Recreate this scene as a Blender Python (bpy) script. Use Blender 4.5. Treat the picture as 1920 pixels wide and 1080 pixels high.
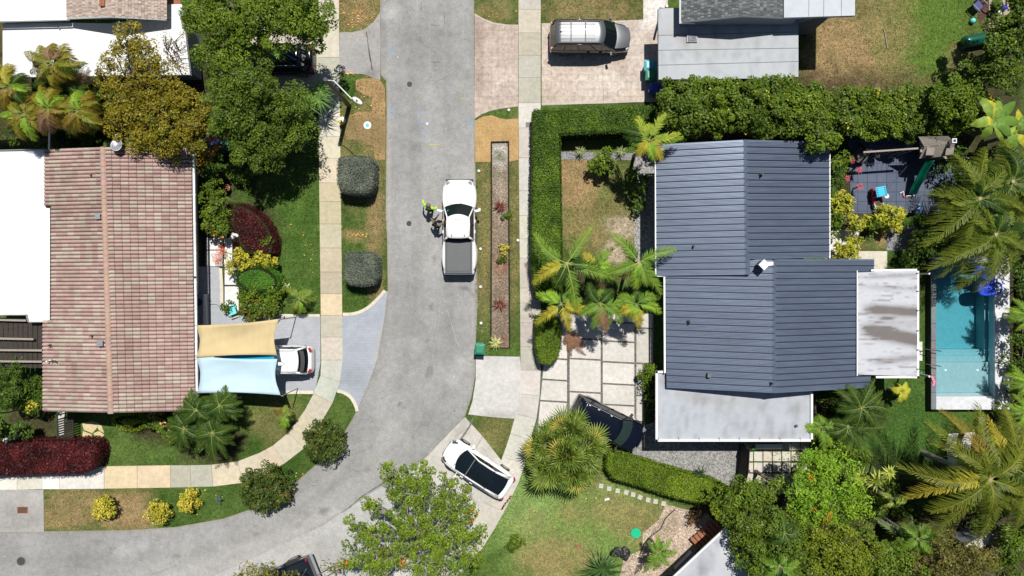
import bpy, bmesh, math, random
import numpy as np
from mathutils import Vector, Matrix, Quaternion
random.seed(7); RNG = np.random.default_rng(7)
R = math.radians
H = 45.0; S = 30.0          # camera height; pixels (of the 1920 wide photo) per metre on the ground
for o in list(bpy.data.objects): bpy.data.objects.remove(o)
scene = bpy.context.scene
C = bpy.data.collections.new('place'); scene.collection.children.link(C)

# ---------------------------------------------------------------- camera, sky, sun, exposure
cam = bpy.data.cameras.new('camera'); camo = bpy.data.objects.new('camera', cam); C.objects.link(camo)
camo.location = (0, 0, H); camo.rotation_euler = (0, 0, 0)
cam.sensor_width = 36; cam.lens = 36 * (H * S) / 1920.0; cam.clip_end = 2000; cam.clip_start = 0.5
scene.camera = camo
SUN_EL = R(66.5); SUN_AZ = R(14.0)     # azimuth from +Y towards +X
w = bpy.data.worlds.new('World'); scene.world = w; w.use_nodes = True
nt = w.node_tree; nt.nodes.clear()
sk = nt.nodes.new('ShaderNodeTexSky'); sk.sky_type = 'NISHITA'; sk.sun_disc = False
sk.sun_elevation = SUN_EL; sk.sun_rotation = SUN_AZ; sk.air_density = 1.0; sk.dust_density = 0.6; sk.ozone_density = 1.0
bg = nt.nodes.new('ShaderNodeBackground'); bg.inputs[1].default_value = 0.05
ow = nt.nodes.new('ShaderNodeOutputWorld'); nt.links.new(sk.outputs[0], bg.inputs[0]); nt.links.new(bg.outputs[0], ow.inputs[0])
sl = bpy.data.lights.new('sun', 'SUN'); sl.energy = 5.0; sl.angle = R(0.53); sl.color = (1.0, 0.965, 0.90)
so = bpy.data.objects.new('sun', sl); C.objects.link(so)
dsun = Vector((math.sin(SUN_AZ) * math.cos(SUN_EL), math.cos(SUN_AZ) * math.cos(SUN_EL), math.sin(SUN_EL)))
so.rotation_euler = dsun.to_track_quat('Z', 'Y').to_euler(); so.location = (0, 0, 60)
scene.view_settings.view_transform = 'Standard'; scene.view_settings.look = 'None'
scene.view_settings.exposure = 0.1; scene.view_settings.gamma = 1
scene.render.resolution_x = 1024; scene.render.resolution_y = 576
scene.render.engine = 'CYCLES'
scene.cycles.max_bounces = 6; scene.cycles.diffuse_bounces = 2; scene.cycles.glossy_bounces = 3
scene.cycles.transparent_max_bounces = 12; scene.cycles.transmission_bounces = 4

# ---------------------------------------------------------------- helpers
def P(px, py, z=0.0):
    k = (1 - z / H) / S
    return ((px - 960) * k, (540 - py) * k, z)
def PP(pts, z=0.0): return [P(a[0], a[1], z) for a in pts]
def L(c): 
    c = c / 255.0
    return c / 12.92 if c <= 0.04045 else ((c + 0.055) / 1.055) ** 2.4
def K(r, g, b, m=1.0 / 1.35):   # surface colour from the colour it has in full sun
    return tuple(min(0.82, L(x) * m) for x in (r, g, b))
def hash2(ix, iy, s):
    n = (ix * 374761393 + iy * 668265263 + s * 1442695041) & 0xffffffff
    n = ((n ^ (n >> 13)) * 1274126177) & 0xffffffff
    return ((n ^ (n >> 16)) & 0xffff) / 65535.0
def vnoise(x, y, s=0):
    x = np.asarray(x, float); y = np.asarray(y, float)
    ix = np.floor(x).astype(np.int64); iy = np.floor(y).astype(np.int64)
    fx = x - ix; fy = y - iy; fx = fx * fx * (3 - 2 * fx); fy = fy * fy * (3 - 2 * fy)
    a = hash2(ix, iy, s); b = hash2(ix + 1, iy, s); c = hash2(ix, iy + 1, s); d = hash2(ix + 1, iy + 1, s)
    return (a * (1 - fx) + b * fx) * (1 - fy) + (c * (1 - fx) + d * fx) * fy
def fbm(x, y, s=0, o=4):
    t = 0; a = 0.5; n = 0
    for k in range(o):
        t = t + a * vnoise(x * 2 ** k, y * 2 ** k, s + k * 17); n += a; a *= 0.55
    return t / n
def mixc(a, b, t):
    t = np.clip(t, 0, 1)[..., None]; return np.asarray(a) * (1 - t) + np.asarray(b) * t

# ---------------------------------------------------------------- materials
MATS = {}
def newmat(name):
    m = bpy.data.materials.new(name); m.use_nodes = True; nt = m.node_tree
    return m, nt, nt.nodes['Principled BSDF'], nt.nodes, nt.links
def surf(name, base=None, rough=0.8, n1=(0.3, 0.25), n2=(6, 0.25), n3=(40, 0.2), bump=0.3, bscale=30, metal=0.0, spec=0.5,
         brick=None, voro=None, coat=0.0, stretch=None, wave=None, tint=None):
    """procedural surface: base colour (or the mesh's own 'col' attribute) varied by three sizes of noise"""
    m, nt, b, N, Lk = newmat(name)
    tc = N.new('ShaderNodeTexCoord'); vec = tc.outputs['Object']
    if stretch:
        mp = N.new('ShaderNodeMapping'); mp.inputs['Scale'].default_value = stretch; Lk.new(vec, mp.inputs[0]); vec = mp.outputs[0]
    if base is None:
        at = N.new('ShaderNodeAttribute'); at.attribute_name = 'col'; cur = at.outputs['Color']
    else:
        rgb = N.new('ShaderNodeRGB'); rgb.outputs[0].default_value = (*base, 1); cur = rgb.outputs[0]
    if brick:
        bt = N.new('ShaderNodeTexBrick'); Lk.new(tc.outputs['Object'], bt.inputs['Vector'])
        bt.inputs['Scale'].default_value = 1.0; bt.inputs['Brick Width'].default_value = brick[0]; bt.inputs['Row Height'].default_value = brick[1]
        bt.inputs['Mortar Size'].default_value = brick[2]; bt.offset = brick[4] if len(brick) > 4 else 0.5
        bt.inputs['Color1'].default_value = (1, 1, 1, 1); v = brick[5] if len(brick) > 5 else 0.85
        bt.inputs['Color2'].default_value = (v, v, v, 1); mc = brick[3]; bt.inputs['Mortar'].default_value = (mc, mc, mc, 1)
        bt.inputs['Mortar Smooth'].default_value = 0.3; bt.inputs['Bias'].default_value = 0
        mm = N.new('ShaderNodeMix'); mm.data_type = 'RGBA'; mm.blend_type = 'MULTIPLY'; mm.inputs[0].default_value = 1
        Lk.new(cur, mm.inputs[6]); Lk.new(bt.outputs['Color'], mm.inputs[7]); cur = mm.outputs[2]
    for i, (sc, am) in enumerate((n1, n2, n3)):
        if am <= 0: continue
        no = N.new('ShaderNodeTexNoise'); no.inputs['Scale'].default_value = sc; no.inputs['Detail'].default_value = 3 if i < 2 else 1.5
        no.inputs['Roughness'].default_value = 0.6; Lk.new(vec, no.inputs['Vector'])
        mr = N.new('ShaderNodeMapRange'); mr.inputs[1].default_value = 0.28; mr.inputs[2].default_value = 0.72
        mr.inputs[3].default_value = 1 - am; mr.inputs[4].default_value = 1 + am; Lk.new(no.outputs['Fac'], mr.inputs[0])
        mm = N.new('ShaderNodeMix'); mm.data_type = 'RGBA'; mm.blend_type = 'MULTIPLY'; mm.inputs[0].default_value = 1
        Lk.new(cur, mm.inputs[6]); Lk.new(mr.outputs[0], mm.inputs[7]); cur = mm.outputs[2]
    if voro:
        vo = N.new('ShaderNodeTexVoronoi'); vo.inputs['Scale'].default_value = voro[0]; Lk.new(vec, vo.inputs['Vector'])
        sp = N.new('ShaderNodeSeparateColor'); Lk.new(vo.outputs['Color'], sp.inputs[0])
        mr = N.new('ShaderNodeMapRange'); mr.inputs[3].default_value = 1 - voro[1]; mr.inputs[4].default_value = 1 + voro[1]; Lk.new(sp.outputs[0], mr.inputs[0])
        mm = N.new('ShaderNodeMix'); mm.data_type = 'RGBA'; mm.blend_type = 'MULTIPLY'; mm.inputs[0].default_value = 1
        Lk.new(cur, mm.inputs[6]); Lk.new(mr.outputs[0], mm.inputs[7]); cur = mm.outputs[2]
    Lk.new(cur, b.inputs['Base Color'])
    b.inputs['Roughness'].default_value = rough; b.inputs['Metallic'].default_value = metal
    b.inputs['Specular IOR Level'].default_value = spec; b.inputs['Coat Weight'].default_value = coat
    if bump > 0:
        no = N.new('ShaderNodeTexNoise'); no.inputs['Scale'].default_value = bscale; no.inputs['Detail'].default_value = 2
        Lk.new(vec, no.inputs['Vector'])
        bp = N.new('ShaderNodeBump'); bp.inputs['Strength'].default_value = bump; bp.inputs['Distance'].default_value = 0.03
        Lk.new(no.outputs['Fac'], bp.inputs['Height']); Lk.new(bp.outputs[0], b.inputs['Normal'])
    MATS[name] = m; return m
def leafmat(name, rough=0.45, trans=0.25, spec=0.4):
    m, nt, b, N, Lk = newmat(name)
    at = N.new('ShaderNodeAttribute'); at.attribute_name = 'col'
    Lk.new(at.outputs['Color'], b.inputs['Base Color']); b.inputs['Roughness'].default_value = rough
    b.inputs['Specular IOR Level'].default_value = spec
    tr = N.new('ShaderNodeBsdfTranslucent'); Lk.new(at.outputs['Color'], tr.inputs[0])
    mx = N.new('ShaderNodeMixShader'); mx.inputs[0].default_value = trans
    Lk.new(b.outputs[0], mx.inputs[1]); Lk.new(tr.outputs[0], mx.inputs[2]); Lk.new(mx.outputs[0], N['Material Output'].inputs[0])
    MATS[name] = m; return m
def simple(name, col, rough=0.5, metal=0.0, spec=0.5, coat=0.0, var=0.06):
    return surf(name, col, rough, (1.5, var), (12, var), (60, 0), 0, 30, metal, spec, coat=coat)

leafmat('leaf', 0.45, 0.14, 0.22); leafmat('leaf_matt', 0.7, 0.2, 0.1); leafmat('petal', 0.6, 0.3, 0.1); leafmat('frond', 0.5, 0.14, 0.16)
surf('grass', None, 0.9, (0.9, 0.16), (5, 0.36), (20, 0.62), 1.0, 18, spec=0.1)
surf('asphalt', None, 0.9, (0.35, 0.07), (3, 0.12), (22, 0.20), 0.35, 40, spec=0.2)
surf('concrete', None, 0.85, (0.6, 0.08), (4, 0.12), (24, 0.12), 0.2, 50, spec=0.25)
surf('white_roofing', None, 0.7, (0.5, 0.04), (3, 0.05), (20, 0.03), 0.1, 12, spec=0.3)
surf('pink_paver', None, 0.85, (0.7, 0.14), (4, 0.24), (24, 0.20), 0.3, 30, spec=0.2, brick=(0.62, 0.46, 0.014, 0.78, 0.37, 0.96))
surf('blue_paver', None, 0.85, (0.5, 0.05), (3, 0.06), (30, 0.06), 0.25, 30, spec=0.2, brick=(0.33, 0.165, 0.008, 0.80, 0.5, 0.93))
surf('slate_tile', None, 0.7, (0.5, 0.1), (3, 0.1), (30, 0.06), 0.15, 30, spec=0.35, brick=(0.6, 0.6, 0.02, 0.35, 0.0, 0.85))
surf('mulch', None, 0.95, (0.8, 0.15), (9, 0.35), (30, 0.45), 1.0, 24, spec=0.1, voro=(16, 0.35))
surf('gravel', None, 0.9, (0.8, 0.08), (9, 0.15), (30, 0.3), 1.0, 30, spec=0.2, voro=(14, 0.45))
surf('straw', None, 0.95, (0.9, 0.12), (6, 0.15), (26, 0.28), 0.8, 22, spec=0.1)
surf('tile', None, 0.8, (0.8, 0.06), (6, 0.10), (30, 0.10), 0.2, 30, spec=0.2)
surf('shingle', None, 0.9, (0.8, 0.06), (6, 0.08), (30, 0.12), 0.3, 30, spec=0.15)
surf('metal_roof', K(116, 129, 150), 0.33, (0.6, 0.06), (2.6, 0.13), (9, .05), 0.05, 3, metal=0.35, spec=0.5, stretch=(0.12, 1, 1))
surf('metal_rib', K(62, 70, 88), 0.5, (0.35, 0.05), (2, 0.05), (30, 0), 0, 3, metal=0.3, spec=0.5)  # seams far darker than the sheet: their thin shadow painted in
surf('stucco', (0.55, 0.53, 0.50), 0.9, (0.4, 0.05), (4, 0.06), (40, 0.05), 0.3, 40)
surf('stucco_grey', (0.20, 0.22, 0.25), 0.9, (0.4, 0.05), (4, 0.06), (40, 0.05), 0.3, 40)
surf('wood_dark', (0.035, 0.027, 0.022), 0.8, (1, 0.2), (8, 0.3), (40, 0.2), 0.3, 30, stretch=(1, 6, 1))
surf('wood_grey', (0.30, 0.26, 0.22), 0.85, (1, 0.15), (8, 0.2), (40, 0.15), 0.3, 30, stretch=(1, 6, 1))
surf('wood_red', (0.30, 0.11, 0.05), 0.7, (1, 0.15), (8, 0.2), (40, 0.1), 0.2, 30)
surf('bark', (0.16, 0.12, 0.09), 0.95, (1, 0.2), (8, 0.3), (40, 0.2), 0.6, 20)
surf('bark_pale', (0.30, 0.28, 0.24), 0.95, (1, 0.2), (8, 0.3), (40, 0.2), 0.4, 20)
surf('twig_core', (0.020, 0.030, 0.012), 1.0, (2, 0.2), (8, 0.3), (40, 0.2), 0.5, 20, spec=0.0)
surf('pool_plaster', (0.27, 0.37, 0.40), 0.8, (0.5, 0.04), (4, 0.05), (16, 0.10), 0.1, 20)
simple('white_paint', (0.78, 0.78, 0.78), 0.25, coat=0.6, var=0.01); simple('black_paint', (0.004, 0.006, 0.014), 0.12, spec=0.3, coat=0.25, var=0.02)
simple('silver_paint', (0.13, 0.135, 0.145), 0.4, metal=0.35, coat=0.3, var=0.02); simple('dark_paint', (0.012, 0.014, 0.02), 0.2, coat=1.0, var=0.02)
simple('glass_reflect', (0.025, 0.045, 0.045), 0.06, spec=0.6, var=0); simple('glass_dark', (0.006, 0.010, 0.014), 0.05, spec=0.6, var=0); simple('rubber', (0.015, 0.015, 0.015), 0.85)  # first glass: pale green reflection painted into the suv windscreen colour
simple('chrome', (0.6, 0.6, 0.62), 0.2, metal=1.0); simple('alloy', (0.35, 0.35, 0.37), 0.3, metal=0.9)
simple('plastic_black', (0.02, 0.02, 0.022), 0.5); simple('plastic_grey', (0.12, 0.125, 0.13), 0.6)
simple('tonneau', (0.085, 0.09, 0.095), 0.6); simple('lamp_red', (0.30, 0.01, 0.015), 0.4); simple('lamp_clear', (0.16, 0.17, 0.19), 0.4)
simple('white_metal', (0.75, 0.75, 0.74), 0.5); simple('grey_metal', (0.30, 0.31, 0.33), 0.45, metal=0.4)
simple('bin_green', (0.015, 0.20, 0.11), 0.45); simple('bin_teal', (0.05, 0.36, 0.42), 0.4); simple('bin_blue', (0.02, 0.06, 0.36), 0.4)
simple('bin_green_dark', (0.005, 0.10, 0.06), 0.45)
surf('sail_beige', K(222, 200, 150), 0.85, (.6, .05), (3, .05), (0, 0), .25, 2.2, stretch=(1, .35, 1)); surf('sail_blue', K(200, 226, 238), 0.85, (.6, .05), (3, .05), (0, 0), .25, 2.2, stretch=(.35, 1, 1)); simple('sail_teal', (0.0, 0.30, 0.48), 0.8, var=0.03)
simple('hose', (0.02, 0.02, 0.02), 0.6); simple('yellow', (0.6, 0.40, 0.02), 0.5); simple('orange', (0.65, 0.12, 0.03), 0.5); simple('white_plastic', (0.8, 0.8, 0.8), 0.4)
simple('teal_plastic', (0.15, 0.62, 0.62), 0.4); simple('blue_plastic', (0.03, 0.07, 0.55), 0.25, coat=0.5); simple('red_plastic', (0.45, 0.02, 0.03), 0.4)
simple('sky_plastic', (0.03, 0.45, 0.70), 0.4); simple('slide_green', (0.0, 0.075, 0.045), 0.3, coat=0.4); simple('green_paint', (0.0, 0.42, 0.20), 0.5)
simple('cast_iron', (0.05, 0.048, 0.045), 0.8); simple('skin', (0.45, 0.25, 0.17), 0.6); simple('cloth_lime', (0.35, 0.75, 0.03), 0.8)
simple('cloth_olive', (0.16, 0.15, 0.09), 0.9); simple('cloth_dark', (0.02, 0.022, 0.03), 0.9); simple('cloth_blue', (0.05, 0.35, 0.75), 0.8)
simple('hair_dark', (0.015, 0.012, 0.01), 0.7); simple('hat_brown', (0.20, 0.14, 0.09), 0.9); simple('pink_plastic', (0.75, 0.2, 0.28), 0.5)
simple('cloth_navy', (0.07, 0.08, 0.20), 0.9); simple('brick_red', (0.30, 0.12, 0.07), 0.9, var=0.2)
def water_mat():
    m, nt, b, N, Lk = newmat('pool_water'); N.remove(b)
    tr = N.new('ShaderNodeBsdfTransparent'); gl = N.new('ShaderNodeBsdfGlossy'); gl.inputs['Roughness'].default_value = 0.04
    fr = N.new('ShaderNodeFresnel'); fr.inputs[0].default_value = 1.33
    tc = N.new('ShaderNodeTexCoord'); no = N.new('ShaderNodeTexNoise'); no.inputs['Scale'].default_value = 5; no.inputs['Detail'].default_value = 3
    Lk.new(tc.outputs['Object'], no.inputs['Vector']); bp = N.new('ShaderNodeBump'); bp.inputs['Strength'].default_value = 0.5; bp.inputs['Distance'].default_value = 0.06
    Lk.new(no.outputs[0], bp.inputs['Height']); Lk.new(bp.outputs[0], gl.inputs['Normal']); Lk.new(bp.outputs[0], fr.inputs['Normal'])
    mx = N.new('ShaderNodeMixShader'); Lk.new(fr.outputs[0], mx.inputs[0]); Lk.new(tr.outputs[0], mx.inputs[1]); Lk.new(gl.outputs[0], mx.inputs[2])
    Lk.new(mx.outputs[0], N['Material Output'].inputs[0])
    va = N.new('ShaderNodeVolumeAbsorption'); va.inputs[0].default_value = (0.10, 0.80, 0.88, 1); va.inputs[1].default_value = 0.52
    Lk.new(va.outputs[0], N['Material Output'].inputs['Volume']); MATS['pool_water'] = m
water_mat()

# ---------------------------------------------------------------- mesh builders
def link(o, parent=None):
    C.objects.link(o)
    if parent is not None: o.parent = parent
    return o
def tag(o, label=None, cat=None, group=None, kind=None):
    if label: o['label'] = label
    if cat: o['category'] = cat
    if group: o['group'] = group
    if kind: o['kind'] = kind
    return o
class MB:
    def __init__(s): s.v = []; s.f = []; s.c = []
    def add(s, vs, fs, col=None):
        n = len(s.v); s.v += [tuple(v) for v in vs]
        for f in fs: s.f.append(tuple(n + i for i in f)); s.c.append(col)
        return s
    def box(s, x0, x1, y0, y1, z0, z1, col=None):
        vs = [(x, y, z) for z in (z0, z1) for y in (y0, y1) for x in (x0, x1)]
        return s.add(vs, [(0, 2, 3, 1), (4, 5, 7, 6), (0, 1, 5, 4), (2, 6, 7, 3), (0, 4, 6, 2), (1, 3, 7, 5)], col)
    def obox(s, c, sx, sy, sz, rz=0, col=None, ry=0, rx=0):
        m = Matrix.Translation(c) @ Matrix.Rotation(rz, 4, 'Z') @ Matrix.Rotation(ry, 4, 'Y') @ Matrix.Rotation(rx, 4, 'X')
        vs = [m @ Vector((x * sx / 2, y * sy / 2, z * sz / 2)) for z in (-1, 1) for y in (-1, 1) for x in (-1, 1)]
        return s.add(vs, [(0, 2, 3, 1), (4, 5, 7, 6), (0, 1, 5, 4), (2, 6, 7, 3), (0, 4, 6, 2), (1, 3, 7, 5)], col)
    def prism(s, pts, z0, z1, col=None):
        n = len(pts)
        a = sum(pts[i][0] * pts[(i + 1) % n][1] - pts[(i + 1) % n][0] * pts[i][1] for i in range(n))
        if a < 0: pts = pts[::-1]
        vs = [(p[0], p[1], z0) for p in pts] + [(p[0], p[1], z1) for p in pts]
        return s.add(vs, [tuple(range(n))[::-1], tuple(range(n, 2 * n))] + [(i, (i + 1) % n, n + (i + 1) % n, n + i) for i in range(n)], col)
    def quad(s, a, b, c, d, col=None): return s.add([a, b, c, d], [(0, 1, 2, 3)], col)
    def tube(s, pts, r, n=6, col=None, cap=True):
        pts = [Vector(p) for p in pts]; rs = r if isinstance(r, (list, tuple)) else [r] * len(pts)
        vs = []; fs = []
        for i, p in enumerate(pts):
            d = (pts[min(i + 1, len(pts) - 1)] - pts[max(i - 1, 0)]).normalized()
            u = d.cross(Vector((0, 0, 1)));
            if u.length < 1e-3: u = Vector((1, 0, 0))
            u.normalize(); v = d.cross(u)
            for k in range(n):
                a = 2 * math.pi * k / n; vs.append(p + (u * math.cos(a) + v * math.sin(a)) * rs[i])
        for i in range(len(pts) - 1):
            for k in range(n): fs.append((i * n + k, i * n + (k + 1) % n, (i + 1) * n + (k + 1) % n, (i + 1) * n + k))
        if cap: fs += [tuple(range(n))[::-1], tuple((len(pts) - 1) * n + k for k in range(n))]
        return s.add(vs, fs, col)
    def lathe(s, prof, c=(0, 0, 0), n=16, col=None, axis='z'):
        vs = []; fs = []
        for (r, z) in prof:
            for k in range(n):
                a = 2 * math.pi * k / n
                q = (r * math.cos(a), r * math.sin(a), z) if axis == 'z' else (r * math.cos(a), z, r * math.sin(a))
                vs.append((c[0] + q[0], c[1] + q[1], c[2] + q[2]))
        for i in range(len(prof) - 1):
            for k in range(n): fs.append((i * n + k, i * n + (k + 1) % n, (i + 1) * n + (k + 1) % n, (i + 1) * n + k))
        fs += [tuple(range(n))[::-1], tuple((len(prof) - 1) * n + k for k in range(n))]
        return s.add(vs, fs, col)
    def ball(s, c, rx, ry=None, rz=None, n=10, col=None):
        ry = ry or rx; rz = rz or rx; m = n // 2 + 1
        prof = [(max(1e-3, math.sin(math.pi * i / m)), -math.cos(math.pi * i / m)) for i in range(m + 1)]
        k0 = len(s.v); s.lathe(prof, (0, 0, 0), n, col)
        for i in range(k0, len(s.v)):
            v = s.v[i]; s.v[i] = (c[0] + v[0] * rx, c[1] + v[1] * ry, c[2] + v[2] * rz)
        return s
    def grid(s, fn, nu, nv, col=None):
        vs = [fn(i / nu, j / nv) for i in range(nu + 1) for j in range(nv + 1)]
        fs = [(i * (nv + 1) + j, (i + 1) * (nv + 1) + j, (i + 1) * (nv + 1) + j + 1, i * (nv + 1) + j + 1) for i in range(nu) for j in range(nv)]
        return s.add(vs, fs, col)
    def build(s, name, mat, parent=None, off=(0, 0, 0), smooth=False, bevel=0, sub=0):
        me = bpy.data.meshes.new(name)
        me.from_pydata([(v[0] - off[0], v[1] - off[1], v[2] - off[2]) for v in s.v], [], s.f)
        me.materials.append(MATS[mat])
        if any(c is not None for c in s.c):
            at = me.attributes.new('col', 'FLOAT_COLOR', 'FACE')
            at.data.foreach_set('color', np.array([(*(c or (.5, .5, .5)), 1) for c in s.c], dtype=np.float32).ravel())
        if smooth: me.polygons.foreach_set('use_smooth', [True] * len(me.polygons))
        me.update()
        o = link(bpy.data.objects.new(name, me), parent)
        if bevel:
            b = o.modifiers.new('bevel', 'BEVEL'); b.width = bevel; b.segments = 2; b.limit_method = 'ANGLE'
        if sub:
            b = o.modifiers.new('smooth', 'SUBSURF'); b.levels = sub; b.render_levels = sub
        return o
class Q:       # quads in numpy arrays, each with a colour
    def __init__(s): s.V = []; s.F = []; s.C = []; s.n = 0
    def add(s, V, F, Cc):
        V = np.asarray(V, float).reshape(-1, 3); F = np.asarray(F, np.int64).reshape(-1, 4)
        s.V.append(V); s.F.append(F + s.n); s.C.append(np.broadcast_to(np.asarray(Cc, float), (len(F), 3))); s.n += len(V)
    def build(s, name, mat, parent=None, off=(0, 0, 0)):
        V = np.concatenate(s.V) - np.array(off); F = np.concatenate(s.F); Cc = np.concatenate(s.C)
        me = bpy.data.meshes.new(name); me.vertices.add(len(V)); me.vertices.foreach_set('co', V.astype(np.float32).ravel())
        me.loops.add(F.size); me.loops.foreach_set('vertex_index', F.astype(np.int32).ravel())
        me.polygons.add(len(F)); me.polygons.foreach_set('loop_start', np.arange(0, F.size, 4, dtype=np.int32))
        me.materials.append(MATS[mat])
        at = me.attributes.new('col', 'FLOAT_COLOR', 'FACE')
        at.data.foreach_set('color', np.concatenate([np.clip(Cc, 0, 1), np.ones((len(Cc), 1))], 1).astype(np.float32).ravel())
        me.update(calc_edges=True); me.validate()
        return link(bpy.data.objects.new(name, me), parent)
def empty(name, loc, label=None, cat=None, group=None, rz=0):
    o = bpy.data.objects.new(name, None); C.objects.link(o); o.location = loc; o.rotation_euler = (0, 0, rz); o.empty_display_size = 0.3
    return tag(o, label, cat, group)
def one(mb, name, mat, label, cat, loc=None, group=None, kind=None, **kw):     # a thing that is a single mesh
    if loc is None:
        a = np.array(mb.v) if isinstance(mb, MB) else np.concatenate(mb.V); loc = (float(a[:, 0].mean()), float(a[:, 1].mean()), float(a[:, 2].min()))
    o = mb.build(name, mat, None, loc, **kw); o.location = loc
    return tag(o, label, cat, group, kind)
def copy_tree(o, parent=None):
    c = o.copy(); C.objects.link(c); c.parent = parent
    for ch in list(o.children): copy_tree(ch, c)
    return c
def grid_poly(name, pts, z, mat, colfn, step=0.4, thick=0.0, kind='structure', label=None, cat=None, parent=None):
    """a flat polygon cut into a fine grid, its 'col' attribute given by colfn(x, y) in photo pixels"""
    bm = bmesh.new(); W = [P(a[0], a[1], 0) for a in pts]
    n = len(W); ar = sum(W[i][0] * W[(i + 1) % n][1] - W[(i + 1) % n][0] * W[i][1] for i in range(n))
    if ar < 0: W = W[::-1]
    bm.faces.new([bm.verts.new((p[0], p[1], z)) for p in W])
    bm.normal_update(); bmesh.ops.triangulate(bm, faces=bm.faces[:], ngon_method='EAR_CLIP')
    xs = [p[0] for p in W]; ys = [p[1] for p in W]
    for ax, lo, hi in ((0, min(xs), max(xs)), (1, min(ys), max(ys))):
        t = math.floor(lo / step) * step + step
        while t < hi:
            co = (t, 0, 0) if ax == 0 else (0, t, 0); no = (1, 0, 0) if ax == 0 else (0, 1, 0)
            bmesh.ops.bisect_plane(bm, geom=bm.verts[:] + bm.edges[:] + bm.faces[:], dist=1e-5, plane_co=co, plane_no=no)
            t += step
    if thick:
        be = [e for e in bm.edges if e.is_boundary]
        r = bmesh.ops.extrude_edge_only(bm, edges=be)
        for v in [g for g in r['geom'] if isinstance(g, bmesh.types.BMVert)]: v.co.z -= thick
    me = bpy.data.meshes.new(name); bm.to_mesh(me); bm.free()
    co = np.empty(len(me.vertices) * 3); me.vertices.foreach_get('co', co); co = co.reshape(-1, 3)
    col = np.asarray(colfn(co[:, 0] * S + 960, 540 - co[:, 1] * S), float)
    col = np.broadcast_to(col, (len(co), 3))
    at = me.attributes.new('col', 'FLOAT_COLOR', 'POINT')
    at.data.foreach_set('color', np.concatenate([np.clip(col, 0, 1), np.ones((len(co), 1))], 1).astype(np.float32).ravel())
    me.materials.append(MATS[mat]); o = link(bpy.data.objects.new(name, me), parent)
    return tag(o, label, cat, None, kind)
def ell(x, y, cx, cy, rx, ry, rot=0, soft=0.35):      # soft ellipse mask, ragged edge
    a = R(rot); dx = x - cx; dy = y - cy
    u = (dx * math.cos(a) + dy * math.sin(a)) / rx; v = (-dx * math.sin(a) + dy * math.cos(a)) / ry
    d = np.sqrt(u * u + v * v) + (fbm(x / 14.0, y / 14.0, 5) - 0.5) * 0.9
    return np.clip((1 + soft - d) / (2 * soft), 0, 1)
def smoothpath(pts, n=6):
    out = []
    for i in range(len(pts) - 1):
        p0 = pts[max(i - 1, 0)]; p1 = pts[i]; p2 = pts[i + 1]; p3 = pts[min(i + 2, len(pts) - 1)]
        for k in range(n):
            t = k / n
            out.append(tuple(0.5 * (2 * p1[j] + (p2[j] - p0[j]) * t + (2 * p0[j] - 5 * p1[j] + 4 * p2[j] - p3[j]) * t * t + (3 * p1[j] - p0[j] - 3 * p2[j] + p3[j]) * t ** 3) for j in range(len(p1))))
    out.append(tuple(pts[-1])); return out
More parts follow.
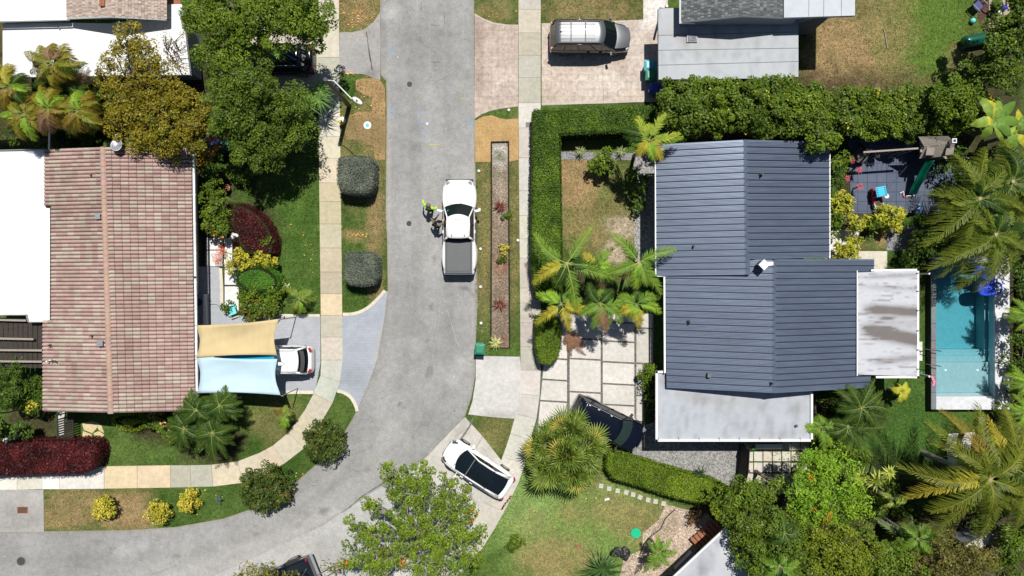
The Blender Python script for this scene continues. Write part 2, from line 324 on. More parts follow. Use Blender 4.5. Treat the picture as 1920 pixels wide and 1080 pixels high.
# ================================================================ GROUND
G1 = K(94, 116, 56); G2 = K(62, 90, 34); DRY = K(150, 132, 92); DRY2 = K(172, 142, 104); LIME = K(120, 146, 72); SOIL = K(70, 60, 46)
POOL = (P(1736, 0)[0], P(1881, 0)[0], P(0, 765)[1], P(0, 478)[1])     # raised pool block x0,x1,y0,y1
def ground_col(x, y):
    n = fbm(x / 60, y / 60, 1); m = fbm(x / 16, y / 16, 2); f = fbm(x / 5, y / 5, 3, 2)
    c = mixc(G2, G1, n * 1.6 - 0.3 + (m - .5))
    # yards with their own green: deep on the left, paler and drier on the right
    c = mixc(c, mixc(K(68, 98, 36), K(92, 116, 54), m * 1.4 - .2), ell(x, y, 520, 400, 90, 220) * .9)
    c = mixc(c, K(122, 146, 76), ell(x, y, 1090, 980, 190, 120) * .95)
    c = mixc(c, K(140, 168, 98), ell(x, y, 985, 940, 60, 60) * .5)
    c = mixc(c, K(96, 122, 50), ell(x, y, 1740, 70, 110, 110) * .9)
    c = mixc(c, K(72, 104, 44), ell(x, y, 1700, 800, 110, 120) * .9)
    dry = np.zeros_like(x)
    for (cx, cy, rx, ry, v) in [(670, 20, 45, 40, .8), (640, 30, 20, 30, .3), (700, 240, 34, 90, .55), (650, 260, 18, 60, .45), (705, 400, 18, 110, .7), (660, 330, 40, 70, .25), (670, 440, 34, 12, .6), (705, 520, 14, 60, .6),
                                (908, 430, 17, 180, .45), (965, 400, 12, 200, .45), (930, 20, 40, 28, .45), (1110, 18, 100, 26, .62),
                                (1085, 340, 48, 60, 1.1), (1110, 400, 70, 90, .55), (1170, 440, 40, 60, .5), (1090, 420, 40, 40, .5), (1150, 340, 60, 50, .25),
                                (1580, 100, 75, 80, .95), (1650, 60, 60, 130, .55), (1560, 130, 60, 50, .9), (1640, 150, 60, 30, .7), (1720, 170, 60, 25, .5), (1800, 110, 30, 30, .4),
                                (150, 950, 80, 40, .75), (235, 960, 60, 40, .95), (110, 975, 60, 16, .8), (520, 790, 50, 40, .35), (930, 815, 50, 35, .35),
                                (1150, 960, 50, 35, .5), (1205, 985, 50, 50, .55), (1040, 1050, 70, 45, .6), (1120, 905, 40, 16, .3), (1000, 985, 40, 30, .3), (1080, 960, 40, 25, .35),
                                (1655, 445, 16, 20, .8), (1610, 460, 20, 10, .6)]:
        dry = np.maximum(dry, ell(x, y, cx, cy, rx, ry) * v)
    dry = dry * (0.45 + 1.1 * m)
    c = mixc(c, mixc(DRY, DRY2, fbm(x / 30, y / 30, 9)), dry)
    c = mixc(c, mixc(G1, LIME, n), ell(x, y, 1160, 380, 50, 60) * (m > .5) * .5)
    # bare soil in beds and under the trees
    so = np.zeros_like(x)
    for (cx, cy, rx, ry) in [(440, 180, 120, 160), (250, 190, 200, 70), (60, 200, 110, 90), (400, 400, 40, 130), (470, 440, 50, 60), (480, 560, 40, 60), (60, 790, 50, 50),
                             (1530, 210, 320, 70), (1860, 200, 70, 150), (1850, 400, 110, 120), (1900, 640, 22, 200), (1870, 980, 130, 130), (1560, 980, 280, 110),
                             (1600, 400, 30, 110), (1225, 740, 14, 60), (1590, 770, 70, 50), (1060, 860, 60, 60), (1100, 560, 60, 60), (300, 800, 60, 30), (400, 830, 60, 40), (750, 1020, 80, 60)]:
        so = np.maximum(so, ell(x, y, cx, cy, rx, ry))
    c = mixc(c, SOIL, so * .85)
    c = mixc(c, K(196, 178, 158), np.maximum(ell(x, y, 1165, 425, 30, 22), ell(x, y, 1155, 470, 22, 26)) * (m > .42) * .75)
    return c * (0.86 + 0.28 * f)[..., None]
def build_ground():
    st = 0.28
    xs = sorted(set([-400, -200, -90, -50] + list(np.round(np.arange(-36, 36.01, st), 3)) + [50, 90, 200, 400]))
    ys = sorted(set([-400, -200, -80, -40] + list(np.round(np.arange(-22, 22.01, st), 3)) + [40, 80, 200, 400]))
    i = .12
    xs = [x for x in xs if min(abs(x - POOL[0]), abs(x - POOL[1])) > .1]; xs = sorted(xs + [POOL[0] + i, POOL[1] - i])
    ys = [y for y in ys if min(abs(y - POOL[2]), abs(y - POOL[3])) > .1]; ys = sorted(ys + [POOL[2] + i, POOL[3] - i])
    X, Y = np.meshgrid(xs, ys, indexing='ij'); nx, ny = X.shape
    V = np.stack([X.ravel(), Y.ravel(), np.zeros(X.size)], 1)
    I, J = np.meshgrid(np.arange(nx - 1), np.arange(ny - 1), indexing='ij')
    a = (I * ny + J).ravel(); F = np.stack([a, a + ny, a + ny + 1, a + 1], 1)
    cx = (X[:-1, :-1] + X[1:, 1:]).ravel() / 2; cy = (Y[:-1, :-1] + Y[1:, 1:]).ravel() / 2
    keep = ~((cx > POOL[0] + i) & (cx < POOL[1] - i) & (cy > POOL[2] + i) & (cy < POOL[3] - i)); F = F[keep]
    me = bpy.data.meshes.new('ground'); me.vertices.add(len(V)); me.vertices.foreach_set('co', V.astype(np.float32).ravel())
    me.loops.add(F.size); me.loops.foreach_set('vertex_index', F.astype(np.int32).ravel())
    me.polygons.add(len(F)); me.polygons.foreach_set('loop_start', np.arange(0, F.size, 4, dtype=np.int32))
    col = ground_col(V[:, 0] * S + 960, 540 - V[:, 1] * S)
    at = me.attributes.new('col', 'FLOAT_COLOR', 'POINT'); at.data.foreach_set('color', np.concatenate([np.clip(col, 0, 1), np.ones((len(col), 1))], 1).astype(np.float32).ravel())
    me.materials.append(MATS['grass']); me.update(calc_edges=True)
    tag(link(bpy.data.objects.new('ground', me)), kind='structure')
build_ground()

# ---------------------------------------------------------------- road
RL = [(713, -60), (713, 0), (712, 60), (714, 140), (724, 152), (725, 200), (724, 300), (723, 400), (726, 450), (727, 545), (720, 602), (708, 672), (690, 722), (668, 772), (645, 812), (620, 843), (588, 875), (540, 917), (490, 948), (420, 972), (330, 988), (240, 994), (82, 996), (0, 997), (-80, 998)]
RR = [(-80, 1200), (0, 1190), (150, 1170), (300, 1128), (400, 1088), (480, 1052), (545, 1020), (600, 990), (650, 958), (700, 925), (760, 890), (810, 850), (850, 810), (872, 780), (884, 745), (891, 705), (891, 660), (896, 570), (894, 480), (893, 400), (891, 300), (890, 200), (889, 0), (889, -60)]
STAINS = [(840, 330, 5, 4, 0, .3), (800, 640, 3, 4, 0, .35), (775, 820, 5, 3, 30, .3), (690, 880, 7, 4, -30, .25), (560, 985, 8, 4, -20, .25), (330, 1040, 7, 4, 0, .3), (150, 1060, 9, 5, 0, .2), (850, 470, 3, 5, 0, .3), (760, 560, 4, 9, 0, .2), (830, 60, 4, 7, 0, .25), (180, 1015, 12, 6, 0, .2), (480, 1000, 6, 3, 0, .3), (608, 958, 12, 5, 150, .45), (808, 577, 4, 8, 20, .45), (805, 697, 4, 12, 10, .4), (868, 540, 9, 4, 0, .45), (817, 488, 3, 10, 0, .3), (865, 180, 4, 4, 0, .35), (784, 275, 14, 8, 0, .12),
          (210, 1030, 4, 5, 0, .35), (780, 762, 3, 2, 0, .5), (765, 760, 3, 2, 0, .5), (748, 757, 4, 3, 0, .5), (892, 545, 3, 3, 0, .6), (887, 553, 3, 3, 0, .6), (717, 55, 8, 26, 0, .12)]
LIGHT = [(238, 1035, 20, 14, 0, .20), (420, 1025, 14, 12, 0, .22), (730, 25, 22, 13, -20, .25), (60, 1020, 20, 20, 0, .12), (270, 1020, 12, 10, 0, .18), (845, 715, 16, 12, 0, .22), (840, 690, 18, 14, 0, .1), (770, 645, 22, 10, 0, .12), (870, 680, 12, 16, 0, .18), (630, 960, 16, 8, 30, .2), (350, 1010, 10, 30, 0, .1)]
def road_col(x, y):
    n = fbm(x / 90, y / 90, 21); m = fbm(x / 20, y / 20, 22)
    c = mixc(K(152, 151, 149), K(182, 181, 179), n * .9 + (m - .5) * .7)
    # worn lanes following the road
    lane = fbm(x / 10, y / 220, 23); c = c * (0.93 + 0.14 * lane)[..., None]
    c = mixc(c, K(190, 188, 184), ell(x, y, 450, 1040, 260, 34, -16, .6) * .55)
    c = mixc(c, K(186, 185, 182), ell(x, y, 640, 930, 170, 26, -38, .6) * .35)
    c = mixc(c, K(132, 131, 130), ell(x, y, 120, 1020, 170, 50, 0, .7) * .3 * (m + .3))
    for (cx, cy, rx, ry, a, v) in STAINS: c = mixc(c, K(70, 68, 66), ell(x, y, cx, cy, rx, ry, a) * v)
    for (cx, cy, rx, ry, a, v) in LIGHT: c = mixc(c, K(215, 215, 212), ell(x, y, cx, cy, rx, ry, a) * v * 1.2)
    edge = np.maximum(ell(x, y, 728, 350, 3, 220, 0, .6), ell(x, y, 888, 350, 3, 260, 0, .5)); c = mixc(c, K(205, 200, 192), edge * .35)
    for W, cc, wd in ((RL, (150, 138, 120), 5), (RR, (140, 130, 116), 6)):     # grit and soil gathered along the edges
        d = np.full(len(x), 99.0)
        for i in range(len(W) - 1):
            ax, ay = W[i]; bx, by = W[i + 1]; t = np.clip(((x - ax) * (bx - ax) + (y - ay) * (by - ay)) / ((bx - ax) ** 2 + (by - ay) ** 2), 0, 1)
            d = np.minimum(d, np.hypot(x - ax - t * (bx - ax), y - ay - t * (by - ay)))
        c = mixc(c, K(*cc), np.clip(1 - d / (wd * (.4 + 1.2 * m)), 0, 1) * .5)
        for o_, s_ in ((48, 1), (104, 1)): c = c * (1 - .09 * np.exp(-((d - o_ - 8 * n) / 9) ** 2))[..., None]
    for (cx, cy, rx, ry) in [(737, 95, 5, 12), (736, 210, 5, 10), (792, 232, 10, 5), (792, 250, 4, 6), (785, 208, 8, 3), (884, 232, 5, 14)]: c = mixc(c, K(140, 175, 205), ell(x, y, cx, cy, rx, ry) * .35)
    return c
grid_poly('road', RL + RR, 0.012, 'asphalt', road_col, 0.22)
def in_road(x, y): 
    c = False; W = RL + RR; j = len(W) - 1
    for i in range(len(W)):
        if (W[i][1] > y) != (W[j][1] > y) and x < (W[j][0] - W[i][0]) * (y - W[i][1]) / (W[j][1] - W[i][1] + 1e-9) + W[i][0]: c = not c
        j = i
    return c
def crack(pts, wd=0.02, col=(60, 58, 55), z=0.016, name='crack', mat='asphalt'):
    mb = MB(); pts = smoothpath(pts, 5); W = [Vector(P(p[0] + random.uniform(-.5, .5), p[1] + random.uniform(-.5, .5), 0)) for p in pts]; vs = []; fs = []
    for i, p in enumerate(W):
        d = (W[min(i + 1, len(W) - 1)] - W[max(i - 1, 0)]).normalized(); s = Vector((-d.y, d.x, 0)) * wd * random.uniform(.3, 1)
        vs += [(p + s).to_tuple()[:2] + (z,), (p - s).to_tuple()[:2] + (z,)]
    for i in range(len(W) - 1): fs.append((2 * i, 2 * i + 1, 2 * i + 3, 2 * i + 2))
    mb.add(vs, fs, K(*col)); o = mb.build(name, mat); tag(o, kind='structure'); return o
crack([(480, 1049), (520, 1030), (560, 1012), (610, 984), (650, 955), (680, 930), (720, 905)], .05, (112, 110, 106), name='road_crack')
crack([(824, 532), (835, 570), (848, 612), (860, 650)], .018, (200, 198, 194), .017, 'road_scratch')
crack([(827, 545), (822, 610), (805, 700), (790, 780), (745, 860)], .02, (176, 174, 170), .017, 'road_scratch')
crack([(806, 0), (806, 150), (810, 300), (806, 420)], .02, (170, 168, 165), .017, 'road_seam')
crack([(713, 30), (713, 145)], .025, (120, 118, 115), .018, 'road_seam')
crack([(687, 60), (692, 95), (698, 132)], .05, (90, 88, 85), .034, 'road_seam')
for (x, y, w_, t) in [(817, 116, 16, 1), (817, 47, 16, 1), (790, 12, 3, 8), (833, 33, 2, 10)]:
    crack([(x - w_ / 2, y), (x, y + .5), (x + w_ / 2, y)] if w_ > t else [(x, y - t), (x, y + t)], .02, (95, 94, 92), .019, 'road_scratch')
random.seed(33)
for (x, y, a_, l_) in [(745, 330, 80, 60), (860, 120, 95, 70), (770, 520, 100, 80), (850, 640, 60, 60), (700, 830, 140, 70), (600, 910, 150, 80), (420, 1010, 175, 90), (260, 1050, 10, 70), (120, 1020, 160, 50), (780, 60, 85, 50), (740, 700, 120, 50), (660, 880, 50, 40), (330, 1060, 170, 60), (820, 470, 20, 30)]:
    pts = [(x, y)]
    for k in range(6): a_ += random.uniform(-28, 28); x += l_ / 6 * math.cos(R(a_)); y += l_ / 6 * math.sin(R(a_)); pts.append((x, y))
    if all(in_road(*p) for p in pts): crack(pts, .010, (118, 116, 113), .0152, 'road_crack')
for (x, y, s_) in [(815, 272, 1), (867, 186, .5), (864, 160, .3)]:      # utility locate paint
    crack([(x - 16 * s_, y + 1), (x - 2, y - 1), (x + 12 * s_, y)], .03, (205, 195, 90), .02, 'survey_paint')
crack([(740, 885), (720, 895)], .01, (120, 118, 115), .02, 'road_seam')
# ---------------------------------------------------------------- sidewalks: one slab after another
def slabs(name, st, cols, z=0.045, gap=0.011):
    mb = MB()
    for i in range(len(st) - 1):
        (a, b), (c, d) = st[i], st[i + 1]
        A, B, D, E = [Vector(P(p[0], p[1], 0)) for p in (a, b, d, c)]
        m = (A + B + D + E) / 4
        q = [p + (m - p).normalized() * gap for p in (A, B, D, E)]
        mb.prism([(p.x, p.y) for p in q], 0.0, z, K(*[c_ + random.uniform(-4, 4) for c_ in cols[i % len(cols)]]))
    o = mb.build(name, 'concrete'); return tag(o, kind='structure')
cream = (214, 206, 190); grey_ = (196, 191, 178); greyd = (176, 172, 158); white_ = (238, 234, 226); tan_ = (204, 192, 164)
ly = [-30, 17, 51, 108, 166, 211, 256, 297, 343, 378, 420, 465, 510, 551, 591, 632, 675]
def lx(y): return (597.5 + max(0, y - 250) * .012, 636 + max(0, y - 50) * .0115)
stL = [((lx(y)[0], y), (lx(y)[1], y)) for y in ly]
stL += [((601, 704), (638, 716)), ((588, 738), (624, 755)), ((571, 770), (600, 797)), ((541, 811), (571, 840)), ((512, 835), (535, 868)), ((486, 849), (505, 885)), ((445, 865), (456, 905)), ((397, 871), (400, 912)), ((357, 872), (359, 913)), ((320, 872), (320, 914)), ((258, 873), (258, 915)), ((196, 874), (196, 916)), ((112, 876), (112, 917)), ((80, 876), (80, 917)), ((33, 877), (33, 918)), ((-10, 878), (-10, 918)), ((-60, 878), (-60, 918))]
cl = [cream, cream, cream, grey_, grey_, (225, 220, 210), (222, 210, 190), (226, 212, 182), tan_, tan_, tan_, tan_, (190, 182, 160), (226, 206, 176), (200, 192, 174), (208, 204, 192), (204, 200, 188),
      (204, 200, 188), (206, 198, 180), (210, 199, 176), (208, 199, 180), (213, 202, 176), (216, 205, 178), (218, 208, 184), (194, 188, 174), (190, 185, 170), (226, 210, 172), (228, 208, 168), (236, 230, 220), (240, 238, 232), (222, 214, 204), (236, 232, 226), (240, 236, 230), (240, 236, 230)]
slabs('sidewalk', stL, cl)
ry = [-30, 18, 62, 104, 146, 193, 240, 296, 358, 404, 448, 484, 540, 568, 605, 650, 694]
stR = [((972 + max(0, y - 200) * .008, y), (1014, y)) for y in ry]
stR += [((974, 738), (1012, 742)), ((967, 776), (1006, 785)), ((957, 812), (994, 825)), ((945, 850), (985, 868)), ((933, 888), (972, 905)), ((916, 925), (950, 950)), ((895, 965), (928, 990)), ((868, 1002), (903, 1030)), ((838, 1040), (870, 1070)), ((800, 1085), (830, 1120))]
cr = [(206, 198, 184), (205, 198, 182), (196, 190, 172), (194, 189, 174), (190, 186, 172), (216, 212, 204), (206, 203, 195), (212, 208, 200), (210, 206, 196), (214, 208, 196), (212, 206, 196)]
slabs('sidewalk', stR, cr)
def flat(name, pts, col, mat='concrete', z=0.02, var=.1, step=.5, stains=(), scol=(120, 116, 110), thick=0, sm=(25, 25)):
    def f(x, y):
        c = mixc(np.array(K(*col)) * (1 - var), np.array(K(*col)) * (1 + var), fbm(x / sm[0], y / sm[1], 31))
        for s in stains: c = mixc(c, K(*(s[6] if len(s) > 6 else scol)), ell(x, y, s[0], s[1], s[2], s[3], s[4]) * s[5])
        return c
    return grid_poly(name, pts, z, mat, f, step, thick)
# ---------------------------------------------------------------- driveways and paths
flat('driveway', [(636.5, 61), (660, 60.5), (682, 56), (700, 42), (713, 22), (713, 150), (700, 146), (681, 139), (636.5, 137)], (172, 170, 168), z=.022, stains=[(700, 140, 18, 8, 0, .5), (690, 60, 20, 6, -30, .35)], thick=.02)
flat('driveway', [(470, 52), (598, 50), (597, 172), (470, 172)], (206, 198, 182), z=.025, stains=[(560, 110, 30, 30, 0, .15)])
flat('driveway', [(890, 25), (905, 34), (925, 42), (950, 46), (971.5, 46.5), (971.5, 200), (945, 203), (920, 208), (904, 214), (890, 223)], (200, 183, 170), 'pink_paver', z=.025, step=.3, thick=.02,
     stains=[(897, 100, 10, 80, 0, .4, (140, 122, 112)), (905, 60, 20, 20, 0, .25, (150, 130, 120)), (950, 160, 25, 30, 0, .3, (225, 212, 202))])
flat('driveway', [(1015.5, 44), (1206, 37), (1206, -30), (1252, -30), (1252, 60), (1243, 190), (1015.5, 198)], (210, 194, 180), 'pink_paver', z=.025, step=.3, thick=.02,
     stains=[(1180, 130, 22, 30, 0, .4, (160, 140, 128)), (1035, 175, 18, 14, 0, .35, (165, 145, 132)), (1200, 70, 30, 30, 0, .3, (150, 135, 125)), (1130, 160, 50, 25, 0, .5, (236, 226, 216)), (1227, 20, 22, 40, 0, .75, (246, 240, 236)), (1195, 100, 20, 60, 0, .3, (240, 232, 226))])
crack([(1130, 95), (1131, 193)], .02, (170, 150, 140), .03, 'paving_joint')
for pts in ([(890, 27), (905, 36), (925, 44), (950, 48), (971, 49)], [(890, 221), (904, 212), (920, 206), (945, 201), (971, 198)]): crack(pts, .05, (205, 196, 184), .033, 'paver_border', 'concrete')
crack([(1016, 46), (1100, 43), (1206, 39)], .06, (208, 198, 186), .033, 'paver_border', 'concrete'); crack([(1016, 195), (1100, 193), (1230, 190)], .08, (205, 196, 186), .033, 'paver_border', 'concrete')
def border(name, pts, wpx, z=.05, col=(228, 220, 200)):
    pts = smoothpath(pts, 5); mb = MB(); W = [Vector(P(*p)) for p in pts]; vs = []
    for i, p in enumerate(W):
        d = (W[min(i + 1, len(W) - 1)] - W[max(i - 1, 0)]).normalized(); s = Vector((-d.y, d.x, 0)) * wpx / S / 2; vs.append((p + s, p - s))
    for i in range(len(W) - 1):
        a, b = vs[i]; c, d = vs[i + 1]; mb.prism([(q.x, q.y) for q in (a, b, d, c)], 0, z, K(*col))
    return tag(mb.build(name, 'concrete'), kind='structure')
flat('driveway', [(642, 593), (665, 591), (685, 583), (705, 567), (724, 546), (727, 546), (720, 602), (708, 672), (690, 722), (668, 772), (664, 757), (654, 742), (640, 735), (626, 735), (636, 716), (642, 680)], (178, 184, 194), 'blue_paver', z=.026, step=.3, thick=.02,
     stains=[(660, 710, 26, 18, 30, .2, (120, 122, 126)), (712, 640, 8, 60, 15, .4, (190, 186, 178))])
flat('driveway', [(365, 500), (412, 500), (415, 575), (440, 592), (520, 592), (601, 593), (601, 680), (592, 730), (588, 738), (365, 738)], (186, 189, 196), 'blue_paver', z=.026, step=.4, thick=.02)
border('driveway_border', [(643, 589.5), (665, 588), (685, 580), (703, 566), (722, 545)], 6); border('driveway_border', [(633, 733), (645, 736), (658, 745), (667, 760), (670, 771)], 6)
border('driveway_border', [(521, 591), (560, 591.5), (600, 591.5)], 5); border('driveway_border', [(520, 736), (555, 735.5), (588, 735.5)], 6)
border('patio_border', [(414, 503), (416, 540), (417, 572), (424, 585), (436, 592), (449, 594)], 6)
flat('driveway', [(892, 667), (975, 669), (977, 700), (974, 738), (966, 785), (925, 782), (878, 777), (886, 752), (892, 712)], (214, 212, 208), z=.03, thick=.03, stains=[(930, 778, 45, 5, 5, .35), (912, 670, 20, 3, 5, .4)])
flat('driveway', [(872, 782), (905, 818), (940, 863), (958, 812), (985, 868), (972, 905), (950, 950), (928, 990), (903, 1030), (870, 1070), (700, 1090), (735, 1000), (760, 900), (806, 850), (846, 808)], (206, 202, 194), z=.028, stains=[(870, 800, 8, 40, 35, .3), (915, 850, 14, 20, 35, .25), (870, 1000, 30, 20, 0, .2)])
for p in ([(905, 818), (895, 835), (888, 843)], [(948, 858), (985, 868)], [(905, 940), (940, 957)], [(880, 800), (852, 818)]): crack(p, .015, (130, 126, 118), .05, 'concrete_joint', 'concrete')
flat('driveway', [(300, 1120), (400, 1080), (480, 1044), (545, 1012), (600, 988), (650, 956), (700, 922), (760, 887), (800, 856), (840, 1000), (760, 1160), (300, 1180)], (190, 189, 186), 'asphalt', z=.02, stains=[(640, 1040, 60, 30, 0, .2), (560, 1050, 30, 20, 0, .2, (215, 214, 210))])
flat('driveway', [(-20, 918), (82, 918), (83, 997), (-20, 997)], (178, 176, 172), z=.03, thick=.03, stains=[(60, 975, 14, 10, 0, .35), (20, 960, 20, 16, 0, .25), (20, 985, 30, 8, 0, .3), (65, 930, 16, 8, 0, .3, (215, 213, 208))])
border('flush_kerb', [(887, 784), (880, 800), (865, 822), (845, 850)], 3, .03, (120, 118, 114))
# slab driveway of the blue-roofed house: dark gravel joints, pale slabs
flat('gravel_joint', [(1016, 588), (1226, 588), (1226, 640), (1207, 690), (1207, 800), (1120, 850), (1000, 850), (1012, 742), (1016, 694)], (120, 118, 114), 'gravel', z=.014, step=1)
mb = MB()
def slab(a, b, c, d, k=(222, 217, 210)):
    q = [P(*p) for p in (a, b, c, d)]; v = random.uniform(-6, 4); mb.prism([(p[0], p[1]) for p in q], 0, .05, K(*[t + v for t in k]))
X0 = 1020
for (x0, x1, ys, kl) in [(1021, 1063, [585, 626, 671, 711, 751, 800, 845], 0), (1068, 1126, [588, 634, 672, 734, 790, 840], 0), (1130, 1189, [586, 603, 639, 678, 719, 758, 800], 0), (1193, 1224, [586, 615, 681, 741, 790], 1)]:
    for i in range(len(ys) - 1):
        a, b = ys[i] + 1.6, ys[i + 1] - 1.6; t = 3 if x0 < 1150 else 1
        xa = x0 if i < 3 or x0 > 1030 else x0 - 4 * (i - 2); xa2 = x0 if i < 2 or x0 > 1030 else x0 - 4 * (i - 1)
        xr = x1 if not (x0 == 1193 and i > 1) else 1206
        slab((xa, a), (xr, a + t), (xr, b + t), (xa2, b), (222, 217, 210) if not kl else (206, 202, 194))
tag(mb.build('driveway', 'concrete'), kind='structure')
flat('gravel_drive', [(1130, 820), (1232, 790), (1400, 820), (1392, 912), (1340, 910), (1240, 880), (1140, 850)], (158, 156, 154), 'gravel', z=.013, step=1)
flat('gravel_strip', [(1050, 284), (1205, 288), (1205, 300), (1050, 299)], (150, 150, 152), 'gravel', z=.012, step=1)
flat('gravel_strip', [(1188, 285), (1228, 285), (1228, 500), (1190, 500)], (165, 164, 163), 'gravel', z=.014, step=1)
# planting strip by the kerb, timber edging
flat('mulch_bed', [(922, 268), (952, 267), (955, 652), (921, 652)], (146, 130, 112), 'mulch', z=.02, step=.3, stains=[(938, 290, 16, 26, 0, .8, (200, 196, 190)), (938, 295, 12, 10, 0, .7, (84, 100, 50)), (938, 330, 10, 12, 0, .6, (90, 104, 60)), (940, 360, 10, 60, 0, .4, (190, 176, 160)), (938, 500, 14, 20, 0, .6, (150, 108, 84)), (938, 640, 16, 12, 0, .6, (140, 100, 80))])
o = border('timber_edging', [(921.5, 267), (921.5, 400), (921, 530), (920.5, 652)], 2.6, .12, (50, 44, 42)); border('timber_edging', [(953.5, 266), (954, 400), (955, 530), (955.5, 652)], 2.6, .12, (50, 44, 42)); border('timber_edging', [(921, 267), (954, 266)], 2.2, .12, (50, 44, 42)); border('timber_edging', [(921, 652), (955, 652)], 2.2, .10, (90, 76, 66))
ST = (196, 162, 112)
flat('straw_matting', [(890.5, 226), (905, 219), (921, 216), (935, 221), (950, 224), (972, 222), (972, 300), (955, 303), (890.5, 304)], ST, 'straw', z=.012, step=.3, var=.2, sm=(8, 8))
flat('straw_matting', [(667, 150), (680, 147), (712, 147), (722, 165), (723, 260), (722, 300), (703, 300), (700, 275), (676, 262), (650, 262), (646, 240), (650, 218), (672, 210), (697, 208), (697, 184), (680, 176), (667, 168)], (176, 146, 104), 'straw', z=.01, step=.3, var=.2, sm=(9, 9), stains=[(690, 255, 40, 40, 0, .6, (138, 122, 88)), (655, 230, 10, 20, 0, .6, (120, 116, 80))])
# back yards
flat('patio', [(1590, 262), (1800, 262), (1800, 395), (1782, 400), (1680, 402), (1596, 400)], (92, 103, 126), 'slate_tile', z=.03, step=1, thick=.02)
flat('gravel_path', [(1662, 427), (1720, 425), (1720, 470), (1662, 470)], (140, 140, 142), 'gravel', z=.015, step=1)
flat('patio', [(1548, 431), (1612, 431), (1612, 520), (1548, 520)], (226, 222, 214), z=.02, step=1); flat('patio', [(1596, 471), (1663, 471), (1663, 520), (1596, 520)], (222, 214, 196), z=.026, step=1, thick=.02)
flat('mulch_path', [(1826, -30), (1854, -30), (1854, 52), (1848, 62), (1836, 40), (1831, 20)], (96, 74, 66), 'mulch', z=.015, step=1)
flat('patio', [(1854, -30), (1895, -30), (1895, 20), (1875, 52), (1854, 52)], (180, 166, 144), z=.02, step=1)
flat('sand_bed', [(1248, 945), (1285, 955), (1325, 960), (1345, 985), (1300, 1040), (1262, 1078), (1160, 1090), (1170, 1045), (1205, 1030), (1205, 1000), (1235, 975)], (196, 176, 158), 'mulch', z=.012, step=.3, stains=[(1250, 990, 20, 30, 30, .4, (150, 140, 110))])
mb = MB()
for i in range(7):
    for j in range(5):
        x = 1396 + i * 17.5; y = 826 + j * 20.5; q = [P(*p) for p in ((x, y), (x + 15.5, y + .5), (x + 15.5, y + 18), (x, y + 17.5))]; mb.prism([(p[0], p[1]) for p in q], 0, .05, K(*[t + random.uniform(-6, 4) for t in (216, 208, 196)]))
tag(mb.build('patio', 'concrete'), kind='structure')
mb = MB()
for (a, b, c, d) in [(387, 446, 419, 468), (387, 470, 418, 499), (421, 446, 436, 500), (422, 502, 444, 534), (422, 537, 448, 590)]:
    q = [P(*p) for p in ((a, b), (c, b), (c, d), (a, d))]; mb.prism([(p[0], p[1]) for p in q], 0, .06, K(240, 240, 238))
tag(mb.build('patio', 'concrete'), kind='structure')
flat('mulch_bed', [(380, 440), (450, 440), (450, 595), (420, 595), (420, 500), (380, 500)], (70, 64, 60), 'mulch', z=.012, step=1)
flat('path', [(109, 771), (122, 771), (122, 817), (112, 817)], (214, 212, 208), z=.04, step=1); flat('brick_path', [(109, 818), (122, 818), (150, 826), (150, 836), (100, 832)], (176, 126, 104), 'straw', z=.02, step=.5)
mb = MB()                 # crazy paving
for (pts) in ([(154, 792), (176, 790), (184, 800), (174, 812), (158, 806)], [(178, 790), (190, 796), (196, 812), (186, 806)], [(156, 808), (172, 814), (176, 820), (155, 820)], [(176, 812), (186, 808), (196, 815), (192, 820), (178, 820)]):
    q = [P(*p) for p in pts]; mb.prism([(p[0], p[1]) for p in q], 0, .04, K(224, 206, 160))
tag(mb.build('stone_path', 'concrete'), kind='structure')
# stepping pavers beside the hedge: each one lies loose
proto = None
for i, (x, y, a) in enumerate([(1127, 911, -8), (1142, 916, -6), (1158, 920, -10), (1174, 923, -18), (1187, 927, -10), (1200, 932, -30), (1215, 937, -12), (1229, 940, -6), (1244, 944, -12)]):
    mb = MB(); mb.obox((0, 0, .025), .28, .28, .05, 0, K(208, 204, 196)); o = mb.build('paver', 'concrete', bevel=.008); o.location = P(x, y); o.rotation_euler[2] = R(a)
    nm_ = ['first', 'second', 'third', 'fourth', 'fifth', 'sixth', 'seventh', 'eighth', 'ninth'][i]
    tag(o, 'small pale square paver by the slanting hedge, %s from the fan palm' % nm_, 'paver', 'square pavers along the hedge foot')
# small white pavers beside the pool
for i, (x, y) in enumerate([(1725, 649), (1725, 668)]):
    mb = MB(); mb.obox((0, 0, .03), .24, .56, .06, 0, K(226, 226, 222)); o = mb.build('paver', 'concrete', bevel=.01); o.location = P(x, y)
    tag(o, 'white rectangular paver on the narrow grass strip by the pool, %s one' % ['upper', 'lower'][i], 'paver', 'white pavers by the pool')
# small pits, pale grit and paint flecks scattered over the road surface
random.seed(21); mb = MB()
for k in range(2600):
    x = random.uniform(0, 900); y = random.uniform(0, 1080)
    if not in_road(x, y): continue
    p = P(x, y); s = random.uniform(.008, .03) * (2.0 if random.random() < .06 else 1); n_ = 5; a0 = random.uniform(0, 6); e_ = random.uniform(.5, 1)
    mb.add([(p[0] + s * math.cos(a0 + t * 1.2566), p[1] + s * e_ * math.sin(a0 + t * 1.2566) , .0155) for t in range(n_)], [tuple(range(n_))], K(*random.choice([(112, 110, 108), (120, 118, 116), (215, 214, 210), (205, 203, 200), (90, 88, 86), (200, 198, 195)])))
tag(mb.build('road_grit', 'asphalt'), kind='stuff')
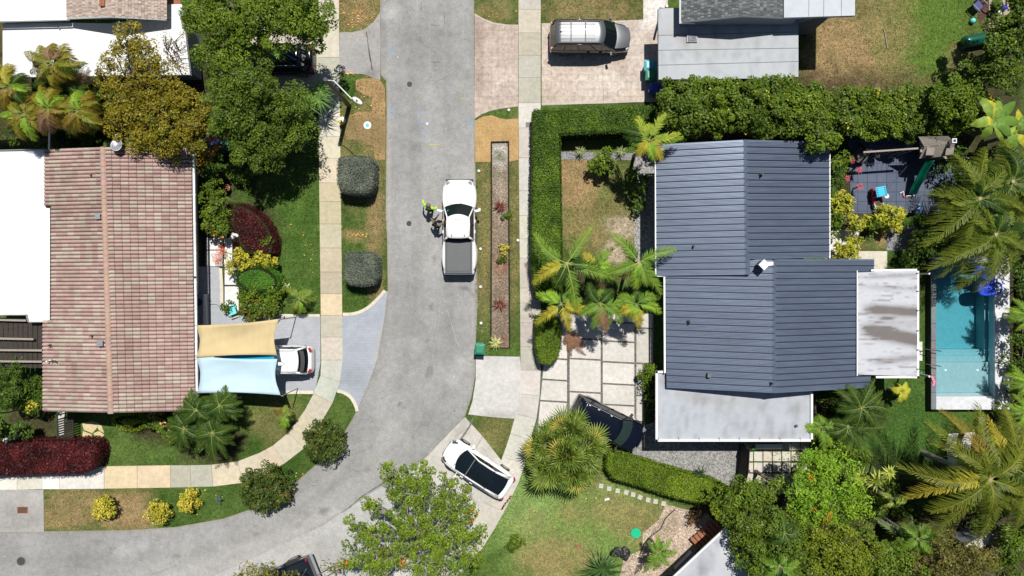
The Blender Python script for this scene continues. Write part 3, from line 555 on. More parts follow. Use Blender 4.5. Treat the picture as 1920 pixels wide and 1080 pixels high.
# flush covers
def disc(name, x, y, r, mat, label, cat, z=.02, h=.012, rim=None):
    mb = MB(); mb.lathe([(r, 0), (r, h * .7), (r * .96, h), (.001, h)], n=24); o = mb.build(name, mat); o.location = P(x, y)[:2] + (z,); tag(o, label, cat)
    if rim:
        m2 = MB(); m2.lathe([(r * 1.0, 0), (r * 1.0, h + .003), (r * .86, h + .004), (r * .86, 0)], n=24); q = m2.build('rim', rim, o)
    return o
disc('manhole_cover', 768, 158, .16, 'cast_iron', 'small dark round cover in the road below the grey apron', 'manhole cover')
disc('manhole_cover', 767, 419, .16, 'cast_iron', 'small dark round cover in the road left of the two standing people', 'manhole cover')
disc('manhole_cover', 40, 1052, .30, 'cast_iron', 'large black manhole cover in the road at the lower left corner', 'manhole cover', rim='grey_metal')
o = disc('valve_cover', 689, 235, .24, 'white_metal', 'round white valve box with a blue painted centre on the dry verge', 'valve cover'); m2 = MB(); m2.lathe([(.11, .0), (.11, .018), (.001, .018)], n=16); m2.build('blue_lid', 'sky_plastic', o)
o = disc('septic_lid', 1192, 999, .29, 'green_paint', 'bright green round lid with a notched rim on the front lawn', 'lid', z=.01, h=.06); m2 = MB()
m2.add([(.30*math.cos(t*.1122)*(1.1 if t%4<2 else 1), .30*math.sin(t*.1122)*(1.1 if t%4<2 else 1), .05) for t in range(56)], [tuple(range(56))]); m2.build('notched_rim', 'green_paint', o)
pass
disc('valve_cover', 801, 232, .07, 'white_metal', 'tiny white disc marker set in the road among blue paint marks', 'marker')
o = empty('drain_grate', P(43, 956)[:2] + (.035,), 'rusty rectangular drain grate in the concrete apron', 'drain grate')
m2 = MB(); m2.obox((0, 0, .005), .68, .42, .01); m2.build('frame', 'brick_red', o); m2 = MB()
for k in range(12): m2.obox((-.27 + k * .049, 0, .02), .022, .36, .02)
m2.build('bars', 'cast_iron', o)
for (x, y, lb) in [(620, 220, 'grey rectangular utility lid in the left pavement by the street lamp'), (991, 234, 'grey rectangular utility lid in the right pavement by the tall hedge')]:
    m2 = MB(); m2.obox((0, 0, .01), .36, .30, .02); o = m2.build('utility_cover', 'plastic_grey', bevel=.01); o.location = P(x, y)[:2] + (.045,); tag(o, lb, 'utility lid')
# ================================================================ BUILDINGS
def lerp(a, b, t): return tuple(a[i] * (1 - t) + b[i] * t for i in range(len(a)))
def house(name, px, label, cat='house'): return empty(name, P(*px), label, cat)
def part(root, mb, name, mat, **kw): return mb.build(name, mat, root, root.location if not kw.pop('sub_of', None) else (0, 0, 0), **kw)
def sub(root, parent, mb, name, mat, **kw): return mb.build(name, mat, parent, root.location, **kw)
def walls(root, pts, z, zt, inset=.5, mat='stucco'):
    W = [Vector(P(a, b, z)) for a, b in pts]; c = sum(W, Vector()) / len(W); mb = MB()
    q = []
    for p in W:
        d = p - c; q.append((p.x - math.copysign(inset, d.x), p.y - math.copysign(inset, d.y)))
    mb.prism(q, 0, zt); return part(root, mb, 'wall', mat)
def flatroof(root, pts, z, th, col, mat='white_roofing', stains=(), seams=(), step=.5, name='roof', scol=(150, 140, 130)):
    def f(x, y):
        # x, y are ground-plane pixels of the roof's true position
        c = mixc(np.array(K(*col)) * .97, np.array(K(*col)) * 1.03, fbm(x / 30, y / 30, 41))
        for s in stains: c = mixc(c, K(*(s[6] if len(s) > 6 else scol)), ell(x, y, s[0], s[1], s[2], s[3], s[4]) * s[5])
        st_ = fbm(x / 3.5, y / 26, 43, 3); c = mixc(c, c * (.66 if col[0] < 200 else .86), np.clip((st_ - .52) * 5, 0, 1) * .6)
        for s in seams:
            if s[0] == 'h': d = np.abs(y - (s[1] + (x - s[2]) * s[3]))
        return c
    k = 1 - z / H
    g = [((a - 960) * k + 960, 540 - (540 - b) * k) for a, b in pts]
    st = [((s[0] - 960) * k + 960, 540 - (540 - s[1]) * k) + tuple(s[2:]) for s in stains]; stains = st
    o = grid_poly(name, g, z, mat, f, step, th, kind=None)
    for v in o.data.vertices: v.co -= root.location
    o.parent = root
    return o
def strip(root, pts, z, wd, th, mat, name, parent=None, dz=0):
    mb = MB()
    for i in range(len(pts) - 1):
        a = Vector(P(pts[i][0], pts[i][1], z)); b = Vector(P(pts[i + 1][0], pts[i + 1][1], z)); d = b - a
        mb.obox(((a.x + b.x) / 2, (a.y + b.y) / 2, z + dz), d.length + wd, wd, th, math.atan2(d.y, d.x))
    return mb.build(name, mat, parent or root, root.location)
# --- tiled roof
def tile_slope(q, R0, R1, Efn, zr, zeave, n, tl, cols, W):
    """barrel tiles from a ridge line down to the eave; a row of tiles per step along the ridge"""
    for i in range(n):
        t0 = i / n; t1 = (i + 1) / n; ra = Vector(lerp(R0, R1, t0)); rb = Vector(lerp(R0, R1, t1))
        ea = Vector(Efn((t0 + t1) / 2, t0)); eb = Vector(Efn((t0 + t1) / 2, t1))
        m = max(1, int(round((ea - ra).length / tl)))
        for j in range(m):
            s0 = j / m; s1 = min(1.0, (j + 1.12) / m)
            a = ra.lerp(ea, s0); b = rb.lerp(eb, s0); c = rb.lerp(eb, s1); d = ra.lerp(ea, s1)
            v = vnoise(i * .21 + W, j * .5, 3) * .5 + random.random() * .65
            ci = cols[int(min(.999, v / 1.15) * len(cols))]; kk = random.uniform(.93, 1.06) * (.90 + .2 * vnoise(i * .12, j * .4, 8 + W)); ci = tuple(x * kk * f for x, f in zip(ci, (.90, .93, .93)))
            prof = [(0, .0), (.08, .055), (.30, .098), (.55, .092), (.78, .05), (.86, .0), (.93, -.03), (1, .0)]
            V = []
            for (u, h) in prof:
                p = a.lerp(b, u); r = d.lerp(c, u); V.append((p.x, p.y, p.z + h * .85)); V.append((r.x, r.y, r.z + h + .045))
            F = [(2 * k, 2 * k + 1, 2 * k + 3, 2 * k + 2) for k in range(len(prof) - 1)]
            q.add(V, F, [ci] * 4 + [tuple(x * .8 for x in ci)] + [tuple(x * .45 for x in ci)] * 2)  # valley faces darkened: shade between the barrels painted into the tile colour
            e = [V[1], V[3], V[5], V[7], V[9], V[11]]     # butt end of the tile
            lo = Vector(V[1]); 
            q.add([(p[0], p[1], p[2]) for p in e[:4]] + [(p[0], p[1], r_.z) for p, r_ in zip(e[:4], [d.lerp(c, u) for u in (0, .13, .36, .6)])], [(0, 1, 5, 4), (1, 2, 6, 5), (2, 3, 7, 6)], tuple(x * .75 for x in ci))  # butt faces darkened too, their shading painted in
TC = [K(203, 172, 161), K(198, 165, 155), K(206, 176, 165), K(200, 168, 158), K(192, 158, 149), K(208, 189, 173), K(203, 184, 168), K(201, 163, 153)]
h1 = house('tiled_house', (225, 525), 'long house with a faded pink barrel tile roof and a white gutter facing the street')
ze, zr = 2.7, 4.1
q = Q(); Ra = P(193, 276, zr); Rb = P(208, 774, zr)
def eL(tm, t):
    y = 280 + (771 - 280) * t; ym = 280 + 491 * tm
    x = 85 if ym < 390 else (98 if ym < 603 else 82); f = (193 - x) / 111.0
    z = zr - (zr - ze) * f * 111 / 111; return P(x, y, z)
def eR(tm, t): return P(360 + 7 * t, 278 + (770 - 278) * t, ze)
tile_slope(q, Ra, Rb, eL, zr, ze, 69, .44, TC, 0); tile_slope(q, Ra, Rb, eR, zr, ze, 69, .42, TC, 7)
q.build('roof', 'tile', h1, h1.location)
q = Q()                       # ridge caps
A = Vector(Ra); B = Vector(Rb); nC = 42
for i in range(nC):
    p0 = A.lerp(B, i / nC); p1 = A.lerp(B, (i + 1.1) / nC); cc = [tuple(x * random.uniform(.92, 1.05) for x in K(196, 166, 148))][0]; V = []
    for (u, hh) in ((-.17, .02), (-.12, .10), (0, .14), (.12, .10), (.17, .02)): V += [(p0.x + u * .92, p0.y, p0.z + hh), (p1.x + u, p1.y, p1.z + hh + .02)]
    q.add(V, [(2 * k, 2 * k + 1, 2 * k + 3, 2 * k + 2) for k in range(4)], cc)
q.build('ridge_cap', 'tile', h1, h1.location)
mb = MB()
e1, e2, e3, e4 = P(85, 280, ze - .02), P(360, 279, ze - .02), P(367, 768, ze - .02), P(84, 771, ze - .02); i1, i2 = P(193, 277, zr - .06), P(208, 773, zr - .06)
e5 = P(98, 390, ze - .02); 
mb.add([e1, e2, e3, e4, i1, i2], [(0, 4, 1), (3, 2, 5), (0, 3, 5, 4), (1, 4, 5, 2), (0, 1, 2, 3)]); 
for i in range(len(mb.v)):
    v = mb.v[i]; mb.v[i] = (v[0] + (.18 if v[0] < -28 else (-.05 if v[0] > -25 else 0)), v[1] + (-.05 if v[1] > 0 else .05), v[2] - .05)
part(h1, mb, 'roof_deck', 'wood_dark')
walls(h1, [(92, 288), (350, 288), (357, 762), (92, 762)], ze, ze - .12, .55)
g = strip(h1, [(362.5, 283), (366, 520), (369.5, 768)], ze, .12, .12, 'white_metal', 'gutter', dz=-.05)
for k in range(9):
    mb = MB(); p = P(363.5 + k * .75, 310 + k * 55, ze); mb.obox((p[0], p[1], ze + .02), .2, .035, .02); sub(h1, g, mb, 'bracket', 'white_metal')
mb = MB(); mb.obox(P(368, 790, 0)[:2] + (1.3,), .09, .09, 2.6); part(h1, mb, 'downpipe', 'white_metal')
for (px, py, w_, d_, h_) in [(186.5, 406, .22, .26, .2), (191, 643, .26, .26, .2)]:
    f = (193 - px) / 111; z = zr - (zr - ze) * f; mb = MB(); p = P(px, py, z); mb.obox((p[0], p[1], z + h_ / 2), w_, d_, h_); mb.obox((p[0], p[1], z + h_ + .02), w_ + .08, d_ + .08, .03); part(h1, mb, 'roof_vent', 'grey_metal', bevel=.01)
for (px, py) in [(174, 329), (174, 629), (95, 647), (93, 677)]:
    z = 2.9 + (px - 85) / 111 * 1.2; p = P(px, py, z); mb = MB(); mb.lathe([(.09, z), (.05, z + .04), (.05, z + .3), (.03, z + .31)], (p[0], p[1], 0), 10); part(h1, mb, 'vent_pipe', 'plastic_grey' if px > 94 else 'white_plastic')
mb = MB(); p = P(97, 677, 3.1); mb.tube([(p[0], p[1], 3.0), (p[0], p[1], 3.3), (p[0] + .35, p[1] + .03, 3.3), (p[0] + .38, p[1] - .1, 3.25)], .035, 6); part(h1, mb, 'conduit', 'plastic_black')
# windows and door on the street side
for (yy, ww) in [(330, 1.4), (440, 1.6), (700, 1.4)]:
    p = P(352, yy, 1.5); mb = MB(); mb.obox((p[0] + .12, p[1], 1.5), .06, ww, 1.2); f_ = part(h1, mb, 'window', 'glass_dark'); mb = MB()
    for s_ in (-1, 1): mb.obox((p[0] + .15, p[1] + s_ * ww / 2, 1.5), .08, .07, 1.3); mb.obox((p[0] + .15, p[1], 1.5 + s_ * .62), .08, ww + .07, .07)
    sub(h1, f_, mb, 'frame', 'white_metal')
# flat white extension behind the tiled house
h2 = house('flat_roofed_extension', (40, 440), 'flat white roofed extension behind the pink tiled roof at the left edge', 'extension')
flatroof(h2, [(-40, 282), (84, 280.5), (86, 390), (97, 390.5), (100, 603), (53, 603), (50, 590), (-40, 590)], 2.72, .22, (252, 252, 252), stains=[(82, 485, 6, 30, -10, .25), (70, 400, 20, 4, 0, .12), (57, 470, 14, 12, 0, .08)])
walls(h2, [(-34, 290), (78, 290), (78, 585), (-34, 585)], 2.7, 2.5, .3)
strip(h2, [(-40, 282.5), (85, 280)], 2.8, .05, .05, 'grey_metal', 'roof_edge'); strip(h2, [(-40, 591), (50, 590.5), (53, 604), (98, 603.5)], 2.78, .05, .1, 'grey_metal', 'roof_edge')
for x in (15, 50): strip(h2, [(x, 284), (x + 1, 588)], 2.727, .02, .012, 'white_metal', 'roof_seam')
for y in (330, 385, 440, 495, 550): strip(h2, [(-30, y), (84 if y < 390 else 97, y)], 2.727, .02, .012, 'white_metal', 'roof_seam')
# pergola
pg = empty('pergola', P(40, 640), 'dark timber pergola with grey beams beside the white extension', 'pergola')
mb = MB(); 
for i in range(9):
    x = 2 + i * 9.2; a = P(x, 596, 2.3); b = P(x, 690, 2.3); mb.obox(((a[0] + b[0]) / 2, (a[1] + b[1]) / 2, 2.3), .26, abs(a[1] - b[1]), .03)
part(pg, mb, 'deck_boards', 'wood_dark')
for (y0, x1) in [(600, 50), (635, 64), (657, 80), (678, 80)]:
    a = P(-30, y0 - 1, 2.55); b = P(x1, y0 + (1 if y0 < 640 else 0), 2.55); mb = MB(); mb.obox(((a[0] + b[0]) / 2, (a[1] + b[1]) / 2, 2.55), b[0] - a[0], .11, .16, math.atan2(b[1] - a[1], b[0] - a[0])); part(pg, mb, 'beam', 'wood_grey')
for (x, y) in [(12, 602), (12, 685), (76, 685)]:
    p = P(x, y); mb = MB(); mb.obox((p[0], p[1], 1.2), .12, .12, 2.4); part(pg, mb, 'post', 'wood_dark')

# --- neighbour at top left
h3 = house('flat_roofed_house', (180, 70), 'white flat roofed house at the top left with a brown gabled shingle roof on it')
z3 = 3.0
flatroof(h3, [(5, 44), (110, 42), (205, 44), (312, 30), (312, 8), (341, 8), (356, 140), (5, 145)], z3, .25, (250, 250, 250), stains=[(145, 75, 14, 12, 0, .12), (110, 52, 5, 3, 0, .5), (200, 60, 30, 4, 0, .05)])
for x in (60, 115, 170, 225, 280, 325): strip(h3, [(x, 50 if x < 300 else 34), (x, 143)], z3 + .007, .02, .012, 'white_metal', 'roof_seam')
walls(h3, [(10, 50), (345, 20), (350, 135), (10, 138)], z3, z3 - .26, .4, 'stucco_grey')
flatroof(h3, [(-60, -60), (126, -60), (126, 36), (-60, 41)], 3.55, .25, (249, 249, 249), name='upper_roof', stains=[(40, 33, 20, 3, 0, .1)])
mb = MB(); a = P(-60, 41, 3.3); b = P(126, 37, 3.3); mb.box(a[0], b[0] - .05, b[1] + .3, b[1] + .5, 2.9, 3.4); part(h3, mb, 'wall', 'stucco_grey')
strip(h3, [(-40, 40.5), (126, 36.5)], 3.62, .06, .1, 'white_metal', 'fascia')
# shingle gable, its end wall facing down the picture
q = Q(); SH = [K(196, 178, 166), K(178, 158, 146), K(160, 140, 128), K(206, 190, 178), K(186, 168, 154)]
def shingles(q, A, B, Cc, D, nx, ny, cols, W=0):
    A, B, Cc, D = [Vector(p) for p in (A, B, Cc, D)]; nrm = (B - A).cross(D - A).normalized(); nrm = nrm if nrm.z > 0 else -nrm
    for i in range(nx):
        for j in range(ny):
            off = (.5 if j % 2 else 0) / nx; u0 = min(1, max(0, i / nx + off)); u1 = min(1, (i + 1) / nx + off); v0 = j / ny; v1 = min(1, (j + 1.05) / ny)
            P_ = [A.lerp(B, u).lerp(D.lerp(Cc, u), v) + nrm * h for (u, v, h) in ((u0, v0, .0), (u1, v0, .0), (u1, v1, .022), (u0, v1, .022))]
            c = cols[int(random.random() ** 1.3 * len(cols))]; kk = random.uniform(.9, 1.08); q.add([tuple(p) for p in P_], [(0, 1, 2, 3)], tuple(t * kk for t in c))
zt = 4.4; ze3 = 3.7
shingles(q, P(209, 30.5, zt), P(209, -90, zt), P(125, -90, ze3), P(125, 34, ze3), 44, 14, SH)
shingles(q, P(209, 30.5, zt), P(209, -90, zt), P(313, -90, ze3), P(313, 36, ze3), 44, 17, SH)
q.build('gable_roof', 'shingle', h3, h3.location)
mb = MB(); a, b, c = P(130, 36, ze3), P(209, 33, zt - .1), P(308, 37.5, ze3); yb = c[1] + .32
mb.add([(a[0], yb, 2.95), (c[0], yb, 2.95), (c[0], yb, ze3 - .1), (b[0], yb, zt - .12), (a[0], yb, ze3 - .1)], [(0, 1, 2, 3, 4)]); part(h3, mb, 'gable_wall', 'stucco')
mb = MB()
for (p0, p1) in ((P(126, 34.5, ze3 - .05), P(209, 31, zt - .05)), (P(209, 31, zt - .05), P(312, 36.5, ze3 - .05))): mb.tube([p0, p1], .06, 4)
part(h3, mb, 'barge_board', 'white_metal')
mb = MB(); p = P(192, 5, 4.35); mb.obox((p[0], p[1], p[2]), .3, .42, .12); part(h3, mb, 'roof_hatch', 'brick_red')
mb = MB(); p = P(326, 2, 2.6); mb.obox((p[0], p[1], 2.6), .8, .5, .06); part(h3, mb, 'awning', 'brick_red')
mb = MB(); p = P(111, 52, 3.02); mb.tube([(p[0] - .08, p[1] + .05, 3.0), (p[0], p[1], 3.12), (p[0] + .05, p[1] - .1, 3.05)], .04, 6); part(h3, mb, 'vent_pipe', 'grey_metal')
mb = MB(); mb.prism([P(a, b)[:2] for a, b in ((-20, 44), (4.5, 44), (4.5, 135), (-20, 135))], 0, 1.7, K(226, 206, 150)); one(mb, 'boundary_wall', 'concrete', 'cream boundary wall at the left edge beside the white flat roof', 'wall')
mb = MB(); p = P(92, 277, 2.7); mb.lathe([(.05, 0), (.05, 3.2), (.04, 3.25)], (p[0], p[1], 0), 8); 
o = one(MB().tube([P(92, 279, 2.9), P(92.5, 247, 3.4)], .05, 6), 'white_pole', 'white_metal', 'thin white pole leaning above the white roof corner below the palms', 'pole')

# --- neighbour at top right
h4 = house('carport_house', (1400, 60), 'grey flat roofed carport and house with dark shingle gable at the top right')
z4 = 2.9
flatroof(h4, [(1234, 16), (1290, 14), (1370, 30), (1540, 30), (1497, 40), (1497, 144), (1420, 147), (1235, 149)], z4, .24, (190, 195, 200), stains=[(1300, 60, 55, 20, 0, .30, (176, 160, 148)), (1310, 90, 60, 14, 0, .18, (170, 158, 150)), (1400, 60, 50, 18, 0, .2, (184, 174, 166)), (1290, 72, 12, 7, 0, .4, (110, 105, 100))], step=.35, name='carport_roof')
for (y0, y1) in [(66, 60), (94, 90), (122, 115)]: strip(h4, [(1235, y0), (1497, y1)], z4 + .012, .025, .01, 'plastic_grey', 'roof_seam')
mb = MB(); p = P(1297, 72, z4); mb.obox((p[0], p[1], z4 + .05), .62, .5, .1); v_ = part(h4, mb, 'roof_vent', 'grey_metal', bevel=.02); mb = MB()
mb.grid(lambda u, v: (p[0] - .27 + .54 * u, p[1] - .21 + .42 * v, z4 + .10 + .05 * abs(math.sin(u * 19 + 2 * math.sin(v * 7)) * math.sin(v * 15 + 2 * math.sin(u * 9)))), 26, 20)
sub(h4, v_, mb, 'ballast_bed', 'grey_metal')
walls(h4, [(1262, 25), (1480, 25), (1480, 135), (1262, 135)], z4, z4 - .25, .3, 'stucco_grey')
for (x, y) in [(1240, 25), (1240, 142)]: p = P(x, y, z4 / 2); mb = MB(); mb.obox((p[0] + .1, p[1], z4 / 2 - .15), .12, .12, z4 - .3); part(h4, mb, 'post', 'white_metal')
SG = [K(92, 96, 98), K(108, 112, 114), K(132, 136, 138), K(86, 90, 92), K(112, 116, 116)]
q = Q(); zt = 4.6; ze4 = 3.9
shingles(q, P(1392, 29, zt), P(1392, -90, zt), P(1276, -90, ze4), P(1276, 41, ze4), 46, 18, SG); shingles(q, P(1392, 29, zt), P(1392, -90, zt), P(1500, -90, ze4), P(1500, 34, ze4), 46, 17, SG)
q.build('gable_roof', 'shingle', h4, h4.location)
a, b, c = P(1281, 44, ze4), P(1390, 32, zt - .1), P(1495, 36, ze4); yb = a[1] + .25; mb = MB()
mb.add([(a[0], yb, 2.9), (c[0], yb, 2.9), (c[0], yb, ze4 - .1), (b[0], yb, zt - .12), (a[0], yb, ze4 - .1)], [(0, 1, 2, 3, 4)]); part(h4, mb, 'gable_wall', 'stucco_grey')
mb = MB()
for (p0, p1) in ((P(1276, 42, ze4 - .04), P(1392, 30, zt - .04)), (P(1392, 30, zt - .04), P(1500, 35, ze4 - .04))): mb.tube([p0, p1], .06, 4)
part(h4, mb, 'barge_board', 'grey_metal'); mb = MB(); mb.tube([P(1275.5, -60, ze4), P(1275.5, 44, ze4), P(1302, 43.5, ze4 - .6)], .06, 4); part(h4, mb, 'gutter', 'white_metal')
flatroof(h4, [(1470, -60), (1604, -60), (1603, 29), (1470, 33)], 4.25, .22, (206, 212, 220), name='upper_roof')
for x in (1517, 1545, 1578): strip(h4, [(x, -30), (x - .5, 30)], 4.262, .02, .01, 'plastic_grey', 'roof_seam')
a = P(1497, 31, 4); c = P(1570, 30, 4); mb = MB(); mb.box(a[0] - .2, c[0], a[1] + .35, a[1] + 6, 0, 4.0); part(h4, mb, 'wall', 'stucco_grey')
for (x0, x1) in [(1505, 1530), (1538, 1556)]:
    a = P(x0, 34, 3.2); c = P(x1, 34, 3.2); mb = MB(); mb.box(a[0], c[0], a[1] + .27, a[1] + .33, 2.6, 3.5); w_ = part(h4, mb, 'window', 'glass_dark')

# --- the blue-grey metal roofed house
h5 = house('metal_roofed_house', (1420, 500), 'house with a blue grey standing seam metal roof in two offset gables')
zE, zR = 3.1, 4.05
def seam_slope(R0, R1, E0, E1, n, name='roof_slope'):
    R0, R1, E0, E1 = [Vector(p) for p in (R0, R1, E0, E1)]; mb = MB(); mb.quad(R0, R1, E1, E0); nr = (R1 - R0).cross(E0 - R0).normalized(); nr = nr if nr.z > 0 else -nr
    mb.add([p - nr * .06 for p in (R0, R1, E1, E0)] + [R0, R1, E1, E0], [(3, 2, 1, 0), (0, 1, 5, 4), (2, 3, 7, 6), (1, 2, 6, 5), (3, 0, 4, 7)])
    o = part(h5, mb, name, 'metal_roof'); rb = MB()
    def ridge(t, wd, hh):
        a = R0.lerp(R1, t); b = E0.lerp(E1, t); al = (R1 - R0).normalized() * wd / 2
        rb.add([a - al, a + al, b + al, b - al, a - al + nr * hh, a + al + nr * hh, b + al + nr * hh, b - al + nr * hh], [(4, 5, 6, 7), (0, 1, 5, 4), (3, 7, 6, 2), (0, 4, 7, 3), (1, 2, 6, 5)])
    for i in range(1, n): ridge(i / n, .05, .075)
    sub(h5, o, rb, 'seam', 'metal_rib'); rb = MB()
    for i in range(n):
        for k in (.3, .5, .7): ridge((i + k) / n, .035, .03)
    sub(h5, o, rb, 'swage_line', 'metal_roof'); return o
seam_slope(P(1398, 262, zR), P(1402, 515, zR), P(1230, 271, zE), P(1231, 517, zE), 21)
seam_slope(P(1398, 262, zR), P(1402, 486, zR), P(1555, 266, zE), P(1555, 483, zE), 18)
seam_slope(P(1453, 487, zR), P(1453, 737, zR), P(1247, 484, zE - .05), P(1250, 727, zE - .05), 20)
seam_slope(P(1453, 486, zR), P(1453, 737, zR), P(1639, 486, zE - .05), P(1632, 727, zE - .05), 21)
for (a, b) in (((1398, 262), (1402, 515)), ((1453, 487), (1453, 737))):
    mb = MB(); A = Vector(P(*a, zR)); B = Vector(P(*b, zR)); mb.add([A + Vector((-.14, 0, -.005)), A + Vector((0, 0, .06)), A + Vector((.14, 0, -.005)), B + Vector((-.14, 0, -.005)), B + Vector((0, 0, .06)), B + Vector((.14, 0, -.005))], [(0, 3, 4, 1), (1, 4, 5, 2)]); part(h5, mb, 'ridge_flashing', 'metal_roof')
for (x, y, z) in [(1426, 328, 3.95), (1299, 462, 3.45), (1291, 604, 3.3), (1445, 718, 4.0)]:
    mb = MB(); p = P(x, y, z); mb.lathe([(.14, z - .05), (.08, z + .05), (.055, z + .06), (.055, z + .34)], (p[0], p[1], 0), 12); part(h5, mb, 'vent_pipe', 'plastic_black')
mb = MB(); p = P(1328, 703, 3.5); mb.obox((p[0], p[1], 3.6), .2, .24, .3); part(h5, mb, 'roof_vent', 'plastic_grey')
mb = MB(); p = P(1426, 497, 4.1); mb.obox((p[0] - .02, p[1], 4.35), .36, .36, .7, R(45)); ch_ = part(h5, mb, 'flue', 'plastic_grey'); mb = MB(); mb.obox((p[0] - .02, p[1], 4.74), .44, .44, .04, R(45)); sub(h5, ch_, mb, 'flue_cap', 'white_metal')
mb = MB(); mb.add([P(1428, 491, 4.02), P(1450, 491, 4.08), P(1450, 497, 4.08), P(1428, 503, 3.95)], [(0, 1, 2, 3)]); part(h5, mb, 'flashing', 'white_metal')
walls(h5, [(1240, 285), (1545, 285), (1545, 480), (1240, 505)], zE, zE - .1, .45); walls(h5, [(1258, 500), (1625, 500), (1620, 715), (1258, 715)], zE, zE - .1, .45)
mb = MB()
for (pts, zz) in (([(1231, 512), (1399, 510)], 0), ([(1256, 722), (1450, 722)], 0), ([(1450, 722), (1620, 720)], 0)):
    pass
# gable end walls
for (xa, xm, xb, y, s_) in ((1236, 1402, 1550, 512, 1), (1256, 1453, 1620, 722, 1), (1236, 1398, 1550, 272, -1)):
    a, m_, b = P(xa, y, zE - .1), P(xm, y, zR - .12), P(xb, y, zE - .1); mb = MB()
    if y == 512: b = P(1440, y, zR - .35)
    mb.add([(a[0], a[1], 2.8), (b[0], a[1], 2.8), (b[0], a[1], b[2]), (m_[0], a[1], m_[2]), (a[0], a[1], a[2])], [(0, 1, 2, 3, 4)]); part(h5, mb, 'gable_wall', 'stucco_grey')
strip(h5, [(1229.5, 272), (1230, 517), (1253, 517)], zE, .1, .1, 'white_metal', 'gutter', dz=-.06); strip(h5, [(1246, 521), (1247, 698)], zE, .1, .1, 'white_metal', 'gutter', dz=-.08); strip(h5, [(1556, 290), (1556, 483)], zE, .08, .1, 'white_metal', 'gutter', dz=-.06)
# low flat roof in front of it
h6 = house('flat_porch_roof', (1370, 770), 'low white flat roof with a white gutter below the blue grey metal roof', 'porch')
flatroof(h6, [(1233, 699), (1250, 699), (1252, 722), (1520, 722), (1520, 824), (1233, 824)], 2.72, .2, (188, 193, 201), step=.25, name='roof', stains=[(1300, 745, 40, 8, 10, .35, (160, 152, 146)), (1245, 715, 8, 14, 0, .4, (140, 140, 142)), (1500, 765, 16, 12, 0, .35, (168, 162, 156)), (1380, 752, 60, 10, 5, .2, (170, 166, 160)), (1440, 815, 70, 6, 0, .15), (1370, 765, 8, 24, 15, .2), (1345, 760, 5, 20, -20, .15)])
strip(h6, [(1249, 697), (1231, 697.5), (1231, 825.5), (1521.5, 825.5), (1521.5, 738)], 2.78, .13, .13, 'white_metal', 'gutter')
walls(h6, [(1240, 735), (1512, 735), (1512, 815), (1240, 815)], 2.7, 2.5, .9, 'stucco_grey')
for k in range(8): mb = MB(); p = P(1235 + k * 38, 825, 2.86); mb.obox((p[0], p[1] + .06, 2.86), .03, .22, .02); part(h6, mb, 'gutter_bracket', 'grey_metal')
mb = MB(); p = P(1493, 798, 2.8); mb.ball((p[0], p[1], 2.86), .09, n=8); part(h6, mb, 'floodlight', 'plastic_grey')
# insulated patio roof
h7 = empty('patio_cover', P(1664, 607), 'white patio roof panel streaked with brown grey dirt beside the pool', 'patio cover')
def dirt(x, y):
    n = fbm(x / 34, y / 2.2, 51, 4); n2 = fbm(x / 20, y / 8, 52)
    c = np.broadcast_to(np.array(K(208, 210, 217)), (len(x), 3))
    def band(cy, w_, x0, sl): return np.exp(-((y - cy - (x - 1665) * sl) / w_) ** 2) * np.clip((x - x0) / 30, 0, 1)
    b = band(582, 9, 1612, .06) * 1.25 + band(627, 12, 1608, .20) * 1.4 + band(676, 7, 1625, -.10) * .55 + band(540, 5, 1610, .05) * .3 + band(518, 4, 1610, -.05) * .5 + band(603, 8, 1625, .1) * .30
    d = np.clip(b * 1.0 * (.72 + .5 * n), 0, 1) + np.clip((n - .58) * 3.2, 0, .5) * (n2 > .35)
    return mixc(c, K(112, 104, 100), np.clip(d * 1.15, 0, .92))
kz = 1 - 3.3 / H; gq = [((a - 960) * kz + 960, 540 - (540 - b) * kz) for a, b in [(1607, 511), (1720, 507), (1720, 706), (1607, 702)]]
o = grid_poly('roof_panel', gq, 3.3, 'white_roofing', lambda x, y: dirt((x - 960) / kz + 960, 540 - (540 - y) / kz), .09, .12, kind=None)
for v in o.data.vertices: v.co -= h7.location
o.parent = h7
strip(h7, [(1635, 507), (1721, 506), (1721, 707), (1644, 707)], 3.24, .12, .12, 'white_metal', 'gutter', dz=-.03); strip(h7, [(1607, 508), (1607, 704)], 3.32, .05, .05, 'white_metal', 'edge_trim')
for y in (512, 546, 582, 620, 656, 692): mb = MB(); p = P(1721, y, 3.34); mb.obox((p[0], p[1], 3.34), .14, .05, .06); part(h7, mb, 'bracket', 'plastic_grey')
for (x, y) in [(1715, 514), (1715, 700), (1650, 700)]: p = P(x, y, 1.6); mb = MB(); mb.obox((p[0], p[1], 1.57), .1, .1, 3.14); part(h7, mb, 'post', 'white_metal')
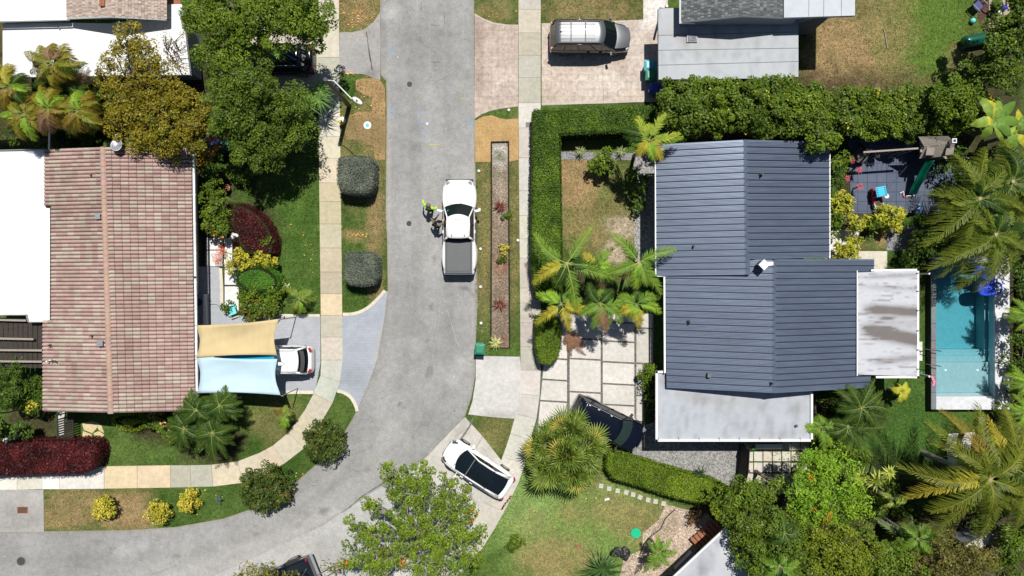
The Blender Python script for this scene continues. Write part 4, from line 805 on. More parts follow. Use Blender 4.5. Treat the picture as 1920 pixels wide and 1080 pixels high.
# corner house at the bottom
h8 = house('grey_roofed_house', (1400, 1100), 'grey white flat roofed house cut off at the bottom edge under the trees')
flatroof(h8, [(1268, 1078), (1362, 990), (1470, 1100), (1400, 1200), (1200, 1200), (1180, 1160)], 2.7, .22, (196, 199, 206), stains=[(1330, 1050, 30, 12, -40, .35, (150, 150, 156)), (1360, 1030, 26, 12, -40, .35, (226, 228, 232)), (1310, 1075, 24, 8, -30, .3, (140, 140, 146))], step=.3)
walls(h8, [(1330, 1118), (1376, 1066), (1450, 1130), (1400, 1190), (1270, 1190)], 2.7, 2.5, .2, 'stucco')
strip(h8, [(1262, 1082), (1362, 988.5), (1372, 999)], 2.8, .1, .1, 'white_metal', 'roof_edge')
mb = MB(); q4 = [P(*p) for p in ((1262, 1062), (1294, 1030), (1306, 1042), (1272, 1076))]; mb.prism([(p[0], p[1]) for p in q4], 0, .5); one(mb, 'planter_wall', 'stucco_grey', 'grey rendered planter wall beside the red timber steps', 'wall')
st_ = empty('timber_steps', P(1322, 1004), 'red brown timber steps between the sandy bed and the grey roof', 'steps')
for k in range(7):
    a = Vector(P(1307 + k * 6.4, 1020 - k * 5.6, .5)); mb = MB(); mb.obox((a.x, a.y, .42 + k * .03), .95, .225, .04, R(-48)); part(st_, mb, 'tread', 'wood_red')
mb = MB(); a = P(1326, 1003); mb.obox((a[0], a[1], .2), 1.8, .8, .36, R(41)); part(st_, mb, 'frame', 'wood_dark')
# screen fences
def fence(pts, h, mat, label, name='fence', n=None):
    W = [Vector(P(*p)) for p in pts]; r = empty(name, W[0], label, 'fence'); mb = MB(); pb = MB()
    for i in range(len(W) - 1):
        d = W[i + 1] - W[i]; a = math.atan2(d.y, d.x); k = max(2, int(d.length / .14))
        for j in range(k): p = W[i] + d * ((j + .5) / k); mb.obox((p.x, p.y, h / 2), d.length / k * .93, .025, h, a)
        for zz in (.3, h - .3): m_ = W[i] + d / 2; mb.obox((m_.x, m_.y, zz), d.length, .05, .08, a)
        for j in range(int(d.length / 2.4) + 1): p = W[i] + d.normalized() * min(d.length, j * 2.4); pb = MB(); pb.obox((p.x, p.y, h / 2 + .05), .1, .1, h + .1, a); part(r, pb, 'post', mat)
    part(r, mb, 'boards', mat); return r
fence([(1387, 832), (1385, 868), (1378, 905)], 1.9, 'wood_dark', 'dark timber screen fence between the gravel and the square slab patio')
fence([(1255, 262), (1400, 258), (1560, 258), (1820, 258)], 1.8, 'wood_dark', 'long dark fence behind the row of trees above the metal roof')
fence([(1906, 480), (1906, 790)], 1.8, 'wood_dark', 'dark fence behind the palms on the right side of the pool')
fence([(-20, 275), (80, 270), (180, 272)], 1.8, 'wood_dark', 'dark fence under the orange green palms above the white roof')
# louvred screen by the path
o = empty('slatted_screen', P(138, 800), 'dark slatted screen lying over the path below the tiled roof', 'screen'); mb = MB()
for k in range(11): p = P(124.5 + (k % 2) * .3, 776 + k * 4.4); mb.obox((p[0] + .47, p[1] - .08, .9 + .0 * k), 1.0, .09, .03, R(16), rx=R(20))
part(o, mb, 'slats', 'wood_dark'); mb = MB()
for x in (124, 153): a = P(x, 772); b = P(x, 829); mb.obox((a[0], (a[1] + b[1]) / 2, .86), .05, a[1] - b[1], .06)
part(o, mb, 'frame', 'wood_dark'); 
for x, y in ((124, 774), (153, 774), (124, 828), (153, 828)): mb = MB(); a = P(x, y); mb.obox((a[0], a[1], .43), .06, .06, .84); part(o, mb, 'leg', 'wood_dark')

# ---------------------------------------------------------------- swimming pool
pl = empty('swimming_pool', P(1808, 620), 'raised turquoise swimming pool with white coping and a grey deck on its left', 'pool')
x0, x1, y0, y1 = POOL; zd = .55; zw = .38
wx0 = P(1755, 0)[0] * (1 - zd / H); wx1 = P(1866, 0)[0] * (1 - zd / H); wy0 = P(0, 744)[1] * (1 - zd / H); wy1 = P(0, 492)[1] * (1 - zd / H)
mb = MB()       # basin: walls, deep floor, two steps, tanning shelf
sy = [wy0, P(0, 736)[1], P(0, 679)[1], P(0, 667)[1], P(0, 656)[1], wy1]; sz = [zw - .28, zw - .28, zw - .42, zw - .68, -1.15]
sz = [zw - .18, zw - .36, zw - .62, zw - .85, -1.1]
mb.add([(wx0, wy0, zd), (wx1, wy0, zd), (wx1, wy1, zd), (wx0, wy1, zd), (wx0, wy0, -1.1), (wx1, wy0, -1.1), (wx1, wy1, -1.1), (wx0, wy1, -1.1)], [(0, 1, 5, 4), (1, 2, 6, 5), (2, 3, 7, 6), (3, 0, 4, 7), (4, 5, 6, 7)])
for i in range(4): 
    xr = wx1 - (.0 if i < 2 else .0); mb.box(wx0 + .002, xr - .002, sy[i], sy[i + 1] - .001, -1.09, sz[i])
mb.box(wx1 - .16, wx1 - .002, P(0, 679)[1], wy1 - .002, -1.09, zw - .6)      # bench along the right wall
part(pl, mb, 'basin', 'pool_plaster')
mb = MB(); mb.box(wx0 + .004, wx1 - .004, wy0 + .004, wy1 - .004, -1.085, zw); part(pl, mb, 'water', 'pool_water')
mb = MB(); cw = lambda a, b: K(a, a + 1, b)
mb.box(wx1 - .03, x1, y0, y1, 0, zd + .03, K(226, 228, 232)); mb.box(wx0, wx1 - .032, y0, wy0 + .03, 0, zd + .03, K(226, 228, 232)); mb.box(wx0, wx1 - .032, wy1 - .03, y1, 0, zd + .03, K(190, 192, 196)); part(pl, mb, 'coping', 'concrete')
mb = MB(); n_ = 9
for i in range(n_):
    a = y0 + (y1 - y0) * i / n_; b = y0 + (y1 - y0) * (i + 1) / n_; mb.box(x0, wx0 - .002, a + .012, b - .012, zd - .05, zd + .028, K(*[t + random.uniform(-8, 8) for t in (134, 137, 142)]))
mb.box(x0 + .01, wx0 - .002, y0 + .01, y1 - .01, 0, zd - .05, K(70, 72, 78)); part(pl, mb, 'deck', 'concrete')
for y in (656, 684):
    mb = MB(); a = P(1737, y - 1.5, .6); b = P(1757, y + 1.5, .5); mb.tube([(a[0], a[1], zd), (a[0], a[1], .95), (b[0] - .1, b[1], 1.0), (b[0] + .1, b[1], .8), (b[0] + .15, b[1], .2)], .025, 6); part(pl, mb, 'handrail', 'chrome')
for x, y in ((1772, 694), (1832, 694)): mb = MB(); p = P(x, y, 0); mb.lathe([(.07, sz[1]), (.07, sz[1] + .03), (.02, sz[1] + .04)], (p[0], p[1], 0), 12); part(pl, mb, 'pool_light', 'white_plastic')
# ================================================================ VEHICLES  (built with the nose towards local +X, then turned)
def vehicle(name, label, cat, px, z, heading, sp, paint, group='cars parked along the street and driveways'):
    root = empty(name, P(*px, z)[:2] + (0,), label, cat, None, heading)
    Ln, W, Ht = sp['L'], sp['W'], sp['H']; h = Ln / 2; w = W / 2
    def bp(mb, n, m, parent=None, **kw): return mb.build(n, m, parent or root, **kw)
    # lower body: stations (x fraction -1..1, half width fraction, deck height)
    st = sp['body']; mb = MB(); prof = []
    for (fx, fw, zt) in st:
        ww = w * fw; zl = sp.get('sill', .26); x = fx * h; cr = sp.get('crown', .05)
        half = [(0, zt + cr), (ww * .45, zt + cr * .8), (ww * .80, zt + .005), (ww * .93, zt - .06), (ww * .99, zt - .18), (ww, (zt + zl) / 2), (ww * .97, zl + .1), (ww * .88, zl), (0, zl)]
        prof.append([(x, y, z) for y, z in half] + [(x, -y, z) for y, z in half[-2:0:-1]])
    n = len(prof[0]); vs = [v for p in prof for v in p]; fs = []
    for i in range(len(prof) - 1):
        for k in range(n): fs.append((i * n + k, (i + 1) * n + k, (i + 1) * n + (k + 1) % n, i * n + (k + 1) % n))
    fs += [tuple(range(n)), tuple((len(prof) - 1) * n + k for k in range(n))[::-1]]
    mb.add(vs, fs); body = bp(mb, 'body', paint, smooth=True, sub=2)
    # greenhouse
    a0, a1, b1, b0 = [q * h for q in sp['glass']]      # windscreen base, roof front, roof rear, rear glass base
    zb, zr = sp['belt'], Ht; wb, wr = w * sp.get('wb', .93), w * sp.get('wr', .74); bow, bow2 = sp.get('bow', .22), sp.get('bow2', .1); cr = sp.get('rcrown', .05)
    def top(v): return cr * (1 - v * v)
    gm = 'glass_dark'
    m = MB(); m.grid(lambda u, v: (a0 * (1 - u) + a1 * u + bow * (1 - (2 * v - 1) ** 2) * (1 - .35 * u), (2 * v - 1) * (wb * (1 - u) + wr * u), zb * (1 - u) + (zr + top(2 * v - 1)) * u), 4, 8); ws = bp(m, 'windshield', sp.get('wsm', gm), smooth=True)
    m = MB(); m.grid(lambda u, v: (b0 * (1 - u) + b1 * u - bow2 * (1 - (2 * v - 1) ** 2), (2 * v - 1) * (wb * .98 * (1 - u) + wr * u), zb * (1 - u) + (zr + top(2 * v - 1)) * u), 4, 8); bp(m, 'rear_window', gm, smooth=True)
    for s_ in (1, -1):
        m = MB(); m.grid(lambda u, v: ((b0 * (1 - u) + a0 * u) * (1 - v) + (b1 * (1 - u) + a1 * u) * v, s_ * (wb * (1 - v) + wr * v), zb * (1 - v) + zr * v), 6, 3); sw = bp(m, 'side_window', gm, smooth=True)
        for fr in sp.get('pillars', (.5,)):
            m = MB(); x0_ = b0 * (1 - fr) + a0 * fr; x1_ = b1 * (1 - fr) + a1 * fr; m.tube([(x0_, s_ * (wb + .004), zb), (x1_, s_ * (wr + .004), zr)], .028, 4); bp(m, 'door_pillar', 'plastic_black', sw)
        pm = paint if sp.get('paint_pillars', 1) else 'plastic_black'
        m = MB(); m.tube([(a0 + .04, s_ * (wb - .01), zb - .03), (a1, s_ * (wr - .01), zr + .005)], [.05, .04], 6); bp(m, 'front_pillar', pm, smooth=True)
        m = MB(); m.tube([(b0, s_ * (wb * .97), zb - .03), (b1, s_ * (wr - .01), zr)], [.075, .06], 6); bp(m, 'rear_pillar', pm, smooth=True)
        m = MB(); m.tube([(b1, s_ * wr, zr - .01), ((a1 + b1) / 2, s_ * (wr + .015), zr + .0), (a1, s_ * wr, zr - .01)], .04, 6); bp(m, 'roof_side', pm, smooth=True)
        m = MB(); ax = a0 - .18; m.tube([(ax, s_ * wb, zb + .04), (ax - .02, s_ * (w + .08), zb + .08)], .03, 5); m.obox((ax - .03, s_ * (w + .16), zb + .1), .14, .24 if not sp.get('tow') else .34, .18, s_ * R(-12)); bp(m, 'mirror', 'plastic_black' if paint in ('dark_paint', 'black_paint') else sp.get('mirror', paint), bevel=.03)
        for fx in sp['wheels']:
            m = MB(); rr = sp.get('tyre', .35); m.lathe([(rr * .7, -.12), (rr * .97, -.12), (rr, -.09), (rr, .09), (rr * .97, .12), (rr * .7, .12)], (fx * h, s_ * (w * sp.get('track', .93) - .10), rr), 20, axis='y'); wh = bp(m, 'wheel', 'rubber', smooth=False)
            m = MB(); m.lathe([(rr * .68, -.01), (rr * .66, .02), (.06, .0), (.001, .01)], (fx * h, s_ * (w * sp.get('track', .93) - .10) + s_ * .115, rr), 12, axis='y'); bp(m, 'rim', 'alloy', wh)
        m = MB(); m.obox((h * .905, s_ * w * .66, st_z(st, .905) - .055), .24, .26, .10, s_ * R(-30)); bp(m, 'headlight', 'lamp_clear', bevel=.03)
        fx, fw, zt = st[1]; m = MB(); m.obox((h * (fx + .025), s_ * w * sp.get('tl', .74) * .96, sp.get('tlz', zt - .15)), sp.get('tlx', .2) * .8, .18, .14, s_ * R(sp.get('tla', 30))); bp(m, 'tail_light', 'lamp_red', bevel=.03)
        for fx in sp.get('handles', (-.05, .25)):
            m = MB(); m.obox((fx * h, s_ * (w * .985), zb - .14), .2, .05, .04); bp(m, 'door_handle', sp.get('handle', paint))
    # roof skin
    ov = .02
    m = MB(); m.grid(lambda u, v: ((b1 - ov - bow2 * (1 - (2 * v - 1) ** 2)) * (1 - u) + (a1 + ov + bow * .65 * (1 - (2 * v - 1) ** 2)) * u, (2 * v - 1) * (wr - .01), zr + .012 + top(2 * v - 1) + .02 * math.sin(math.pi * u)), 8, 10)
    rf = bp(m, 'roof', sp.get('roofmat', paint), smooth=True); sd = rf.modifiers.new('thick', 'SOLIDIFY'); sd.thickness = .03; sd.offset = -1
    # interior hint: dark dashboard block and shut lines
    m = MB(); 
    hx = a0 + .12
    for s_ in (1, -1): m.tube([(hx - .02, s_ * w * .80, st_z(st, hx / h) + .012), (h * .93, s_ * w * .70, st_z(st, .93) + .006)], .007, 4)
    bp(m, 'bonnet_gap', 'plastic_black'); m = MB()
    m.tube([(a0 + .03, -wb * .82, zb + .01), (a0 + bow * .9, -.1, zb + .045)], .012, 4); m.tube([(a0 + .1, wb * .2, zb + .03), (a0 + bow * .9, wb * .75, zb + .01)], .012, 4); bp(m, 'wiper', 'plastic_black')
    m = MB(); m.obox((h * .985, 0, .5), .07, W * .5, .1); bp(m, 'grille', 'plastic_black'); m = MB(); m.obox((-h * .985, 0, .62), .04, .5, .12); bp(m, 'number_plate', 'white_plastic')
    return root, bp
def st_z(st, fx):
    for i in range(len(st) - 1):
        a, b = st[i], st[i + 1]
        if a[0] <= fx <= b[0]: t = (fx - a[0]) / (b[0] - a[0]); return a[2] * (1 - t) + b[2] * t + .02
    return st[-1][2]
# white pickup with a dark bed cover
sp = dict(L=5.85, W=1.98, H=1.86, belt=1.22, sill=.42, tyre=.42, track=1.04, crown=.05,
          body=[(-1, .88, .98), (-.985, .95, 1.12), (-.93, .98, 1.2), (-.6, 1.0, 1.22), (-.3, 1.0, 1.22), (.1, 1.0, 1.22), (.42, 1.0, 1.22), (.6, 1.0, 1.2), (.82, .98, 1.15), (.93, .90, 1.08), (.975, .80, .98), (1, .66, .82)],
          glass=(.40, .17, -.235, -.275), wb=.92, wr=.67, bow=.28, bow2=.05, wheels=(-.60, .62), pillars=(.47,), tow=1, tl=.80, tlx=.12, tla=8, tlz=1.0, handles=(-.1, .12), mirror='white_metal')
pk, bp = vehicle('pickup_truck', 'white pickup truck with a dark grey bed cover and flared rear wings beside two people', 'pickup truck', (861, 426), .9, R(90), sp, 'white_paint')
h = 2.925
m = MB(); m.obox((-1.78, 0, 1.30), 2.10, 1.66, .05); tc_ = bp(m, 'bed_cover', 'tonneau', bevel=.02); m = MB()
for (x, y, a, b) in ((-.93, 0, .03, 1.46), (-2.70, 0, .03, 1.46), (-1.815, .72, 1.8, .03), (-1.815, -.72, 1.8, .03)): m.obox((x, y, 1.328), a, b, .014)
bp(m, 'cover_frame', 'plastic_black', tc_); m = MB()
for k in range(3): m.obox((-1.22 - k * .55, 0, 1.327), .012, 1.5, .006)
for k in range(26): m.obox((-1.78, -.72 + k * .0576, 1.3265), 1.95, .012, .006)
bp(m, 'cover_slats', 'plastic_grey', tc_)
for s_ in (1, -1):
    m = MB(); m.grid(lambda u, v: (-1.72 + (u - .5) * 1.75, s_ * (.90 + .20 * math.sin(math.pi * u) ** .55 * math.sin(math.pi * min(1, v * 1.0) * .5)), 1.235 - .0 * v - .55 * v * v), 14, 5); o = bp(m, 'rear_wing', 'white_paint', smooth=True); q = o.modifiers.new('t', 'SOLIDIFY'); q.thickness = .04
    m = MB(); m.grid(lambda u, v: (1.82 + (u - .5) * 1.35, s_ * (.93 + .13 * math.sin(math.pi * u) ** .6 * math.sin(math.pi * v * .5)), 1.12 - .42 * v * v), 12, 5); o = bp(m, 'front_wing', 'white_paint', smooth=True); q = o.modifiers.new('t', 'SOLIDIFY'); q.thickness = .04
    m = MB(); m.tube([(-.95, s_ * 1.02, .45), (.95, s_ * 1.02, .45)], .06, 6); bp(m, 'side_step', 'plastic_black')
m = MB(); m.obox((-.83, 0, 1.28), .14, 1.62, .1); m.obox((-.72, 0, 1.4), .10, 1.3, .16); bp(m, 'cab_gap', 'plastic_black', bevel=.02)
for y in (-.12, 0, .12): m = MB(); m.obox((.36, y, 1.935), .09, .05, .03); bp(m, 'roof_marker_light', 'plastic_grey')
for y in (-.38, .38): m = MB(); m.obox((-.58, y, 1.925), .13, .05, .03); bp(m, 'roof_mount', 'plastic_black')
m = MB(); m.obox((.86, .47, 1.56), .30, .38, .015, 0, ry=R(28)); bp(m, 'blue_folder', 'sky_plastic')
m = MB(); m.obox((2.9, 0, .62), .14, 1.7, .3); bp(m, 'bumper', 'plastic_black', bevel=.05); m = MB(); m.obox((-2.90, 0, .6), .16, 1.8, .2); bp(m, 'bumper', 'plastic_black', bevel=.04)
# dark silver minivan with a roof rack
sp = dict(L=4.95, W=1.86, H=1.78, belt=1.05, sill=.24, tyre=.34, body=[(-1, .80, .85), (-.98, .92, 1.0), (-.9, .98, 1.06), (-.5, 1, 1.08), (0, 1, 1.08), (.35, 1, 1.06), (.55, .99, 1.03), (.78, .95, .95), (.92, .84, .84), (.98, .70, .72), (1, .55, .6)],
          glass=(.58, .26, -.86, -.96), wb=.93, wr=.79, bow=.26, bow2=.05, wheels=(-.6, .6), pillars=(.2, .45, .72), tl=.86, tlz=1.2, roofmat='silver_paint', mirror='dark_paint')
mv, bp = vehicle('minivan', 'dark minivan with a silver roof and roof rails on the pink paved driveway', 'minivan', (1106, 72), .7, R(0), sp, 'dark_paint')
h = 2.475
m = MB(); m.grid(lambda u, v: (h * (.56 + .38 * u) + .14 * (1 - (2 * v - 1) ** 2), (2 * v - 1) * (.74 - .14 * u * u), 1.085 - .19 * u ** 1.6 + .045 * (1 - (2 * v - 1) ** 2)), 6, 8); bp(m, 'bonnet', 'silver_paint', smooth=True)
for s_ in (1, -1): m = MB(); m.tube([(-2.0, s_ * .66, 1.86), (.5, s_ * .66, 1.88)], .025, 6); bp(m, 'roof_rail', 'plastic_black')
for x in (-1.25, -.38): m = MB(); m.obox((x, 0, 1.885), .06, 1.36, .03); bp(m, 'cross_bar', 'plastic_black')
m = MB()
for y in (-.42, -.2, .02, .24, .46): m.obox((-.9, y, 1.852), 2.2, .02, .012)
bp(m, 'roof_rib', 'plastic_grey'); m = MB(); m.ball((-1.85, .0, 1.88), .07, .035, .04, 8); bp(m, 'antenna', 'plastic_black')
m = MB(); m.obox((1.02, .12, 1.50), .12, .10, .01, ry=R(30)); bp(m, 'permit_card', 'white_plastic')
# black suv at an angle
sp = dict(L=4.75, W=1.96, H=1.68, belt=1.12, sill=.28, tyre=.38, track=.97, body=[(-1, .80, .9), (-.985, .9, 1.02), (-.92, .96, 1.1), (-.6, 1.0, 1.14), (-.1, .99, 1.13), (.35, 1, 1.12), (.6, 1, 1.08), (.82, .93, 1.0), (.93, .8, .9), (.98, .64, .78), (1, .5, .66)],
          glass=(.52, .24, -.84, -.96), wb=.92, wr=.74, bow=.24, bow2=.08, wheels=(-.6, .62), pillars=(.25, .55), tl=.86, mirror='black_paint', wsm='glass_reflect', rcrown=.09)
sv, bp = vehicle('suv', 'black suv parked at an angle on the pale slab driveway beside the fan palm', 'suv', (1139, 795), .9, R(-26), sp, 'black_paint')
for s_ in (1, -1):
    m = MB(); m.tube([(-1.9, s_ * .70, 1.72), (.5, s_ * .70, 1.73)], .018, 6); bp(m, 'roof_rail', 'grey_metal')
for x in (-1.6, -1.0, -.15): m = MB(); m.obox((x, .64, 1.735), .12, .04, .012); bp(m, 'roof_clip', 'white_plastic')
for s_ in (1, -1):
    m = MB(); m.grid(lambda u, v: (-1.42 + (u - .5) * 1.2, s_ * (.93 + .09 * math.sin(math.pi * u) ** .6 * math.sin(math.pi * v * .5)), 1.08 - .35 * v * v), 12, 4); o = bp(m, 'rear_wing', 'black_paint', smooth=True); q = o.modifiers.new('t', 'SOLIDIFY'); q.thickness = .03
# white saloon with a glass roof
sp = dict(L=4.62, W=1.86, H=1.42, belt=.95, sill=.2, tyre=.34, track=1.0, crown=.03, body=[(-1, .42, .78), (-.985, .66, .90), (-.95, .84, .98), (-.86, .95, 1.0), (-.6, 1.0, .98), (-.2, .98, .96), (.3, .98, .94), (.6, .99, .86), (.78, .96, .77), (.90, .84, .69), (.96, .68, .62), (.99, .48, .55), (1, .34, .5)],
          glass=(.50, .10, -.42, -.86), wb=.80, wr=.66, bow=.24, bow2=.14, wheels=(-.62, .64), pillars=(.5,), roofmat='glass_dark', tl=.78, tlx=.3, tla=40, mirror='white_paint')
ts, bp = vehicle('saloon_car', 'white saloon car with a black glass roof parked across the pavement edge', 'car', (895, 880), .8, R(147), sp, 'white_paint')
m = MB(); m.obox((.50, 0, 1.475), .045, 1.16, .01, ry=R(6)); bp(m, 'roof_crossbar', 'plastic_grey')
for s_ in (1, -1):
    m = MB(); m.tube([(.98, s_ * .70, 1.0), (.25, s_ * .615, 1.43), (-.5, s_ * .60, 1.46), (-1.1, s_ * .60, 1.37), (-1.95, s_ * .62, 1.05)], .045, 6); bp(m, 'roof_side_arch', 'white_paint', smooth=True)
    m = MB(); m.obox((2.02, s_ * .62, .73), .34, .1, .05, s_ * R(-24)); bp(m, 'headlight_trim', 'plastic_black')
# white hatchback under the shade sails
sp = dict(L=4.4, W=1.82, H=1.62, belt=1.06, sill=.24, tyre=.34, body=[(-1, .72, .78), (-.98, .86, .98), (-.9, .96, 1.04), (-.5, 1, 1.06), (0, 1, 1.06), (.4, 1, 1.04), (.65, .98, .98), (.85, .9, .88), (.96, .72, .75), (1, .55, .62)],
          glass=(.5, .2, -.66, -.86), wb=.92, wr=.76, bow=.22, bow2=.12, wheels=(-.62, .62), pillars=(.3, .55), tl=.74, tlz=1.05, tlx=.34, tla=58)
hb, bp = vehicle('hatchback', 'white hatchback half covered by the shade sails, its tail towards the street', 'car', (519, 675), .8, R(180), sp, 'white_paint')
m = MB(); m.grid(lambda u, v: (-1.62 - .24 * u - .1 * (1 - (2 * v - 1) ** 2), (2 * v - 1) * .64, 1.655 - .02 * u), 3, 8); bp(m, 'spoiler', 'plastic_black', smooth=True)
for s_ in (1, -1): m = MB(); m.tube([(-1.4, s_ * .64, 1.70), (.5, s_ * .64, 1.72)], .02, 6); bp(m, 'roof_rail', 'grey_metal')
# dark saloon under the trees
dk = copy_tree(hb); dk.location = P(521, 112, .8)[:2] + (0,); tag(dk, 'dark car parked in the shade of the big green tree by the left pavement', 'car')
for ch in dk.children_recursive:
    if ch.type == 'MESH' and ch.data.materials[0] == MATS['white_paint']:
        ch.data = ch.data.copy(); ch.data.materials[0] = MATS['black_paint']
dk.name = 'hatchback'
# black pickup at the bottom edge
sp = dict(L=5.7, W=2.0, H=1.86, belt=1.24, sill=.42, tyre=.42, track=1.0, body=[(-1, .88, .98), (-.985, .95, 1.12), (-.93, .98, .95), (-.6, 1.0, .95), (-.3, 1.0, 1.0), (-.2, 1.0, 1.22), (.42, 1.0, 1.22), (.6, 1.0, 1.2), (.82, .98, 1.15), (.93, .90, 1.08), (1, .7, .85)],
          glass=(.40, .17, -.2, -.25), wb=.90, wr=.74, bow=.26, bow2=.05, wheels=(-.60, .62), pillars=(.47,), tl=.88, tlz=1.27, tlx=.14, tla=6, mirror='dark_paint')
bk, bp = vehicle('pickup_truck', 'black pickup truck with an open bed cut off by the bottom edge of the picture', 'pickup truck', (509, 1101), .9, R(180 + 22), sp, 'dark_paint')
for s_ in (1, -1):
    m = MB(); m.obox((-1.85, s_ * .93, 1.13), 1.95, .12, .32); bp(m, 'bed_side', 'dark_paint', bevel=.03)
    m = MB(); m.grid(lambda u, v: (-1.72 + (u - .5) * 1.3, s_ * (.96 + .10 * math.sin(math.pi * u) ** .6 * math.sin(math.pi * v * .5)), 1.2 - .4 * v * v), 12, 4); o = bp(m, 'rear_wing', 'plastic_black', smooth=True); q = o.modifiers.new('t', 'SOLIDIFY'); q.thickness = .03
m = MB(); m.obox((-2.8, 0, 1.13), .1, 1.9, .32); bp(m, 'tailgate', 'dark_paint', bevel=.02); m = MB(); m.obox((-2.9, 0, .75), .2, 1.9, .12); bp(m, 'bumper', 'grey_metal', bevel=.03)
m = MB(); m.tube([(-2.5, -.3, 1.1), (-2.0, .1, 1.25), (-1.4, .2, 1.12)], .015, 5); bp(m, 'strap', 'grey_metal')

# ================================================================ PEOPLE
def skin_mesh(nodes, edges, root=0, sub=2):
    me = bpy.data.meshes.new('tmp'); me.from_pydata([n[:3] for n in nodes], edges, []); ob = bpy.data.objects.new('tmp', me); C.objects.link(ob)
    ob.modifiers.new('s', 'SKIN'); sv_ = me.skin_vertices[0].data
    for i, n in enumerate(nodes): sv_[i].radius = (n[3], n[4] if len(n) > 4 else n[3]); sv_[i].use_root = (i == root)
    m = ob.modifiers.new('u', 'SUBSURF'); m.levels = sub; m.render_levels = sub
    dg = bpy.context.evaluated_depsgraph_get(); dg.update(); r = bpy.data.meshes.new_from_object(ob.evaluated_get(dg)); bpy.data.objects.remove(ob); return r
def person(loc, rz, label, sc, arms, legs, lean, shirt, trousers, hair, hat=None, head_tilt=(0, 0)):
    """faces local +X; arms/legs: joint lists for left (+Y) and right (-Y); measurements for 1.75 m, scaled by sc"""
    root = empty('person', loc, label, 'person', None, rz)
    pel = (0, 0, .95); che = (lean * .55, 0, 1.22); nk = (lean, 0, 1.47); hd = (lean * 1.12 + .02, 0, 1.56)
    N_ = [(*pel, .15, .11), (*che, .155, .11), (lean * .93, 0, 1.40, .13, .09), (*nk, .055), (*hd, .055)]; E_ = [(0, 1), (1, 2), (2, 3), (3, 4)]
    sh = [(*pel, .175, .135), (*che, .18, .135), (lean * .93, 0, 1.415, .15, .105)]; she = [(0, 1), (1, 2)]; tr = [(*pel, .17, .135)]; tre = []
    for s_, am in zip((1, -1), arms):
        so_ = (lean * .93, s_ * .185, 1.42); k = len(N_); N_ += [(*so_, .062), (*am[0], .045), (*am[1], .032)]; E_ += [(2, k), (k, k + 1), (k + 1, k + 2)]
        f = (Vector(am[1]) - Vector(am[0])).normalized(); sd = f.cross(Vector((0, 0, 1))); sd = sd.normalized() if sd.length > .1 else Vector((0, 1, 0)); sd *= s_
        pm = Vector(am[1]) + f * .06; N_.append((*pm, .036, .02)); E_.append((k + 2, k + 3)); pk_ = k + 3
        for j, (o_, l_) in enumerate(((-.030, .075), (-.010, .088), (.010, .083), (.030, .066))):
            a = pm + f * .03 + sd * o_; b = a + f * l_ * .5 + Vector((0, 0, -.008)); c = b + f * l_ * .4 + Vector((0, 0, -.022)); k2 = len(N_); N_ += [(*a, .009), (*b, .0085), (*c, .007)]; E_ += [(pk_, k2), (k2, k2 + 1), (k2 + 1, k2 + 2)]
        a = pm - f * .02 - sd * .036; b = a + f * .04 - sd * .02 + Vector((0, 0, -.015)); k2 = len(N_); N_ += [(*a, .011), (*b, .009)]; E_ += [(pk_, k2), (k2, k2 + 1)]
        k3 = len(sh); mid = Vector(am[0]).lerp(Vector(am[1]), .25 if shirt[1] == 'short' else .85); sh += [(*so_, .085), (*am[0], .066), (*mid, .056)]; she += [(2, k3), (k3, k3 + 1), (k3 + 1, k3 + 2)]
    for s_, lg in zip((1, -1), legs):
        hp = (0, s_ * .1, .88); k = len(N_); N_ += [(*hp, .09), (*lg[0], .062), (*lg[1], .042), (lg[1][0] + .02, lg[1][1], .05, .045, .04), (lg[1][0] + .17, lg[1][1], .035, .04, .025)]; E_ += [(0, k), (k, k + 1), (k + 1, k + 2), (k + 2, k + 3), (k + 3, k + 4)]
        k3 = len(tr); tr += [(*hp, .115), (*lg[0], .085), (Vector(lg[0]).lerp(Vector(lg[1]), 1.0 if trousers[1] == 'long' else .05).to_tuple() + (.07,))]; tre += [(0, k3), (k3, k3 + 1), (k3 + 1, k3 + 2)]
    body = skin_mesh(N_, E_); bm = bmesh.new(); bm.from_mesh(body)
    hc = Vector((hd[0] + .015 + head_tilt[0], head_tilt[1], 1.65)); mh = MB(); mh.ball((0, 0, 0), 1, n=18)
    vs = []
    for v in mh.v:      # a head: narrower jaw, brow, nose
        x, y, z = v; jaw = 1 - .28 * max(0, -z); nx_ = .105 * x * jaw; ny_ = .078 * y * jaw; nz_ = .125 * z
        if x > .75 and abs(y) < .3: nx_ += .022 * math.exp(-((z + .12) / .22) ** 2)
        if x > .6 and .25 < abs(y) < .6: nx_ -= .010 * math.exp(-((z - .05) / .15) ** 2)
        vs.append(bm.verts.new(hc + Vector((nx_, ny_, nz_))))
    for f in mh.f: 
        try: bm.faces.new([vs[i] for i in f])
        except ValueError: pass
    for s_ in (1, -1):
        e = MB(); e.ball((hc.x - .01, hc.y + s_ * .08, hc.z - .01), .022, .010, .034, 8); ev = [bm.verts.new(v) for v in e.v]
        for f in e.f: bm.faces.new([ev[i] for i in f])
    bm.to_mesh(body); bm.free(); body.name = 'body'; body.materials.append(MATS['skin']); body.polygons.foreach_set('use_smooth', [True] * len(body.polygons))
    def put(me, n, m): me.materials.clear(); me.materials.append(MATS[m]); me.polygons.foreach_set('use_smooth', [True] * len(me.polygons)); me.name = n; o = link(bpy.data.objects.new(n, me), root); return o
    o = put(body, 'body', 'skin'); put(skin_mesh(sh, she), 'shirt', shirt[0]); put(skin_mesh(tr, tre), 'trousers', trousers[0])
